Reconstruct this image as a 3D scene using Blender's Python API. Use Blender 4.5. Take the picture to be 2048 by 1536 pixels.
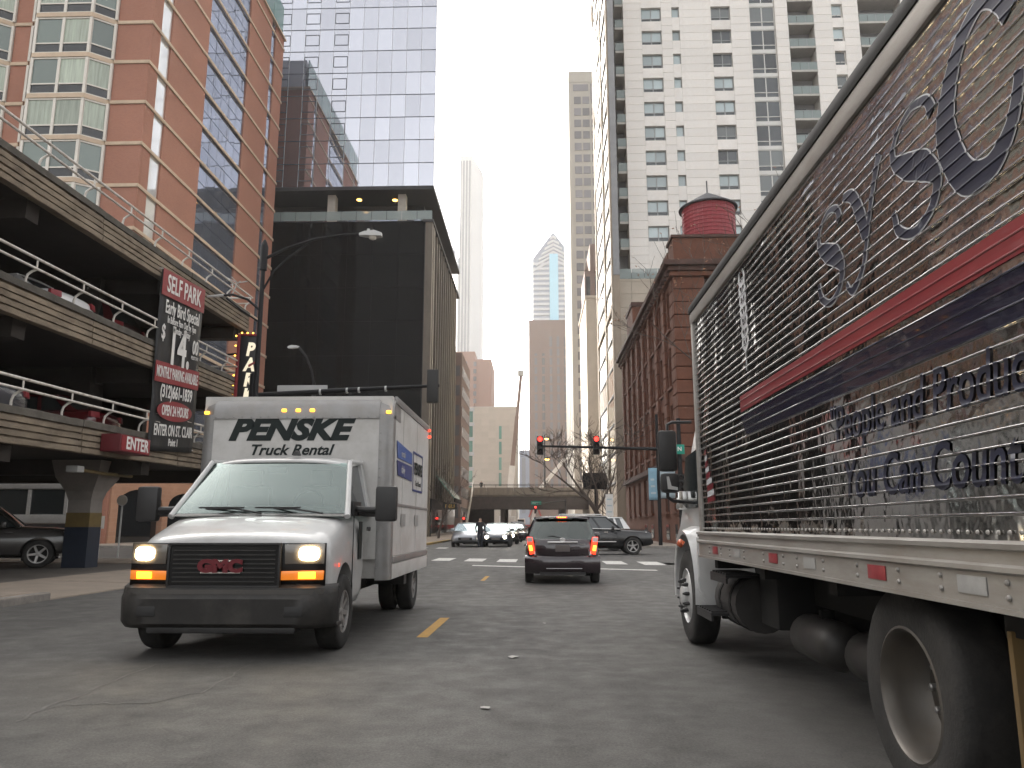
import bpy, bmesh, math, random
from mathutils import Vector, Matrix, Euler, noise

# ------------------------------------------------------------------ clean
for o in list(bpy.data.objects):
    bpy.data.objects.remove(o, do_unlink=True)
scene = bpy.context.scene
C = scene.collection
R = math.radians
PI = math.pi

# ------------------------------------------------------------------ camera
cam_d = bpy.data.cameras.new("camera")
cam_d.sensor_width = 36.0
cam_d.lens = 1538.0 / 2048.0 * 36.0
cam_d.clip_start = 0.05
cam_d.clip_end = 6000
cam = bpy.data.objects.new("camera", cam_d)
C.objects.link(cam)
cam.location = (0.0, 0.0, 1.25)
cam.rotation_euler = (R(90 + 10.462), 0, R(1.758))
scene.camera = cam

# ------------------------------------------------------------------ sky and sun
SUN_EL, SUN_AZ = 34.0, -38.0        # azimuth from +Y, negative = to the left
w = bpy.data.worlds.new("World")
scene.world = w
w.use_nodes = True
wn, wl = w.node_tree.nodes, w.node_tree.links
wn.clear()
sky = wn.new("ShaderNodeTexSky")
sky.sky_type = 'NISHITA'
sky.sun_disc = False
sky.sun_elevation = R(SUN_EL)
sky.sun_rotation = R(SUN_AZ)
sky.air_density = 1.0
sky.dust_density = 6.0
sky.ozone_density = 1.0
hs = wn.new("ShaderNodeHueSaturation")
hs.inputs['Saturation'].default_value = 0.15
wb = wn.new("ShaderNodeBackground")
wb.inputs['Strength'].default_value = 0.15
wo = wn.new("ShaderNodeOutputWorld")
wl.new(sky.outputs[0], hs.inputs['Color'])
wt_mix = wn.new("ShaderNodeMix")
wt_mix.data_type = 'RGBA'; wt_mix.blend_type = 'MULTIPLY'
wt_mix.inputs[0].default_value = 1.0
wt_mix.inputs[7].default_value = (1.0, 0.982, 0.955, 1)      # thin warm overcast
wl.new(hs.outputs[0], wt_mix.inputs[6])
wl.new(wt_mix.outputs[2], wb.inputs['Color'])
wl.new(wb.outputs[0], wo.inputs['Surface'])

sd = bpy.data.lights.new("sun", 'SUN')
sd.energy = 1.0
sd.angle = R(14)
sd.color = (1.0, 0.90, 0.76)
sun = bpy.data.objects.new("sun", sd)
C.objects.link(sun)
sv = Vector((math.sin(R(SUN_AZ)) * math.cos(R(SUN_EL)), math.cos(R(SUN_AZ)) * math.cos(R(SUN_EL)), math.sin(R(SUN_EL))))
sun.rotation_euler = (-sv).to_track_quat('-Z', 'Y').to_euler()

vs = scene.view_settings
vs.view_transform = 'Standard'
vs.look = 'None'
vs.exposure = 2.08
vs.gamma = 1.0
vs.use_curve_mapping = False
scene.render.engine = 'CYCLES'
scene.cycles.max_bounces = 5
scene.cycles.diffuse_bounces = 3
scene.cycles.glossy_bounces = 3
scene.cycles.volume_bounces = 1
scene.cycles.transparent_max_bounces = 8

# ------------------------------------------------------------------ helpers
rnd = random.Random(11)


def put(o, parent=None):
    C.objects.link(o)
    if parent is not None:
        o.parent = parent
    return o


def tag(o, label=None, cat=None, group=None, kind=None):
    if label:
        o["label"] = label
    if cat:
        o["category"] = cat
    if group:
        o["group"] = group
    if kind:
        o["kind"] = kind
    return o


def thing(name, label, cat, loc=(0, 0, 0), rz=0.0, group=None):
    o = bpy.data.objects.new(name, None)
    o.empty_display_size = 0.3
    o.location = loc
    o.rotation_euler = (0, 0, rz)
    put(o)
    return tag(o, label, cat, group)


class MB:
    """collects faces, builds one mesh object; ox/oy/oz are subtracted (root position)"""

    def __init__(s, o=(0, 0, 0)):
        s.v, s.f, s.o = [], [], o

    def add(s, vs, fs):
        n = len(s.v)
        s.v += [(a[0] - s.o[0], a[1] - s.o[1], a[2] - s.o[2]) for a in vs]
        s.f += [tuple(i + n for i in q) for q in fs]
        return s

    def box(s, x0, x1, y0, y1, z0, z1):
        if x0 > x1: x0, x1 = x1, x0
        if y0 > y1: y0, y1 = y1, y0
        if z0 > z1: z0, z1 = z1, z0
        return s.add([(x0, y0, z0), (x1, y0, z0), (x1, y1, z0), (x0, y1, z0),
                      (x0, y0, z1), (x1, y0, z1), (x1, y1, z1), (x0, y1, z1)],
                     [(0, 3, 2, 1), (4, 5, 6, 7), (0, 1, 5, 4), (1, 2, 6, 5), (2, 3, 7, 6), (3, 0, 4, 7)])

    def hexa(s, p):
        """eight points, bottom ring then top ring"""
        return s.add(p, [(0, 3, 2, 1), (4, 5, 6, 7), (0, 1, 5, 4), (1, 2, 6, 5), (2, 3, 7, 6), (3, 0, 4, 7)])

    def prism(s, poly, axis, a, b):
        """poly of 2-D points extruded along axis; axis x: (y,z), y: (x,z), z: (x,y)"""
        def P(q, t):
            return (t, q[0], q[1]) if axis == 'x' else ((q[0], t, q[1]) if axis == 'y' else (q[0], q[1], t))
        n = len(poly)
        vs = [P(q, a) for q in poly] + [P(q, b) for q in poly]
        fs = [tuple(range(n))[::-1], tuple(range(n, 2 * n))] + [(i, (i + 1) % n, n + (i + 1) % n, n + i) for i in range(n)]
        return s.add(vs, fs)

    def loft(s, rings, closed=True, caps=True):
        n = len(rings[0])
        vs = [p for r in rings for p in r]
        fs = []
        m = n if closed else n - 1
        for k in range(len(rings) - 1):
            for i in range(m):
                j = (i + 1) % n
                fs.append((k * n + i, k * n + j, (k + 1) * n + j, (k + 1) * n + i))
        if caps:
            fs.append(tuple(range(n))[::-1])
            fs.append(tuple((len(rings) - 1) * n + i for i in range(n)))
        return s.add(vs, fs)

    def tube(s, pts, r, n=8):
        pts = [Vector(p) for p in pts]
        rs = r if isinstance(r, (list, tuple)) else [r] * len(pts)
        rings = []
        up = None
        for i, p in enumerate(pts):
            d = (pts[min(i + 1, len(pts) - 1)] - pts[max(i - 1, 0)])
            if d.length < 1e-9: d = Vector((0, 0, 1))
            d.normalize()
            if up is None:
                up = Vector((0, 0, 1)) if abs(d.z) < 0.9 else Vector((1, 0, 0))
            a = d.cross(up)
            if a.length < 1e-4: a = d.orthogonal()
            a.normalize()
            b = d.cross(a).normalized()
            up = a.cross(d).normalized() if a.cross(d).length > 0 else up
            rings.append([tuple(p + (a * math.cos(2 * PI * k / n) + b * math.sin(2 * PI * k / n)) * rs[i]) for k in range(n)])
        return s.loft(rings)

    def lathe(s, prof, c, axis='z', n=24, caps=True):
        rings = []
        for (r, t) in prof:
            ring = []
            for k in range(n):
                a = 2 * PI * k / n
                u, v = r * math.cos(a), r * math.sin(a)
                if axis == 'z': ring.append((c[0] + u, c[1] + v, c[2] + t))
                elif axis == 'x': ring.append((c[0] + t, c[1] + u, c[2] + v))
                else: ring.append((c[0] + v, c[1] + t, c[2] + u))
            rings.append(ring)
        return s.loft(rings, True, caps)

    def mesh(s, name):
        me = bpy.data.meshes.new(name)
        me.from_pydata(s.v, [], s.f)
        me.update()
        return me

    def build(s, name, mat, parent=None, smooth=None, bevel=0, subsurf=0, fix=True):
        me = s.mesh(name)
        if fix:
            bm = bmesh.new(); bm.from_mesh(me)
            bmesh.ops.recalc_face_normals(bm, faces=bm.faces)
            if bevel:
                es = [e for e in bm.edges if len(e.link_faces) == 2 and e.calc_face_angle(0) > R(30)]
                bmesh.ops.bevel(bm, geom=es, offset=bevel, segments=2, profile=0.6, affect='EDGES', clamp_overlap=True)
            bm.to_mesh(me); bm.free()
        me.materials.append(M(mat))
        o = bpy.data.objects.new(name, me)
        put(o, parent)
        if subsurf:
            m = o.modifiers.new("s", 'SUBSURF'); m.levels = m.render_levels = subsurf
        if smooth or subsurf or bevel:
            shade(me, smooth if smooth not in (None, True) else 40)
        return o


def shade(me, ang=40):
    me.polygons.foreach_set("use_smooth", [True] * len(me.polygons))
    me.set_sharp_from_angle(angle=R(ang))


def piece(name, me, loc, parent, rot=None, scale=None):
    """an instance sharing mesh data"""
    o = bpy.data.objects.new(name, me)
    o.location = loc
    if rot: o.rotation_euler = rot
    if scale: o.scale = scale
    return put(o, parent)


_cache = {}


def boxmesh(w, d, h, mat, bev=0.0):
    """box mesh centred in x, back at y=0.. d, centred in z; cached"""
    k = (round(w, 3), round(d, 3), round(h, 3), mat, bev)
    if k not in _cache:
        b = MB().box(-w / 2, w / 2, -d / 2, d / 2, -h / 2, h / 2)
        me = b.mesh("piece")
        if bev:
            bm = bmesh.new(); bm.from_mesh(me)
            bmesh.ops.bevel(bm, geom=bm.edges[:], offset=bev, segments=1, affect='EDGES')
            bm.to_mesh(me); bm.free()
        me.materials.append(M(mat))
        _cache[k] = me
    return _cache[k]


def copy_tree(o, parent=None):
    c = o.copy(); C.objects.link(c); c.parent = parent
    for ch in list(o.children):
        copy_tree(ch, c)
    return c


def text_obj(s, size=1.0, ext=0.002, shear=0.0, bold=0.0, align='CENTER', space=1.0):
    cu = bpy.data.curves.new("text", 'FONT')
    cu.body = s; cu.size = size; cu.extrude = ext; cu.shear = shear; cu.offset = bold
    cu.align_x = align; cu.align_y = 'CENTER'; cu.resolution_u = 3; cu.space_character = space
    o = bpy.data.objects.new("text", cu)
    C.objects.link(o)
    return o


TEXTS = []


def text(name, s, mat, parent, mtx, **kw):
    TEXTS.append((name, s, mat, parent, mtx, kw))


PENDING = []      # (object, cutter or None, callback): modifiers applied in one go at the end


def finish():
    """evaluate the pending modifiers and all lettering with a single scene update"""
    made = []
    for name, s, mat, parent, mtx, kw in TEXTS:
        conf = kw.pop('conform', None); sx = kw.pop('sx', 1.0)
        made.append((text_obj(s, **kw), name, mat, parent, mtx, conf, sx))
    bpy.context.view_layer.update()
    dg = bpy.context.evaluated_depsgraph_get()
    res = [(o, c, cb, bpy.data.meshes.new_from_object(o.evaluated_get(dg))) for o, c, cb in PENDING]
    tres = [(m, bpy.data.meshes.new_from_object(m[0].evaluated_get(dg))) for m in made]
    for o, c, cb, me in res:
        o.modifiers.clear(); o.data = me
        if c: bpy.data.objects.remove(c)
        if cb: cb(o)
    for (o, name, mat, parent, mtx, conf, sx), me in tres:
        bpy.data.objects.remove(o)
        me.transform(Matrix.Diagonal((sx, 1, 1, 1))); me.transform(mtx)
        if conf: conf(me)
        me.materials.clear(); me.materials.append(M(mat))
        put(bpy.data.objects.new(name, me), parent)


# matrices that stand a text up: facing -Y (towards the camera), facing +X, facing -X
def face_my(x, y, z): return Matrix.Translation((x, y, z)) @ Matrix.Rotation(R(90), 4, 'X')
def face_px(x, y, z): return Matrix.Translation((x, y, z)) @ Matrix.Rotation(R(90), 4, 'Z') @ Matrix.Rotation(R(90), 4, 'X')
def face_mx(x, y, z): return Matrix.Translation((x, y, z)) @ Matrix.Rotation(R(-90), 4, 'Z') @ Matrix.Rotation(R(90), 4, 'X')


# ------------------------------------------------------------------ materials
MATS = {}
DEFS = {}


def M(n):
    if n not in MATS:
        MATS[n] = DEFS[n](n)
    return MATS[n]


def _base(n):
    m = bpy.data.materials.new(n)
    m.use_nodes = True
    nt = m.node_tree
    return m, nt, nt.nodes["Principled BSDF"]


def mk(n, col, rough=0.6, metal=0.0, var=0.0, scale=2.0, stretch=(1, 1, 1), bump=0.0, bscale=30.0, rand=0.0,
       ior=1.45, emit=None, es=1.0, coat=0.0, rvar=0.0, dirt=None, dscale=1.5, damt=0.5, spec=None, alpha=None, bdist=0.02):
    def f(name):
        m, nt, b = _base(name)
        N, L = nt.nodes, nt.links
        b.inputs['Base Color'].default_value = (*col, 1)
        b.inputs['Roughness'].default_value = rough
        b.inputs['Metallic'].default_value = metal
        b.inputs['IOR'].default_value = ior
        b.inputs['Coat Weight'].default_value = coat
        b.inputs['Coat Roughness'].default_value = 0.04
        if spec is not None: b.inputs['Specular IOR Level'].default_value = spec
        if alpha is not None: b.inputs['Alpha'].default_value = alpha
        if emit:
            b.inputs['Emission Color'].default_value = (*emit, 1)
            b.inputs['Emission Strength'].default_value = es
            if name != 'headlight_lit': m.cycles.emission_sampling = 'NONE'
        cur = None
        if var or bump or rvar or dirt:
            tc = N.new("ShaderNodeTexCoord")
            mp = N.new("ShaderNodeMapping")
            mp.inputs['Scale'].default_value = stretch
            L.new(tc.outputs['Object'], mp.inputs['Vector'])
        if var:
            nz = N.new("ShaderNodeTexNoise")
            nz.inputs['Scale'].default_value = scale; nz.inputs['Detail'].default_value = 8
            nz.inputs['Roughness'].default_value = 0.65
            L.new(mp.outputs[0], nz.inputs['Vector'])
            mr = N.new("ShaderNodeMapRange")
            mr.inputs['From Min'].default_value = 0.3; mr.inputs['From Max'].default_value = 0.7
            mr.inputs['To Min'].default_value = 1 - var; mr.inputs['To Max'].default_value = 1 + var
            L.new(nz.outputs['Fac'], mr.inputs['Value'])
            mx = N.new("ShaderNodeVectorMath"); mx.operation = 'SCALE'
            mx.inputs[0].default_value = col
            L.new(mr.outputs[0], mx.inputs['Scale'])
            cur = mx.outputs[0]
            if rvar:
                m2 = N.new("ShaderNodeMapRange")
                m2.inputs['To Min'].default_value = max(0.02, rough - rvar); m2.inputs['To Max'].default_value = rough + rvar
                L.new(nz.outputs['Fac'], m2.inputs['Value'])
                L.new(m2.outputs[0], b.inputs['Roughness'])
        if dirt:
            nz = N.new("ShaderNodeTexNoise")
            nz.inputs['Scale'].default_value = dscale; nz.inputs['Detail'].default_value = 10
            nz.inputs['Roughness'].default_value = 0.7
            L.new(mp.outputs[0], nz.inputs['Vector'])
            mr = N.new("ShaderNodeMapRange")
            mr.inputs['From Min'].default_value = 0.45; mr.inputs['From Max'].default_value = 0.75
            mr.inputs['To Max'].default_value = damt
            L.new(nz.outputs['Fac'], mr.inputs['Value'])
            mi = N.new("ShaderNodeMix"); mi.data_type = 'RGBA'
            mi.inputs[6].default_value = (*col, 1); mi.inputs[7].default_value = (*dirt, 1)
            L.new(mr.outputs[0], mi.inputs[0])
            if cur: L.new(cur, mi.inputs[6])
            cur = mi.outputs[2]
        if rand:
            oi = N.new("ShaderNodeObjectInfo")
            mr = N.new("ShaderNodeMapRange")
            mr.inputs['To Min'].default_value = 1 - rand; mr.inputs['To Max'].default_value = 1 + rand
            L.new(oi.outputs['Random'], mr.inputs['Value'])
            mx = N.new("ShaderNodeVectorMath"); mx.operation = 'SCALE'
            mx.inputs[0].default_value = col
            if cur: L.new(cur, mx.inputs[0])
            L.new(mr.outputs[0], mx.inputs['Scale'])
            cur = mx.outputs[0]
        if cur: L.new(cur, b.inputs['Base Color'])
        if bump:
            nz = N.new("ShaderNodeTexNoise")
            nz.inputs['Scale'].default_value = bscale; nz.inputs['Detail'].default_value = 4
            L.new(mp.outputs[0], nz.inputs['Vector'])
            bp = N.new("ShaderNodeBump")
            bp.inputs['Strength'].default_value = bump; bp.inputs['Distance'].default_value = bdist
            L.new(nz.outputs['Fac'], bp.inputs['Height'])
            L.new(bp.outputs[0], b.inputs['Normal'])
        return m
    DEFS[n] = f


def brickmat(n, c1, c2, mortar, bw=0.22, bh=0.075, ms=0.012, axis='x', var=0.25, vs=0.35):
    """flat brickwork too small to pick apart; axis: which horizontal coordinate runs along the wall"""
    def f(name):
        m, nt, b = _base(name)
        N, L = nt.nodes, nt.links
        tc = N.new("ShaderNodeTexCoord"); sp = N.new("ShaderNodeSeparateXYZ"); cb = N.new("ShaderNodeCombineXYZ")
        L.new(tc.outputs['Object'], sp.inputs[0])
        ad = N.new("ShaderNodeMath"); ad.operation = 'ADD'
        L.new(sp.outputs[0], ad.inputs[0]); L.new(sp.outputs[1], ad.inputs[1])
        L.new(ad.outputs[0], cb.inputs[0]); L.new(sp.outputs[2], cb.inputs[1])
        br = N.new("ShaderNodeTexBrick")
        br.inputs['Color1'].default_value = (*c1, 1); br.inputs['Color2'].default_value = (*c2, 1); br.inputs['Mortar'].default_value = (*mortar, 1)
        br.inputs['Scale'].default_value = 1.0
        br.inputs['Brick Width'].default_value = bw; br.inputs['Row Height'].default_value = bh; br.inputs['Mortar Size'].default_value = ms
        L.new(cb.outputs[0], br.inputs['Vector'])
        nz = N.new("ShaderNodeTexNoise"); nz.inputs['Scale'].default_value = vs; nz.inputs['Detail'].default_value = 9
        L.new(tc.outputs['Object'], nz.inputs['Vector'])
        mr = N.new("ShaderNodeMapRange"); mr.inputs['From Min'].default_value = .3; mr.inputs['From Max'].default_value = .7
        mr.inputs['To Min'].default_value = 1 - var; mr.inputs['To Max'].default_value = 1 + var
        L.new(nz.outputs['Fac'], mr.inputs['Value'])
        mx = N.new("ShaderNodeVectorMath"); mx.operation = 'SCALE'
        L.new(br.outputs['Color'], mx.inputs[0]); L.new(mr.outputs[0], mx.inputs['Scale'])
        L.new(mx.outputs[0], b.inputs['Base Color'])
        b.inputs['Roughness'].default_value = 0.85
        return m
    DEFS[n] = f


def asphaltmat(n):
    def f(name):
        m, nt, b = _base(name)
        N, L = nt.nodes, nt.links
        tc = N.new("ShaderNodeTexCoord")
        def noi(sc, det=6, ro=0.6, st=None):
            z = N.new("ShaderNodeTexNoise"); z.inputs['Scale'].default_value = sc; z.inputs['Detail'].default_value = det
            z.inputs['Roughness'].default_value = ro
            if st:
                mp = N.new("ShaderNodeMapping"); mp.inputs['Scale'].default_value = st
                L.new(tc.outputs['Object'], mp.inputs[0]); L.new(mp.outputs[0], z.inputs['Vector'])
            else:
                L.new(tc.outputs['Object'], z.inputs['Vector'])
            return z.outputs['Fac']
        def mrange(src, a, bb, c, d):
            r = N.new("ShaderNodeMapRange"); r.inputs['From Min'].default_value = a; r.inputs['From Max'].default_value = bb
            r.inputs['To Min'].default_value = c; r.inputs['To Max'].default_value = d
            L.new(src, r.inputs['Value']); return r.outputs[0]
        def mul(a, c):
            q = N.new("ShaderNodeMath"); q.operation = 'MULTIPLY'; L.new(a, q.inputs[0]); L.new(c, q.inputs[1]); return q.outputs[0]
        big = mrange(noi(0.35, 5, 0.6), .3, .7, 0.78, 1.22)
        lanes = mrange(noi(1.0, 4, 0.55, (1.1, 0.06, 1)), .35, .65, 0.80, 1.16)   # tyre tracks along the street
        grain = mrange(noi(60, 4, 0.75), .32, .68, 0.50, 1.60)
        mid = mrange(noi(9, 6, 0.7), .3, .7, 0.85, 1.16)
        # fine cracks
        vo = N.new("ShaderNodeTexVoronoi"); vo.feature = 'DISTANCE_TO_EDGE'; vo.inputs['Scale'].default_value = 0.33
        wob = N.new("ShaderNodeTexNoise"); wob.inputs['Scale'].default_value = 1.4; wob.inputs['Detail'].default_value = 6
        L.new(tc.outputs['Object'], wob.inputs['Vector'])
        va = N.new("ShaderNodeVectorMath"); va.operation = 'MULTIPLY_ADD'
        L.new(wob.outputs['Color'], va.inputs[0]); va.inputs[1].default_value = (1.1, 1.1, 0); L.new(tc.outputs['Object'], va.inputs[2])
        L.new(va.outputs[0], vo.inputs['Vector'])
        crk = mrange(vo.outputs['Distance'], 0.0, 0.005, 0.80, 1.0)
        # oil spots
        oil = mrange(noi(1.6, 3, 0.5), 0.66, 0.74, 1.0, 0.62)
        fac = mul(mul(mul(big, lanes), mul(grain, mid)), mul(crk, oil))
        mx = N.new("ShaderNodeVectorMath"); mx.operation = 'SCALE'; mx.inputs[0].default_value = (0.054, 0.0515, 0.0475)
        L.new(fac, mx.inputs['Scale']); L.new(mx.outputs[0], b.inputs['Base Color'])
        L.new(mrange(noi(3.0, 5, .6), .3, .7, 0.62, 0.9), b.inputs['Roughness'])
        bp = N.new("ShaderNodeBump"); bp.inputs['Strength'].default_value = 0.35; bp.inputs['Distance'].default_value = 0.006
        L.new(noi(140, 3, .7), bp.inputs['Height']); L.new(bp.outputs[0], b.inputs['Normal'])
        return m
    DEFS[n] = f


def screenmat(n, tint, refl, base=(1, 1, 1)):
    """car glass: tinted see-through pane with a clear mirror reflection"""
    def f(name):
        m, nt, b = _base(name)
        N, L = nt.nodes, nt.links
        N.remove(b)
        tr = N.new("ShaderNodeBsdfTransparent"); tr.inputs[0].default_value = (*tint, 1)
        gl_ = N.new("ShaderNodeBsdfGlossy"); gl_.inputs['Roughness'].default_value = 0.03; gl_.inputs[0].default_value = (*base, 1)
        lw = N.new("ShaderNodeFresnel"); lw.inputs['IOR'].default_value = 1.5
        ma = N.new("ShaderNodeMath"); ma.operation = 'MULTIPLY_ADD'; ma.inputs[1].default_value = 1.0; ma.inputs[2].default_value = refl; ma.use_clamp = True
        L.new(lw.outputs[0], ma.inputs[0])
        mx = N.new("ShaderNodeMixShader")
        L.new(ma.outputs[0], mx.inputs[0]); L.new(tr.outputs[0], mx.inputs[1]); L.new(gl_.outputs[0], mx.inputs[2])
        L.new(mx.outputs[0], N["Material Output"].inputs[0])
        return m
    DEFS[n] = f


asphaltmat("asphalt")
screenmat("windscreen", (0.50, 0.64, 0.60), 0.10, (0.82, 0.95, 0.92))
screenmat("rear_glass", (0.50, 0.58, 0.53), 0.08, (0.9, 0.97, 0.93))
mk("ground", (0.10, 0.095, 0.088), 0.9, var=0.2, scale=0.2)
mk("pavement", (0.25, 0.205, 0.165), 0.85, var=0.16, scale=1.2, bump=0.2, bscale=60, dirt=(0.09, 0.08, 0.07), dscale=2.5, damt=0.5, rand=0.08)
mk("kerb", (0.22, 0.20, 0.18), 0.85, var=0.2, scale=3, bump=0.3, bscale=30, dirt=(0.07, 0.065, 0.06), dscale=4, damt=0.7)
mk("kerb_yellow", (0.42, 0.27, 0.06), 0.8, var=0.2, scale=4, dirt=(0.15, 0.13, 0.11), dscale=7, damt=0.9)
mk("paint_white", (0.52, 0.51, 0.48), 0.75, var=0.12, scale=6, dirt=(0.10, 0.095, 0.09), dscale=9, damt=0.8)
mk("paint_yellow", (0.42, 0.23, 0.035), 0.75, var=0.12, scale=6, dirt=(0.10, 0.09, 0.08), dscale=11, damt=0.85)
mk("crack_seal", (0.10, 0.096, 0.09), 0.8, var=0.3, scale=8)
mk("litter", (0.32, 0.31, 0.29), 0.8)
mk("iron", (0.05, 0.045, 0.04), 0.6, metal=0.6, var=0.2, scale=8)
# garage
mk("garage_concrete", (0.195, 0.155, 0.112), 0.9, var=0.30, scale=1.1, stretch=(1, 1, 2.2), bump=0.35, bscale=18, dirt=(0.075, 0.055, 0.04), dscale=0.9, damt=0.85, rand=0.12)
mk("garage_cap", (0.09, 0.08, 0.066), 0.9, var=0.3, scale=2.5, bump=0.3, bscale=20, dirt=(0.04, 0.035, 0.03), dscale=2.0, damt=0.85, rand=0.1)
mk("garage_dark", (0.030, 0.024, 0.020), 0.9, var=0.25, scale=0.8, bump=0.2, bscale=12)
mk("garage_floor", (0.085, 0.075, 0.065), 0.85, var=0.25, scale=0.7)
mk("pipe_white", (0.50, 0.47, 0.43), 0.55, var=0.1, scale=5, dirt=(0.20, 0.13, 0.08), dscale=6, damt=0.8)
mk("column_concrete", (0.20, 0.18, 0.165), 0.85, var=0.15, scale=2, bump=0.2, bscale=25)
mk("column_blue", (0.012, 0.018, 0.032), 0.6, var=0.2, scale=5)
mk("column_yellow", (0.13, 0.09, 0.03), 0.6, var=0.2, scale=5)
mk("banner_black", (0.011, 0.011, 0.012), 0.6, var=0.15, scale=2, bump=0.25, bscale=3, bdist=0.04)
mk("sign_red", (0.20, 0.014, 0.020), 0.5, var=0.1, scale=4)
mk("sign_red_dark", (0.10, 0.012, 0.016), 0.55, var=0.1, scale=4)
mk("sign_white", (0.60, 0.585, 0.56), 0.5)
mk("sign_cream", (0.80, 0.74, 0.60), 0.5, emit=(1, 0.85, 0.6), es=0.15)
mk("sign_black", (0.012, 0.011, 0.012), 0.4)
mk("bulb_amber", (0.9, 0.5, 0.1), 0.3, emit=(1.0, 0.42, 0.05), es=1.6)
# red tower
brickmat("brick_red", (0.345, 0.145, 0.093), (0.305, 0.123, 0.080), (0.31, 0.17, 0.125), var=0.12, vs=0.12)
brickmat("brick_salmon", (0.40, 0.22, 0.14), (0.36, 0.19, 0.12), (0.40, 0.26, 0.19), bw=0.6, bh=0.3, ms=0.01, var=0.1)
mk("limestone", (0.50, 0.385, 0.28), 0.8, var=0.10, scale=1.5, rand=0.05)
mk("frame_cream", (0.62, 0.58, 0.52), 0.5)
mk("glass_green", (0.10, 0.135, 0.115), 0.04, rand=0.35, ior=1.75)
mk("curtain", (0.30, 0.34, 0.27), 0.25, var=0.35, scale=2.5, stretch=(3, 3, 0.15), coat=0.6, rand=0.25)
mk("glass_dark", (0.012, 0.014, 0.016), 0.05, rand=0.4, ior=1.55)
mk("glass_blue", (0.34, 0.37, 0.45), 0.03, metal=0.75, rand=0.08, bump=0.05, bscale=0.5, bdist=0.05)
mk("glass_mirror", (0.50, 0.51, 0.56), 0.02, metal=0.9, rand=0.10, bump=0.04, bscale=0.35, bdist=0.06)
mk("glass_sky_reflect", (0.93, 0.93, 0.90), 0.06, metal=0.6, rand=0.03)  # near-white base colour stands in for the sky's reflection
mk("glass_glint", (0.85, 0.78, 0.62), 0.07, metal=0.85, rand=0.12, bump=0.15, bscale=0.9, bdist=0.08)  # gold base colour puts sun and sky glints into the panes
mk("mullion", (0.10, 0.11, 0.13), 0.45, metal=0.3)
mk("mullion_light", (0.42, 0.43, 0.44), 0.45, metal=0.3)
mk("podium_glass", (0.001, 0.001, 0.0013), 0.06, ior=1.14, rand=0.3, bump=0.03, bscale=0.4, bdist=0.05)
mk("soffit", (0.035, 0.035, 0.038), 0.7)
mk("concrete_light", (0.42, 0.39, 0.34), 0.8, var=0.12, scale=1)
mk("slate_stone", (0.12, 0.10, 0.078), 0.6, var=0.25, scale=0.8, stretch=(1, 1, 0.3))
# right side
mk("cladding_white", (0.76, 0.725, 0.685), 0.75, var=0.07, scale=0.5, rand=0.05, dirt=(0.58, 0.50, 0.42), dscale=0.8, damt=0.35)
mk("joint_grey", (0.46, 0.43, 0.39), 0.85)
mk("cladding_cream", (0.44, 0.38, 0.31), 0.75, var=0.08, scale=0.6, rand=0.05)
mk("window_pale", (0.33, 0.40, 0.41), 0.10, rand=0.28, ior=1.7, coat=0.5)
mk("window_dark", (0.035, 0.042, 0.046), 0.06, rand=0.5, ior=1.65)
mk("window_grey", (0.15, 0.165, 0.165), 0.12, rand=0.3, ior=1.6)
mk("frame_grey", (0.28, 0.29, 0.29), 0.5)
mk("frame_white", (0.60, 0.59, 0.56), 0.5)
mk("balcony_glass", (0.30, 0.36, 0.35), 0.12, ior=1.5, alpha=0.55)
mk("balcony_slab", (0.42, 0.40, 0.37), 0.8, var=0.1, scale=1)
mk("side_stone", (0.30, 0.245, 0.19), 0.8, var=0.08, scale=0.6)
mk("wall_grey", (0.27, 0.27, 0.275), 0.85, var=0.12, scale=0.6)
mk("sandstone", (0.125, 0.050, 0.030), 0.9, var=0.22, scale=1.6, bump=0.35, bscale=9, rand=0.10, dirt=(0.10, 0.045, 0.03), dscale=1.2, damt=0.6)
mk("sandstone_dark", (0.085, 0.045, 0.035), 0.9, var=0.25, scale=1.5, bump=0.3, bscale=10, dirt=(0.04, 0.03, 0.028), dscale=1.2, damt=0.7)
mk("joint_dark", (0.05, 0.025, 0.018), 0.95)
mk("tank_red", (0.25, 0.028, 0.036), 0.55, var=0.2, scale=2, stretch=(1, 1, 4), rand=0.06, dirt=(0.17, 0.02, 0.025), dscale=3, damt=0.5)
mk("tank_roof", (0.055, 0.055, 0.06), 0.7, var=0.2, scale=4)
# far towers
mk("tower_pale", (0.40, 0.40, 0.41), 0.8)
mk("tower_strip_grey", (0.13, 0.14, 0.16), 0.6)  # plain grey of the far towers' window strips
mk("tower_blue", (0.17, 0.20, 0.26), 0.4, metal=0.1, var=0.1, scale=0.05)
mk("tower_bluelight", (0.25, 0.50, 0.63), 0.3)
mk("tower_spandrel", (0.40, 0.41, 0.43), 0.6)
mk("tower_brown", (0.30, 0.185, 0.145), 0.85, var=0.08, scale=0.08)
mk("tower_mauve", (0.20, 0.145, 0.125), 0.85, var=0.08, scale=0.08)
mk("tower_cream", (0.36, 0.33, 0.285), 0.8, var=0.05, scale=0.1)
mk("tower_window", (0.16, 0.15, 0.155), 0.25, rand=0.25)
mk("lime_pale", (0.43, 0.385, 0.34), 0.85, var=0.05, scale=0.3, rand=0.05)
mk("glass_teal", (0.10, 0.21, 0.18), 0.10, rand=0.35, ior=1.6)
mk("viaduct_concrete", (0.22, 0.19, 0.155), 0.9, var=0.2, scale=0.8, stretch=(1, 1, 0.5), dirt=(0.08, 0.07, 0.06), dscale=0.6, damt=0.6)
mk("viaduct_steel", (0.055, 0.042, 0.038), 0.8, var=0.25, scale=1)
mk("black_metal", (0.009, 0.009, 0.010), 0.6, spec=0.25, metal=0.0, var=0.15, scale=8)
mk("lamp_grey", (0.38, 0.38, 0.37), 0.5)
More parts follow.
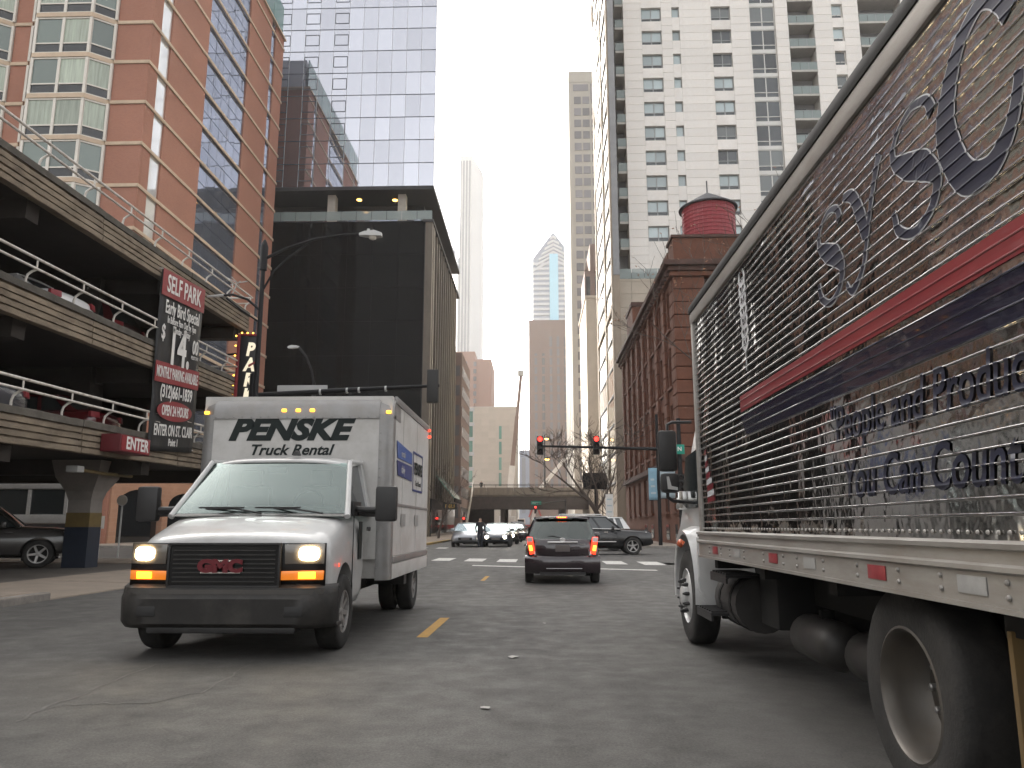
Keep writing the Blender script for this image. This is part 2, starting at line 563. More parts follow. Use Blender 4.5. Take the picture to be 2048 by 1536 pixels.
mk("lamp_lens", (0.5, 0.48, 0.42), 0.2)
mk("sodium_lit", (1, 0.7, 0.3), 0.3, emit=(1.0, 0.50, 0.10), es=2.0)
mk("signal_red", (0.8, 0.02, 0.02), 0.3, emit=(1.0, 0.03, 0.02), es=1.6)
mk("signal_off", (0.03, 0.02, 0.02), 0.3)
mk("signal_yellow_body", (0.014, 0.013, 0.012), 0.5)
mk("street_green", (0.0, 0.22, 0.15), 0.5)
mk("banner_blue", (0.20, 0.33, 0.41), 0.7, var=0.12, scale=2)
mk("banner_pale", (0.36, 0.43, 0.46), 0.7, var=0.12, scale=2)
mk("bark", (0.075, 0.058, 0.048), 0.9, var=0.3, scale=8, bump=0.5, bscale=30)
mk("dead_leaf", (0.22, 0.09, 0.035), 0.8, rand=0.3)
mk("crane_white", (0.58, 0.57, 0.55), 0.5, var=0.1, scale=0.5)
mk("crane_red", (0.42, 0.05, 0.04), 0.5)

# ================================================================== GROUND
def sheet(name, quads, z, mat, parent=None):
    b = MB()
    for (x0, x1, y0, y1) in quads:
        b.add([(x0, y0, z), (x1, y0, z), (x1, y1, z), (x0, y1, z)], [(0, 1, 2, 3)])
    return b.build(name, mat, parent, fix=False)


tag(sheet("ground", [(-2500, 2500, -1500, 3500)], -0.06, "ground"), kind="structure")
XL, XR = -8.35, 4.3          # kerb lines of the street
road = sheet("road", [(XL, XR, -60, 420), (-160, XL, 27.2, 45.2), (XR, 160, 27.2, 45.2)], 0.0, "asphalt")
tag(road, kind="structure")


def mark(name, pts, mat, z=0.004):
    b = MB(); b.add([(x, y, z) for x, y in pts], [tuple(range(len(pts)))])
    return b.build(name, mat, road, fix=False)


mark("centre_dash", [(-1.37, 9.1), (-1.24, 9.1), (-1.20, 11.0), (-1.33, 11.0)], "paint_yellow")
mark("centre_dash", [(-1.30, 18.3), (-1.20, 18.3), (-1.18, 20.0), (-1.28, 20.0)], "paint_yellow", 0.0041)
mark("stop_line", [(-2.05, 25.05), (3.45, 22.5), (3.46, 22.95), (-2.05, 25.55)], "paint_white")
for i, x in enumerate((-7.2, -5.95, -4.72, -3.5, -2.26, -1.05, 0.2, 1.45, 2.7, 3.9)):
    y = 29.9 - 0.40 * (x + 3.5)
    mark("crosswalk_bar", [(x - 0.36, y - 1.1), (x + 0.34, y - 1.25), (x + 0.36, y + 1.1), (x - 0.34, y + 1.25)], "paint_white")
for i, x in enumerate((-6.6, -5.4, 0.4, 1.6, 2.8)):
    mark("crosswalk_bar", [(x - 0.3, 44.2), (x + 0.3, 44.2), (x + 0.3, 46.0), (x - 0.3, 46.0)], "paint_white")
# filled cracks and litter in the near lane
def seal(pts, w, z):
    b = MB()
    pts2 = []
    for i in range(len(pts) - 1):
        for k in range(4):
            t = k / 4
            j = 0.03
            pts2.append((pts[i][0] * (1 - t) + pts[i + 1][0] * t + rnd.uniform(-j, j), pts[i][1] * (1 - t) + pts[i + 1][1] * t + rnd.uniform(-j, j)))
    pts2.append(pts[-1])
    L_, R_ = [], []
    for i, p in enumerate(pts2):
        a, c = pts2[max(i - 1, 0)], pts2[min(i + 1, len(pts2) - 1)]
        d = Vector((c[0] - a[0], c[1] - a[1])).normalized()
        ww = w * rnd.uniform(0.4, 1.2)
        L_.append((p[0] - d.y * ww, p[1] + d.x * ww, z)); R_.append((p[0] + d.y * ww, p[1] - d.x * ww, z))
    n = len(pts2)
    b.add(L_ + R_, [(i, i + 1, n + i + 1, n + i) for i in range(n - 1)])
    return b.build("crack_seal", "crack_seal", road, fix=False)
seal([(-3.38, 5.2), (-3.42, 5.5), (-3.44, 6.0), (-3.46, 6.7), (-3.49, 7.3)], 0.012, 0.003)
seal([(-3.42, 5.6), (-3.19, 5.72), (-2.98, 5.73), (-2.78, 5.78), (-2.57, 6.12), (-2.60, 6.8), (-2.62, 7.3)], 0.010, 0.0035)
seal([(1.0, 14.5), (2.4, 14.6), (3.6, 14.2)], 0.02, 0.003)
for (x, y, s_) in ((-0.23, 7.79, .06), (-0.36, 5.65, .04), (0.1, 10.4, .03)):
    b = MB(); n = 7
    b.add([(x + s_ * rnd.uniform(.5, 1.1) * math.cos(2 * PI * k / n), y + s_ * 1.3 * rnd.uniform(.4, 1.0) * math.sin(2 * PI * k / n), 0.006 + rnd.uniform(0, .01)) for k in range(n)], [tuple(range(n))])
    o = b.build("paper_scrap", "litter", None, fix=False)
    tag(o, {0: "whitish paper scrap flattened on the lane below the yellow dash"}.get(0) if y == 7.79 else
        {5.65: "pale flattened scrap on the asphalt nearest the bottom of the picture", 10.4: "tiny pale litter speck right of the yellow dash",
         4.3: "small pale scrap at the bottom edge of the road left of centre", 12.2: "small pale scrap ahead of the chrome truck's front wheel"}[y], "litter", "litter on the road")
# manhole plate and patch in the crossing
mark("road_patch", [(3.1, 33.6), (5.2, 33.6), (5.2, 35.0), (3.1, 35.0)], "crack_seal", 0.003)


def arc(cx, cy, r, a0, a1, n=8):
    return [(cx + r * math.cos(R(a0 + (a1 - a0) * k / n)), cy + r * math.sin(R(a0 + (a1 - a0) * k / n))) for k in range(n + 1)]


def strip(b, pts, w, z0, z1):
    rings = []
    for i, p in enumerate(pts):
        a, c = pts[max(i - 1, 0)], pts[min(i + 1, len(pts) - 1)]
        d = Vector((c[0] - a[0], c[1] - a[1])).normalized()
        n = (-d.y, d.x)
        p = (p[0] - n[0] * .006, p[1] - n[1] * .006)
        rings.append([(p[0], p[1], z0), (p[0], p[1], z1 - .02), (p[0] + n[0] * .02, p[1] + n[1] * .02, z1), (p[0] + n[0] * w, p[1] + n[1] * w, z1), (p[0] + n[0] * w, p[1] + n[1] * w, z0)])
    b.loft(rings)


def pavement(name, poly, kerb, ymat="kerb", seg=None):
    b = MB(); b.prism(poly, 'z', -0.05, 0.126)
    p = b.build(name, "pavement"); tag(p, kind="structure")
    k = MB(); strip(k, kerb, 0.16, -0.04, 0.132)
    k.build("kerb", ymat, p, smooth=30)
    return p


# near left, with the dropped driveway in the middle
p1 = pavement("pavement_left", [(XL, -40), (XL, 13.4), (-11, 13.4), (-11, -40)], [(XL, -40), (XL, 6), (XL, 12.2), (XL, 13.4)])
for i in range(8):
    for j in range(2):
        piece("paving_slab", boxmesh(1.20, 1.48, 0.02, "pavement", 0.006), (-9.2 - j * 1.24, 12.6 - i * 1.52, 0.131), p1)
bw = MB(); bw.hexa([(XL, 13.4, -.05), (XL, 24, -.05), (-11, 24, -.05), (-11, 13.4, -.05), (XL, 13.4, 0.012), (XL, 24, 0.012), (-11, 24, 0.10), (-11, 13.4, 0.10)])
dr = bw.build("driveway", "pavement"); tag(dr, kind="structure")
for i in range(3):
    me = MB().hexa([(-.02, 0, 0), (-.02, 3.46, 0), (-2.6, 3.46, .087), (-2.6, 0, .087), (-.02, 0, .012), (-.02, 3.46, .012), (-2.6, 3.46, .099), (-2.6, 0, .099)])
    o = me.build("driveway_slab", "pavement", dr); o.location = (XL, 13.45 + i * 3.52, 0.008)
p2 = pavement("pavement_left_corner", [(XL, 24)] + arc(XL - 2.6, 24.6, 2.6, 0, 90)[0:] + [(-60, 27.2), (-60, 27.0), (-11, 24)],
              [(XL, 24)] + arc(XL - 2.6, 24.6, 2.6, 0, 90) + [(-40, 27.2)])
# far left and the right-hand side
p3 = pavement("pavement_far_left", [(-60, 45.2), (-9.4, 45.2)] + arc(-9.4, 47.4, 2.2, -90, 0) + [(-7.2, 180), (-60, 180)],
              [(-40, 45.2), (-9.4, 45.2)] + arc(-9.4, 47.4, 2.2, -90, 0) + [(-7.2, 60), (-7.2, 125)])
p4 = pavement("pavement_right", [(XR, -40), (40, -40), (40, 27.2), (7.2, 27.2)] + arc(7.2, 24.3, 2.9, 90, 180),
              [(40, 27.2), (7.2, 27.2)] + arc(7.2, 24.3, 2.9, 90, 180) + [(XR, 20), (XR, -40)])
yk = MB(); strip(yk, arc(7.2, 24.3, 2.9, 140, 180) + [(XR, 21.5), (XR, 19.5)], 0.17, -0.03, 0.136)
yk.build("yellow_kerb", "kerb_yellow", p4, smooth=30)
ykl = MB(); strip(ykl, arc(-9.4, 47.4, 2.2, -40, 0) + [(-7.2, 50), (-7.2, 66)], 0.17, -0.03, 0.136)
ykl.build("yellow_kerb", "kerb_yellow", p3, smooth=30)
p5 = pavement("pavement_far_right", [(40, 45.2), (40, 180), (XR, 180)] + arc(6.9, 47.8, 2.6, 180, 270),
              [(XR, 180), (XR, 60)] + arc(6.9, 47.8, 2.6, 180, 270) + [(40, 45.2)])

# ================================================================== PARKING GARAGE
GX = -11.0
g = thing("parking_garage", "open concrete parking garage with three ribbed parapet bands and pipe railings", "garage", (GX, 20, 0))
GO = (GX, 20, 0)
SL = 0.016
def gz(z, y): return z + SL * (y - 14.5)
fl = MB(); fl.box(-48, GX - 0.01, -12, 28.4, -0.05, 0.10)
tag(fl.build("garage_floor", "garage_floor"), kind="structure")
DECKS = (2.93, 5.61, 8.31)
for z in DECKS:
    b = MB(GO)
    y0, y1 = -2, 28.3
    b.hexa([(-46, y0, gz(z + .1, y0)), (GX - .14, y0, gz(z + .1, y0)), (GX - .14, y1, gz(z + .1, y1)), (-46, y1, gz(z + .1, y1)),
            (-46, y0, gz(z + .4, y0)), (GX - .14, y0, gz(z + .4, y0)), (GX - .14, y1, gz(z + .4, y1)), (-46, y1, gz(z + .4, y1))])
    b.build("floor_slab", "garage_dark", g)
    # beams below each slab
    for yb in (4.0, 10.0, 16.0, 22.0, 27.9):
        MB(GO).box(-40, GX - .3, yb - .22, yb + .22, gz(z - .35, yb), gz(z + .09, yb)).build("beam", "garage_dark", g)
# parapet panels: a cap and four ribs each, one object per panel
LY = 5.05
def parapet_mesh(L):
    b = MB()
    prof = []
    H = 0.80
    z = 0.0
    prof.append((-.14, 0.0)); prof.append((.05, 0.0))
    for k in range(4):
        a = 0.012 + k * 0.155
        prof += [(.058 - .008 * k, a), (.062 - .008 * k, a + .108), (-.02 - .006 * k, a + .122), (-.02 - .006 * k, a + .15)]
    prof += [(.035, .632), (-.14, .632)]
    rj = random.Random(3)
    pts = [[(x + rj.gauss(0, .004), y, zz + SL * y + rj.gauss(0, .004)) for (x, zz) in prof] for y in [L * i / 26 for i in range(27)]]
    b.loft(pts)
    return b
def cap_mesh(L):
    b = MB(); rj = random.Random(8)
    b.loft([[(-.16, y, .634 + SL * y), (.05, y, .634 + SL * y), (.055, y, .78 + SL * y), (.03, y, .80 + SL * y + rj.gauss(0, .006)), (-.16, y, .80 + SL * y)] for y in [L * i / 20 for i in range(21)]])
    return b
pm = parapet_mesh(LY - .025); pmo = pm.mesh("parapet_panel"); pmo.materials.append(M("garage_concrete"))
cm = cap_mesh(LY - .02); cmo = cm.mesh("cap"); cmo.materials.append(M("garage_cap"))
for d, z in enumerate(DECKS):
    for i in range(6):
        y = -2.0 + i * LY
        q = piece("parapet_panel", pmo, (0, y - 20, gz(z, y)), g)
        piece("cap", cmo, (rnd.uniform(-.01, .01), 0, rnd.uniform(-.008, .004)), q)
    # return round the far end
    b = MB(GO)
    for k in range(4):
        a = gz(z, 28.3) + .012 + k * .155
        b.box(-40, GX - .02, 28.31, 28.40 - .006 * k, a, a + .125)
    b.box(-40, GX - .03, 28.30, 28.34, gz(z, 28.3), gz(z, 28.3) + .63)
    b.box(-40, GX, 28.29, 28.41, gz(z, 28.3) + .64, gz(z, 28.3) + .79)
    b.build("end_parapet", "garage_concrete", g)
    # rails
    for hz, rr in ((.36, .030), (.585, .034)):
        MB(GO).tube([(GX + .10, -2, gz(z + .8 + hz, -2)), (GX + .10, 28.3, gz(z + .8 + hz, 28.3))], rr, 8).build("rail", "pipe_white", g, smooth=60)
        MB(GO).tube([(GX + .10, 28.3, gz(z + .8 + hz, 28.3)), (-30, 28.42, gz(z + .8 + hz, 28.3))], rr, 8).build("rail", "pipe_white", g, smooth=60)
    post = MB().tube([(-.05, 0, 0), (-.05, .0, .12), (-.04, .03, .22), (.02, .08, .31), (.10, .10, .36)], .028, 7)
    post.tube([(.10, .10, .34), (.10, .10, .60)], .022, 6)
    pme = post.mesh("rail_post"); pme.materials.append(M("pipe_white")); shade(pme, 60)
    y = 10.4
    while y < 28.3:
        piece("rail_post", pme, (0, y - 20, gz(z + .79, y)), g)
        y += 1.76
# back wall, end wall of the upper decks and stair core
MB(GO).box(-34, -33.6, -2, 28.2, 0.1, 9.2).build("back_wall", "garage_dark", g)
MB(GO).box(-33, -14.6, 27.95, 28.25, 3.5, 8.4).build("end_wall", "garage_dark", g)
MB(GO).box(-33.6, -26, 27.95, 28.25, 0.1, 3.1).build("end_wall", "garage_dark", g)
# ground-floor columns with flared heads, painted base
def column(x, y):
    h = gz(2.6, y)
    b = MB(GO); s_ = .33
    b.loft([[(x - a, y - a * .9, z), (x + a, y - a * .9, z), (x + a, y + a * .9, z), (x - a, y + a * .9, z)] for a, z in ((s_, .1), (s_, h - .75), (s_ + .07, h - .5), (s_ + .28, h - .12), (s_ + .38, h + .36))])
    c = b.build("column", "column_concrete", g)
    MB(GO).box(x - s_ - .012, x + s_ + .012, y - s_ * .9 - .012, y + s_ * .9 + .012, .1, 1.22).build("painted_base", "column_blue", c)
    MB(GO).box(x - s_ - .010, x + s_ + .010, y - s_ * .9 - .010, y + s_ * .9 + .010, 1.222, 1.62).build("painted_band", "column_yellow", c)
for x, y in ((-12.9, 21.9), (-12.9, 10.4), (-21, 10.4), (-21, 21.9), (-27.5, 21.9)):
    column(x, y)
for z in (3.33, 6.01):
    for x, y in ((-13.2, 10.4), (-13.2, 21.9), (-21, 21.9), (-21, 10.4)):
        MB(GO).box(x - .3, x + .3, y - .35, y + .35, gz(z, y), gz(z + 2.4, y)).build("upper_column", "garage_dark", g)
# pipes and a conduit under the first deck
MB(GO).tube([(-11.6, 19.2, 2.66), (-12.0, 21.2, 2.68), (-12.0, 22.6, 2.7)], .05, 7).build("conduit", "column_yellow", g, smooth=60)
b = MB(GO)
b.box(-11.75, -11.45, 18.95, 19.25, 2.58, 2.74)
b.build("floodlight", "lamp_grey", g, bevel=.02)
# roof lights' spiky bracket on the top deck
b = MB(GO)
b.tube([(GX + .05, 26.4, gz(9.2, 26)), (GX + .25, 26.4, gz(9.75, 26))], .02, 6)
for k in range(7):
    a = k * 0.9
    b.tube([(GX + .25, 26.4, gz(9.72, 26)), (GX + .25 + .35 * math.cos(a), 26.4 + .4 * math.sin(a), gz(9.78 + .1 * math.sin(a * 2), 26))], .016, 5)
b.build("bracket", "lamp_grey", g, smooth=60)

# ================================================================== SIGNS ON THE GARAGE
sg = thing("parking_banner", "tall black and red SELF PARK price banner hung on the garage", "banner", (-10.86, 22.55, 3.4))
SO = (-10.86, 22.55, 3.4)
ZB, ZT, YA, YB = 3.42, 8.78, 21.15, 23.98
def sgz(z, y): return z + .07 * (y - 22.55)
b = MB(SO)
ny, nz = 14, 30
V, Fc = [], []
for j in range(nz + 1):
    for i in range(ny + 1):
        y = YA + (YB - YA) * i / ny; z = ZB + (ZT - ZB) * j / nz
        wv = .018 * math.sin(i * 1.3 + j * .25) + .012 * math.sin(j * .9 + i * .4)
        V.append((-10.86 + wv * .6, y, sgz(z, y)))
for j in range(nz):
    for i in range(ny):
        a = j * (ny + 1) + i
        Fc.append((a, a + 1, a + ny + 2, a + ny + 1))
b.add(V, Fc)
panel = b.build("banner_cloth", "banner_black", sg, smooth=80, fix=False)
sm_ = panel.modifiers.new("t", 'SOLIDIFY'); sm_.thickness = 0.02; sm_.offset = -1
def redblock(z0, z1, y0=YA, y1=YB):
    q = MB(SO); x = -10.815
    q.hexa([(x - .006, y0, sgz(z0, y0)), (x, y0, sgz(z0, y0)), (x, y1, sgz(z0, y1)), (x - .006, y1, sgz(z0, y1)),
            (x - .006, y0, sgz(z1, y0)), (x, y0, sgz(z1, y0)), (x, y1, sgz(z1, y1)), (x - .006, y1, sgz(z1, y1))])
    return q.build("red_panel", "sign_red", sg)
redblock(7.98, 8.77); redblock(5.42, 6.02)
q = MB(SO); n = 28
q.prism([(22.55 + 1.12 * math.cos(2 * PI * k / n), sgz(4.62 + .30 * math.sin(2 * PI * k / n), 22.55 + 1.12 * math.cos(2 * PI * k / n))) for k in range(n)], 'x', -10.821, -10.815)
q.build("red_oval", "sign_red", sg)
def btext(s, z, size, sx=1.0, y=22.55, bold=.0, mat="sign_white", **kw):
    sh = Matrix.Identity(4); sh[2][1] = .07
    mt = Matrix.Translation((.055, y - 22.55, sgz(z, y) - 3.4)) @ sh @ Matrix.Rotation(R(90), 4, 'Z') @ Matrix.Rotation(R(90), 4, 'X')
    text("lettering", s, mat, sg, mt, size=size, sx=sx, bold=bold, ext=.003, **kw)
btext("SELF PARK", 8.36, .74, .66, bold=.012)
btext("Early Bird Special", 7.66, .56, .58, bold=.008)
btext("In Before 9am Out by 7pm", 7.30, .30, .58, bold=.003)
btext("Monday - Friday", 7.05, .30, .58, bold=.003)
btext("$", 6.88, .62, .7, y=21.42, bold=.01)
btext("14.", 6.52, 1.62, .72, y=22.5, bold=.035)
btext("00", 6.72, .62, .66, y=23.55, bold=.012)
btext("PLUS TAX", 6.40, .16, .7, y=23.55)
btext("MONTHLY PARKING AVAILABLE", 5.71, .46, .40, bold=.008)
btext("(312)661-1839", 5.16, .52, .66, bold=.012)
btext("OPEN 24 HOURS", 4.61, .42, .54, bold=.01)
btext("ENTER ON ST. CLAIR", 4.02, .46, .56, bold=.008)
btext("Point 1", 3.68, .30, .7, bold=.006)
for (y, z) in ((YA, 8.75), (YB, 8.75), (YA, 3.5), (YB, 3.5)):
    MB(SO).tube([(-10.98, y, sgz(z, y)), (-10.84, y, sgz(z, y))], .02, 6).build("hanger", "pipe_white", sg)

en = thing("enter_sign", "small red box sign reading ENTER on the lowest garage parapet", "sign", (-10.9, 19.65, 3.05))
EO = (-10.9, 19.65, 3.05)
MB(EO).box(-10.93, -10.42, 18.95, 20.45, 3.10, 3.54).build("sign_box", "sign_red_dark", en, bevel=.01)
MB(EO).box(-10.42, -10.405, 19.0, 20.4, 3.13, 3.51).build("sign_face", "sign_red", en)
text("lettering", "ENTER", "sign_white", en, face_px(-10.40 + 10.9, 19.76 - 19.65, 3.32 - 3.05), size=.44, bold=.012, sx=.86)
for dy in (-.5, .5):
    MB(EO).tube([(-11.0, 19.75 + dy, 3.32), (-10.9, 19.75 + dy, 3.32)], .02, 6).build("bracket", "black_metal", en)

# PARK blade sign
pk = thing("park_blade_sign", "vertical black PARK sign with red rim and amber bulbs beside the garage", "sign", (-10.52, 27.4, 3.6), rz=R(7))
MB().box(-.34, .34, -.10, .10, 0, 4.55).build("sign_box", "sign_black", pk, bevel=.01)
for x0, x1, z0, z1 in ((-.44, -.345, -.05, 4.6), (-.343, .36, 4.552, 4.62)):
    MB().box(x0, x1, -.15, .12, z0, z1).build("rim", "sign_red", pk, bevel=.008)
for i, ch in enumerate("PARK"):
    text("letter", ch, "sign_cream", pk, face_my(.02, -.115, 4.02 - i * .57), size=.66, shear=.18, bold=.03, sx=.78, ext=.02)
MB().prism([(.02, 3.36), (.24, 3.52), (.24, 3.60), (.0, 3.45)], 'y', -.150, -.142).build("red_slash", "sign_red", pk)
bl = MB().lathe([(.0, -.035), (.028, -.02), (.034, 0), (.028, .02), (0, .035)], (0, 0, 0), 'y', 8).mesh("bulb"); bl.materials.append(M("bulb_amber"))
for k in range(13):
    piece("bulb", bl, (-.50, -.12, .1 + k * .37), pk)
for k in range(4):
    piece("bulb", bl, (-.30 + k * .2, -.12, 4.66), pk)
for z in (.8, 3.9):
    MB().tube([(-.38, .05, z), (-1.0, .25, z)], .04, 6).build("bracket", "black_metal", pk)

# ================================================================== RED BRICK TOWER
rt = thing("brick_tower", "tall red brick tower with cream belt courses behind the parking garage", "building", (-28, 50, 0))
RO = (-28, 50, 0)
FL = [8.9 + 3.2 * k for k in range(15)]           # belt heights
FL = [37.7 + 3.2 * k for k in range(-9, 6)]
TOP = 54.9
MB(RO).box(-62, -28.3, 50.25, 77.0, 0.126, TOP).build("core", "brick_red", rt)
# front wall pieces between bays (facing the camera)
BAYS = (-36.9, -30.6), (-44.6, -38.3)
for x0, x1 in ((-30.55, -28.0), (-38.25, -36.95), (-62, -44.65)):
    MB(RO).box(x0, x1, 50.0, 50.24, 0.126, TOP).build("front_wall", "brick_red", rt)
# side wall pieces facing the street
SIDES = ((50.0, 51.35), (52.95, 59.15), (67.65, 73.4), (74.65, 77.2))
for y0, y1 in SIDES:
    MB(RO).box(-28.29, -28.0, y0 + (.26 if y0 == 50.0 else 0), y1, 5.2, TOP).build("side_wall", "brick_red", rt)
# belt courses
for z in FL:
    b = MB(RO)
    b.box(-28.0, -27.90, 49.9, 77.28, z - .13, z + .13)
    b.build("belt_course", "limestone", rt, bevel=.015)
    for x0, x1 in ((-30.55, -28.02), (-38.25, -36.95), (-62, -44.65)):
        MB(RO).box(x0, x1, 49.90, 50.0, z - .13, z + .13).build("belt_course", "limestone", rt, bevel=.015)
# bay windows on the front
def bay(x0, x1, z):
    """x0..x1 at the wall; front facet between with 45 degree sides"""
    f0, f1, yf, yw = x0 + .95, x1 - 1.35, 48.95, 50.0
    ba = MB(RO)
    ba.prism([(x0, yw), (x1, yw), (f1 + .04, yf - .06), (f0 - .04, yf - .06)], 'z', z - .17, z + .16)
    bo = ba.build("bay_window", "limestone", rt)
    zb, zt, tr = z + .17, z + 3.02, z + .95
    for x, y in ((f0, yf), ((f0 + f1) / 2, yf), (f1, yf)):
        MB(RO).box(x - .10, x + .10, y - .02, y + .2, zb, zt).build("frame_post", "frame_cream", bo)
    for x, y, sx in ((x0 + .02, yw - .10, 1), (x1 - .06, yw - .12, -1)):
        MB(RO).box(x - .08, x + .10, y - .06, y + .1, zb, zt).build("frame_post", "frame_cream", bo)
    for (za, zc) in ((tr - .05, tr + .05), (zt - .12, zt - .002), (zb + .002, zb + .09)):
        MB(RO).box(f0 + .1, f1 - .1, yf + .01, yf + .12, za, zc).build("transom", "frame_cream", bo)
        for (ax, ay, cx, cy) in ((f1, yf, x1, yw), (x0, yw, f0, yf)):
            d = Vector((cx - ax, cy - ay)); l = d.length; d.normalize(); nn = Vector((d.y, -d.x))
            p0 = Vector((ax, ay)) + d * .12; p1 = Vector((ax, ay)) + d * (l - .12)
            MB(RO).hexa([(p0.x, p0.y, za), (p1.x, p1.y, za), (p1.x - nn.x * .1, p1.y - nn.y * .1, za), (p0.x - nn.x * .1, p0.y - nn.y * .1, za),
                     (p0.x, p0.y, zc), (p1.x, p1.y, zc), (p1.x - nn.x * .1, p1.y - nn.y * .1, zc), (p0.x - nn.x * .1, p0.y - nn.y * .1, zc)]).build("transom", "frame_cream", bo)
    for (ax, ay, cx, cy) in ((f0, yf, (f0 + f1) / 2, yf), ((f0 + f1) / 2, yf, f1, yf), (f1, yf, x1, yw), (x0, yw, f0, yf)):
        for k, (za, zc) in enumerate(((tr, zt), (zb, tr))):
            d = Vector((cx - ax, cy - ay)).normalized(); nn = Vector((d.y, -d.x)) * -.07
            pm_ = MB(RO).add([(ax + nn.x, ay + nn.y, za), (cx + nn.x, cy + nn.y, za), (cx + nn.x, cy + nn.y, zc), (ax + nn.x, ay + nn.y, zc)], [(0, 1, 2, 3)])
            pm_.build("pane", ("curtain" if rnd.random() < .6 else "glass_green") if k == 0 else "glass_dark", bo, fix=False)
    MB(RO).prism([(x0 + .1, yw), (x1 - .1, yw), (f1 - .1, yf + .16), (f0 + .1, yf + .16)], 'z', zb, zt).build("reveal", "soffit", bo)
for (x0, x1) in BAYS:
    for z in FL[1:14]:
        bay(x0, x1, z)
# glass strips in the street side
def strip_panes(ya, yb, nc, mat, sub=2, zlow=5.2):
    wd = (yb - ya) / nc
    zs = [zlow] + [z for z in FL if z > zlow + .5]
    for i, z in enumerate(zs):
        top = zs[i + 1] if i + 1 < len(zs) else TOP
        hh = (top - z) / sub
        for c in range(nc):
            for s_ in range(sub):
                me = boxmesh(.05, wd - .07, hh - .07, mat)
                piece("glass_pane", me, (-28.14 + 28, ya + wd * (c + .5) - 50, z + hh * (s_ + .5)), rt, rot=(0, R(rnd.uniform(-.5, .5)), R(rnd.uniform(-.5, .5))))
    MB(RO).box(-28.25, -28.18, ya, yb, zlow, TOP).build("mullion_back", "mullion", rt)
strip_panes(51.35, 52.95, 1, "glass_sky_reflect", 1)
strip_panes(59.15, 67.65, 5, "glass_blue", 2)
strip_panes(73.4, 74.65, 1, "glass_blue", 2)
# teal glass crown
for k in range(9):
    piece("crown_pane", boxmesh(.1, 2.92, 3.6, "glass_teal"), (-.2, 1.6 + k * 3.0, TOP + 2.2), rt)
MB(RO).box(-61, -28.6, 50.6, 76.8, TOP + .21, TOP + 4.2).build("crown", "mullion_light", rt)
MB(RO).box(-62.1, -27.8, 49.85, 77.4, TOP + .002, TOP + .2).build("cornice", "limestone", rt)
# salmon base with arches on the street side
def archwall(y0, y1, arches, ztop):
    b = MB(RO)
    ys = y0
    for (a, c) in arches:
        b.box(-28.28, -27.9, ys, a, .126, ztop)
        n = 10; r = (c - a) / 2; m = (a + c) / 2
        top = [(m - r * math.cos(PI * k / n), 2.75 + 1.05 * math.sin(PI * k / n)) for k in range(n + 1)]
        for k in range(n):
            b.hexa([(-28.28, top[k][0], top[k][1]), (-27.9, top[k][0], top[k][1]), (-27.9, top[k + 1][0], top[k + 1][1]), (-28.28, top[k + 1][0], top[k + 1][1]),
                    (-28.28, top[k][0], ztop), (-27.9, top[k][0], ztop), (-27.9, top[k + 1][0], ztop), (-28.28, top[k + 1][0], ztop)])
        ys = c
    b.box(-28.28, -27.9, ys, y1, .126, ztop)
    return b.build("arcade_wall", "brick_salmon", rt)
archwall(50.26, 77.2, ((51.2, 57.4), (58.3, 64.5), (65.4, 71.6)), 5.19)
for a in (51.2, 58.3, 65.4):
    MB(RO).box(-28.34, -28.295, a, a + 6.2, .126, 3.9).build("arch_recess", "glass_dark", rt)
MB(RO).box(-27.98, -27.8, 49.9, 77.3, 4.85, 5.08).build("belt_course", "limestone", rt)
# low red wall piece in front of the corner
MB(RO).box(-38, -28.4, 49.72, 49.98, .126, 5.0).build("base_wall", "brick_red", rt)

# ================================================================== GLASS TOWER
gt = thing("glass_tower", "glass tower with a mirrored upper block overhanging a black podium", "building", (-11.5, 82, 0))
TO = (-11.5, 82, 0)
ZS, FH, CW = 39.5, 2.87, 1.745
MB(TO).box(-52, -11.62, 82.14, 112, ZS, 92).build("upper_core", "mullion", gt)
paneM = boxmesh(CW - .05, .06, FH - .06, "glass_mirror")
for r_ in range(16):
    for c in range(13):
        piece("glass_pane", paneM, (-CW * (c + .5), .06, ZS + FH * (r_ + .5)), gt, rot=(R(rnd.gauss(0, .12)), 0, R(rnd.gauss(0, .12))))
b = MB(TO).box(-52, -11.5 - CW * 13, 82.03, 82.1, ZS, 92)
b.build("glass_field", "glass_mirror", gt)
for r_ in range(17):
    MB(TO).box(-11.5 - CW * 13, -11.5, 81.99, 82.12, ZS + FH * r_ - .035, ZS + FH * r_ + .035).build("transom_bar", "mullion", gt)
for c in range(14):
    MB(TO).box(-11.5 - CW * c - .022, -11.5 - CW * c + .022, 82.0, 82.11, ZS, ZS + FH * 16).build("mullion_bar", "mullion_light", gt)
vf = MB()
W2, H2 = CW / 2 - .06, .68
for a in (-1, 1):
    vf.box(a * W2 - .04, a * W2 + .04, -.03, .03, -H2, H2)
    vf.box(-W2 + .04, W2 - .04, -.03, .03, a * H2 - .04, a * H2 + .04)
vfm = vf.mesh("vent_frame"); vfm.materials.append(M("mullion"))
for c in (6, 8, 10):
    for r_ in range(0 if c > 6 else 1, 14):
        piece("vent_frame", vfm, (-CW * (c + .5), .02, ZS + FH * (r_ + .52)), gt)
# street side of the upper block
for r_ in range(16):
    for c in range(10):
        piece("side_pane", boxmesh(.06, 2.95, FH - .07, "glass_mirror"), (-.06, .9 + 2.99 * (c + .5) - .6, ZS + FH * (r_ + .5)), gt, rot=(0, R(rnd.gauss(0, .35)), R(rnd.gauss(0, .6))))
# soffit and fascia
MB(TO).box(-52, -11.45, 81.95, 112.2, ZS - .42, ZS - .001).build("soffit_slab", "soffit", gt)
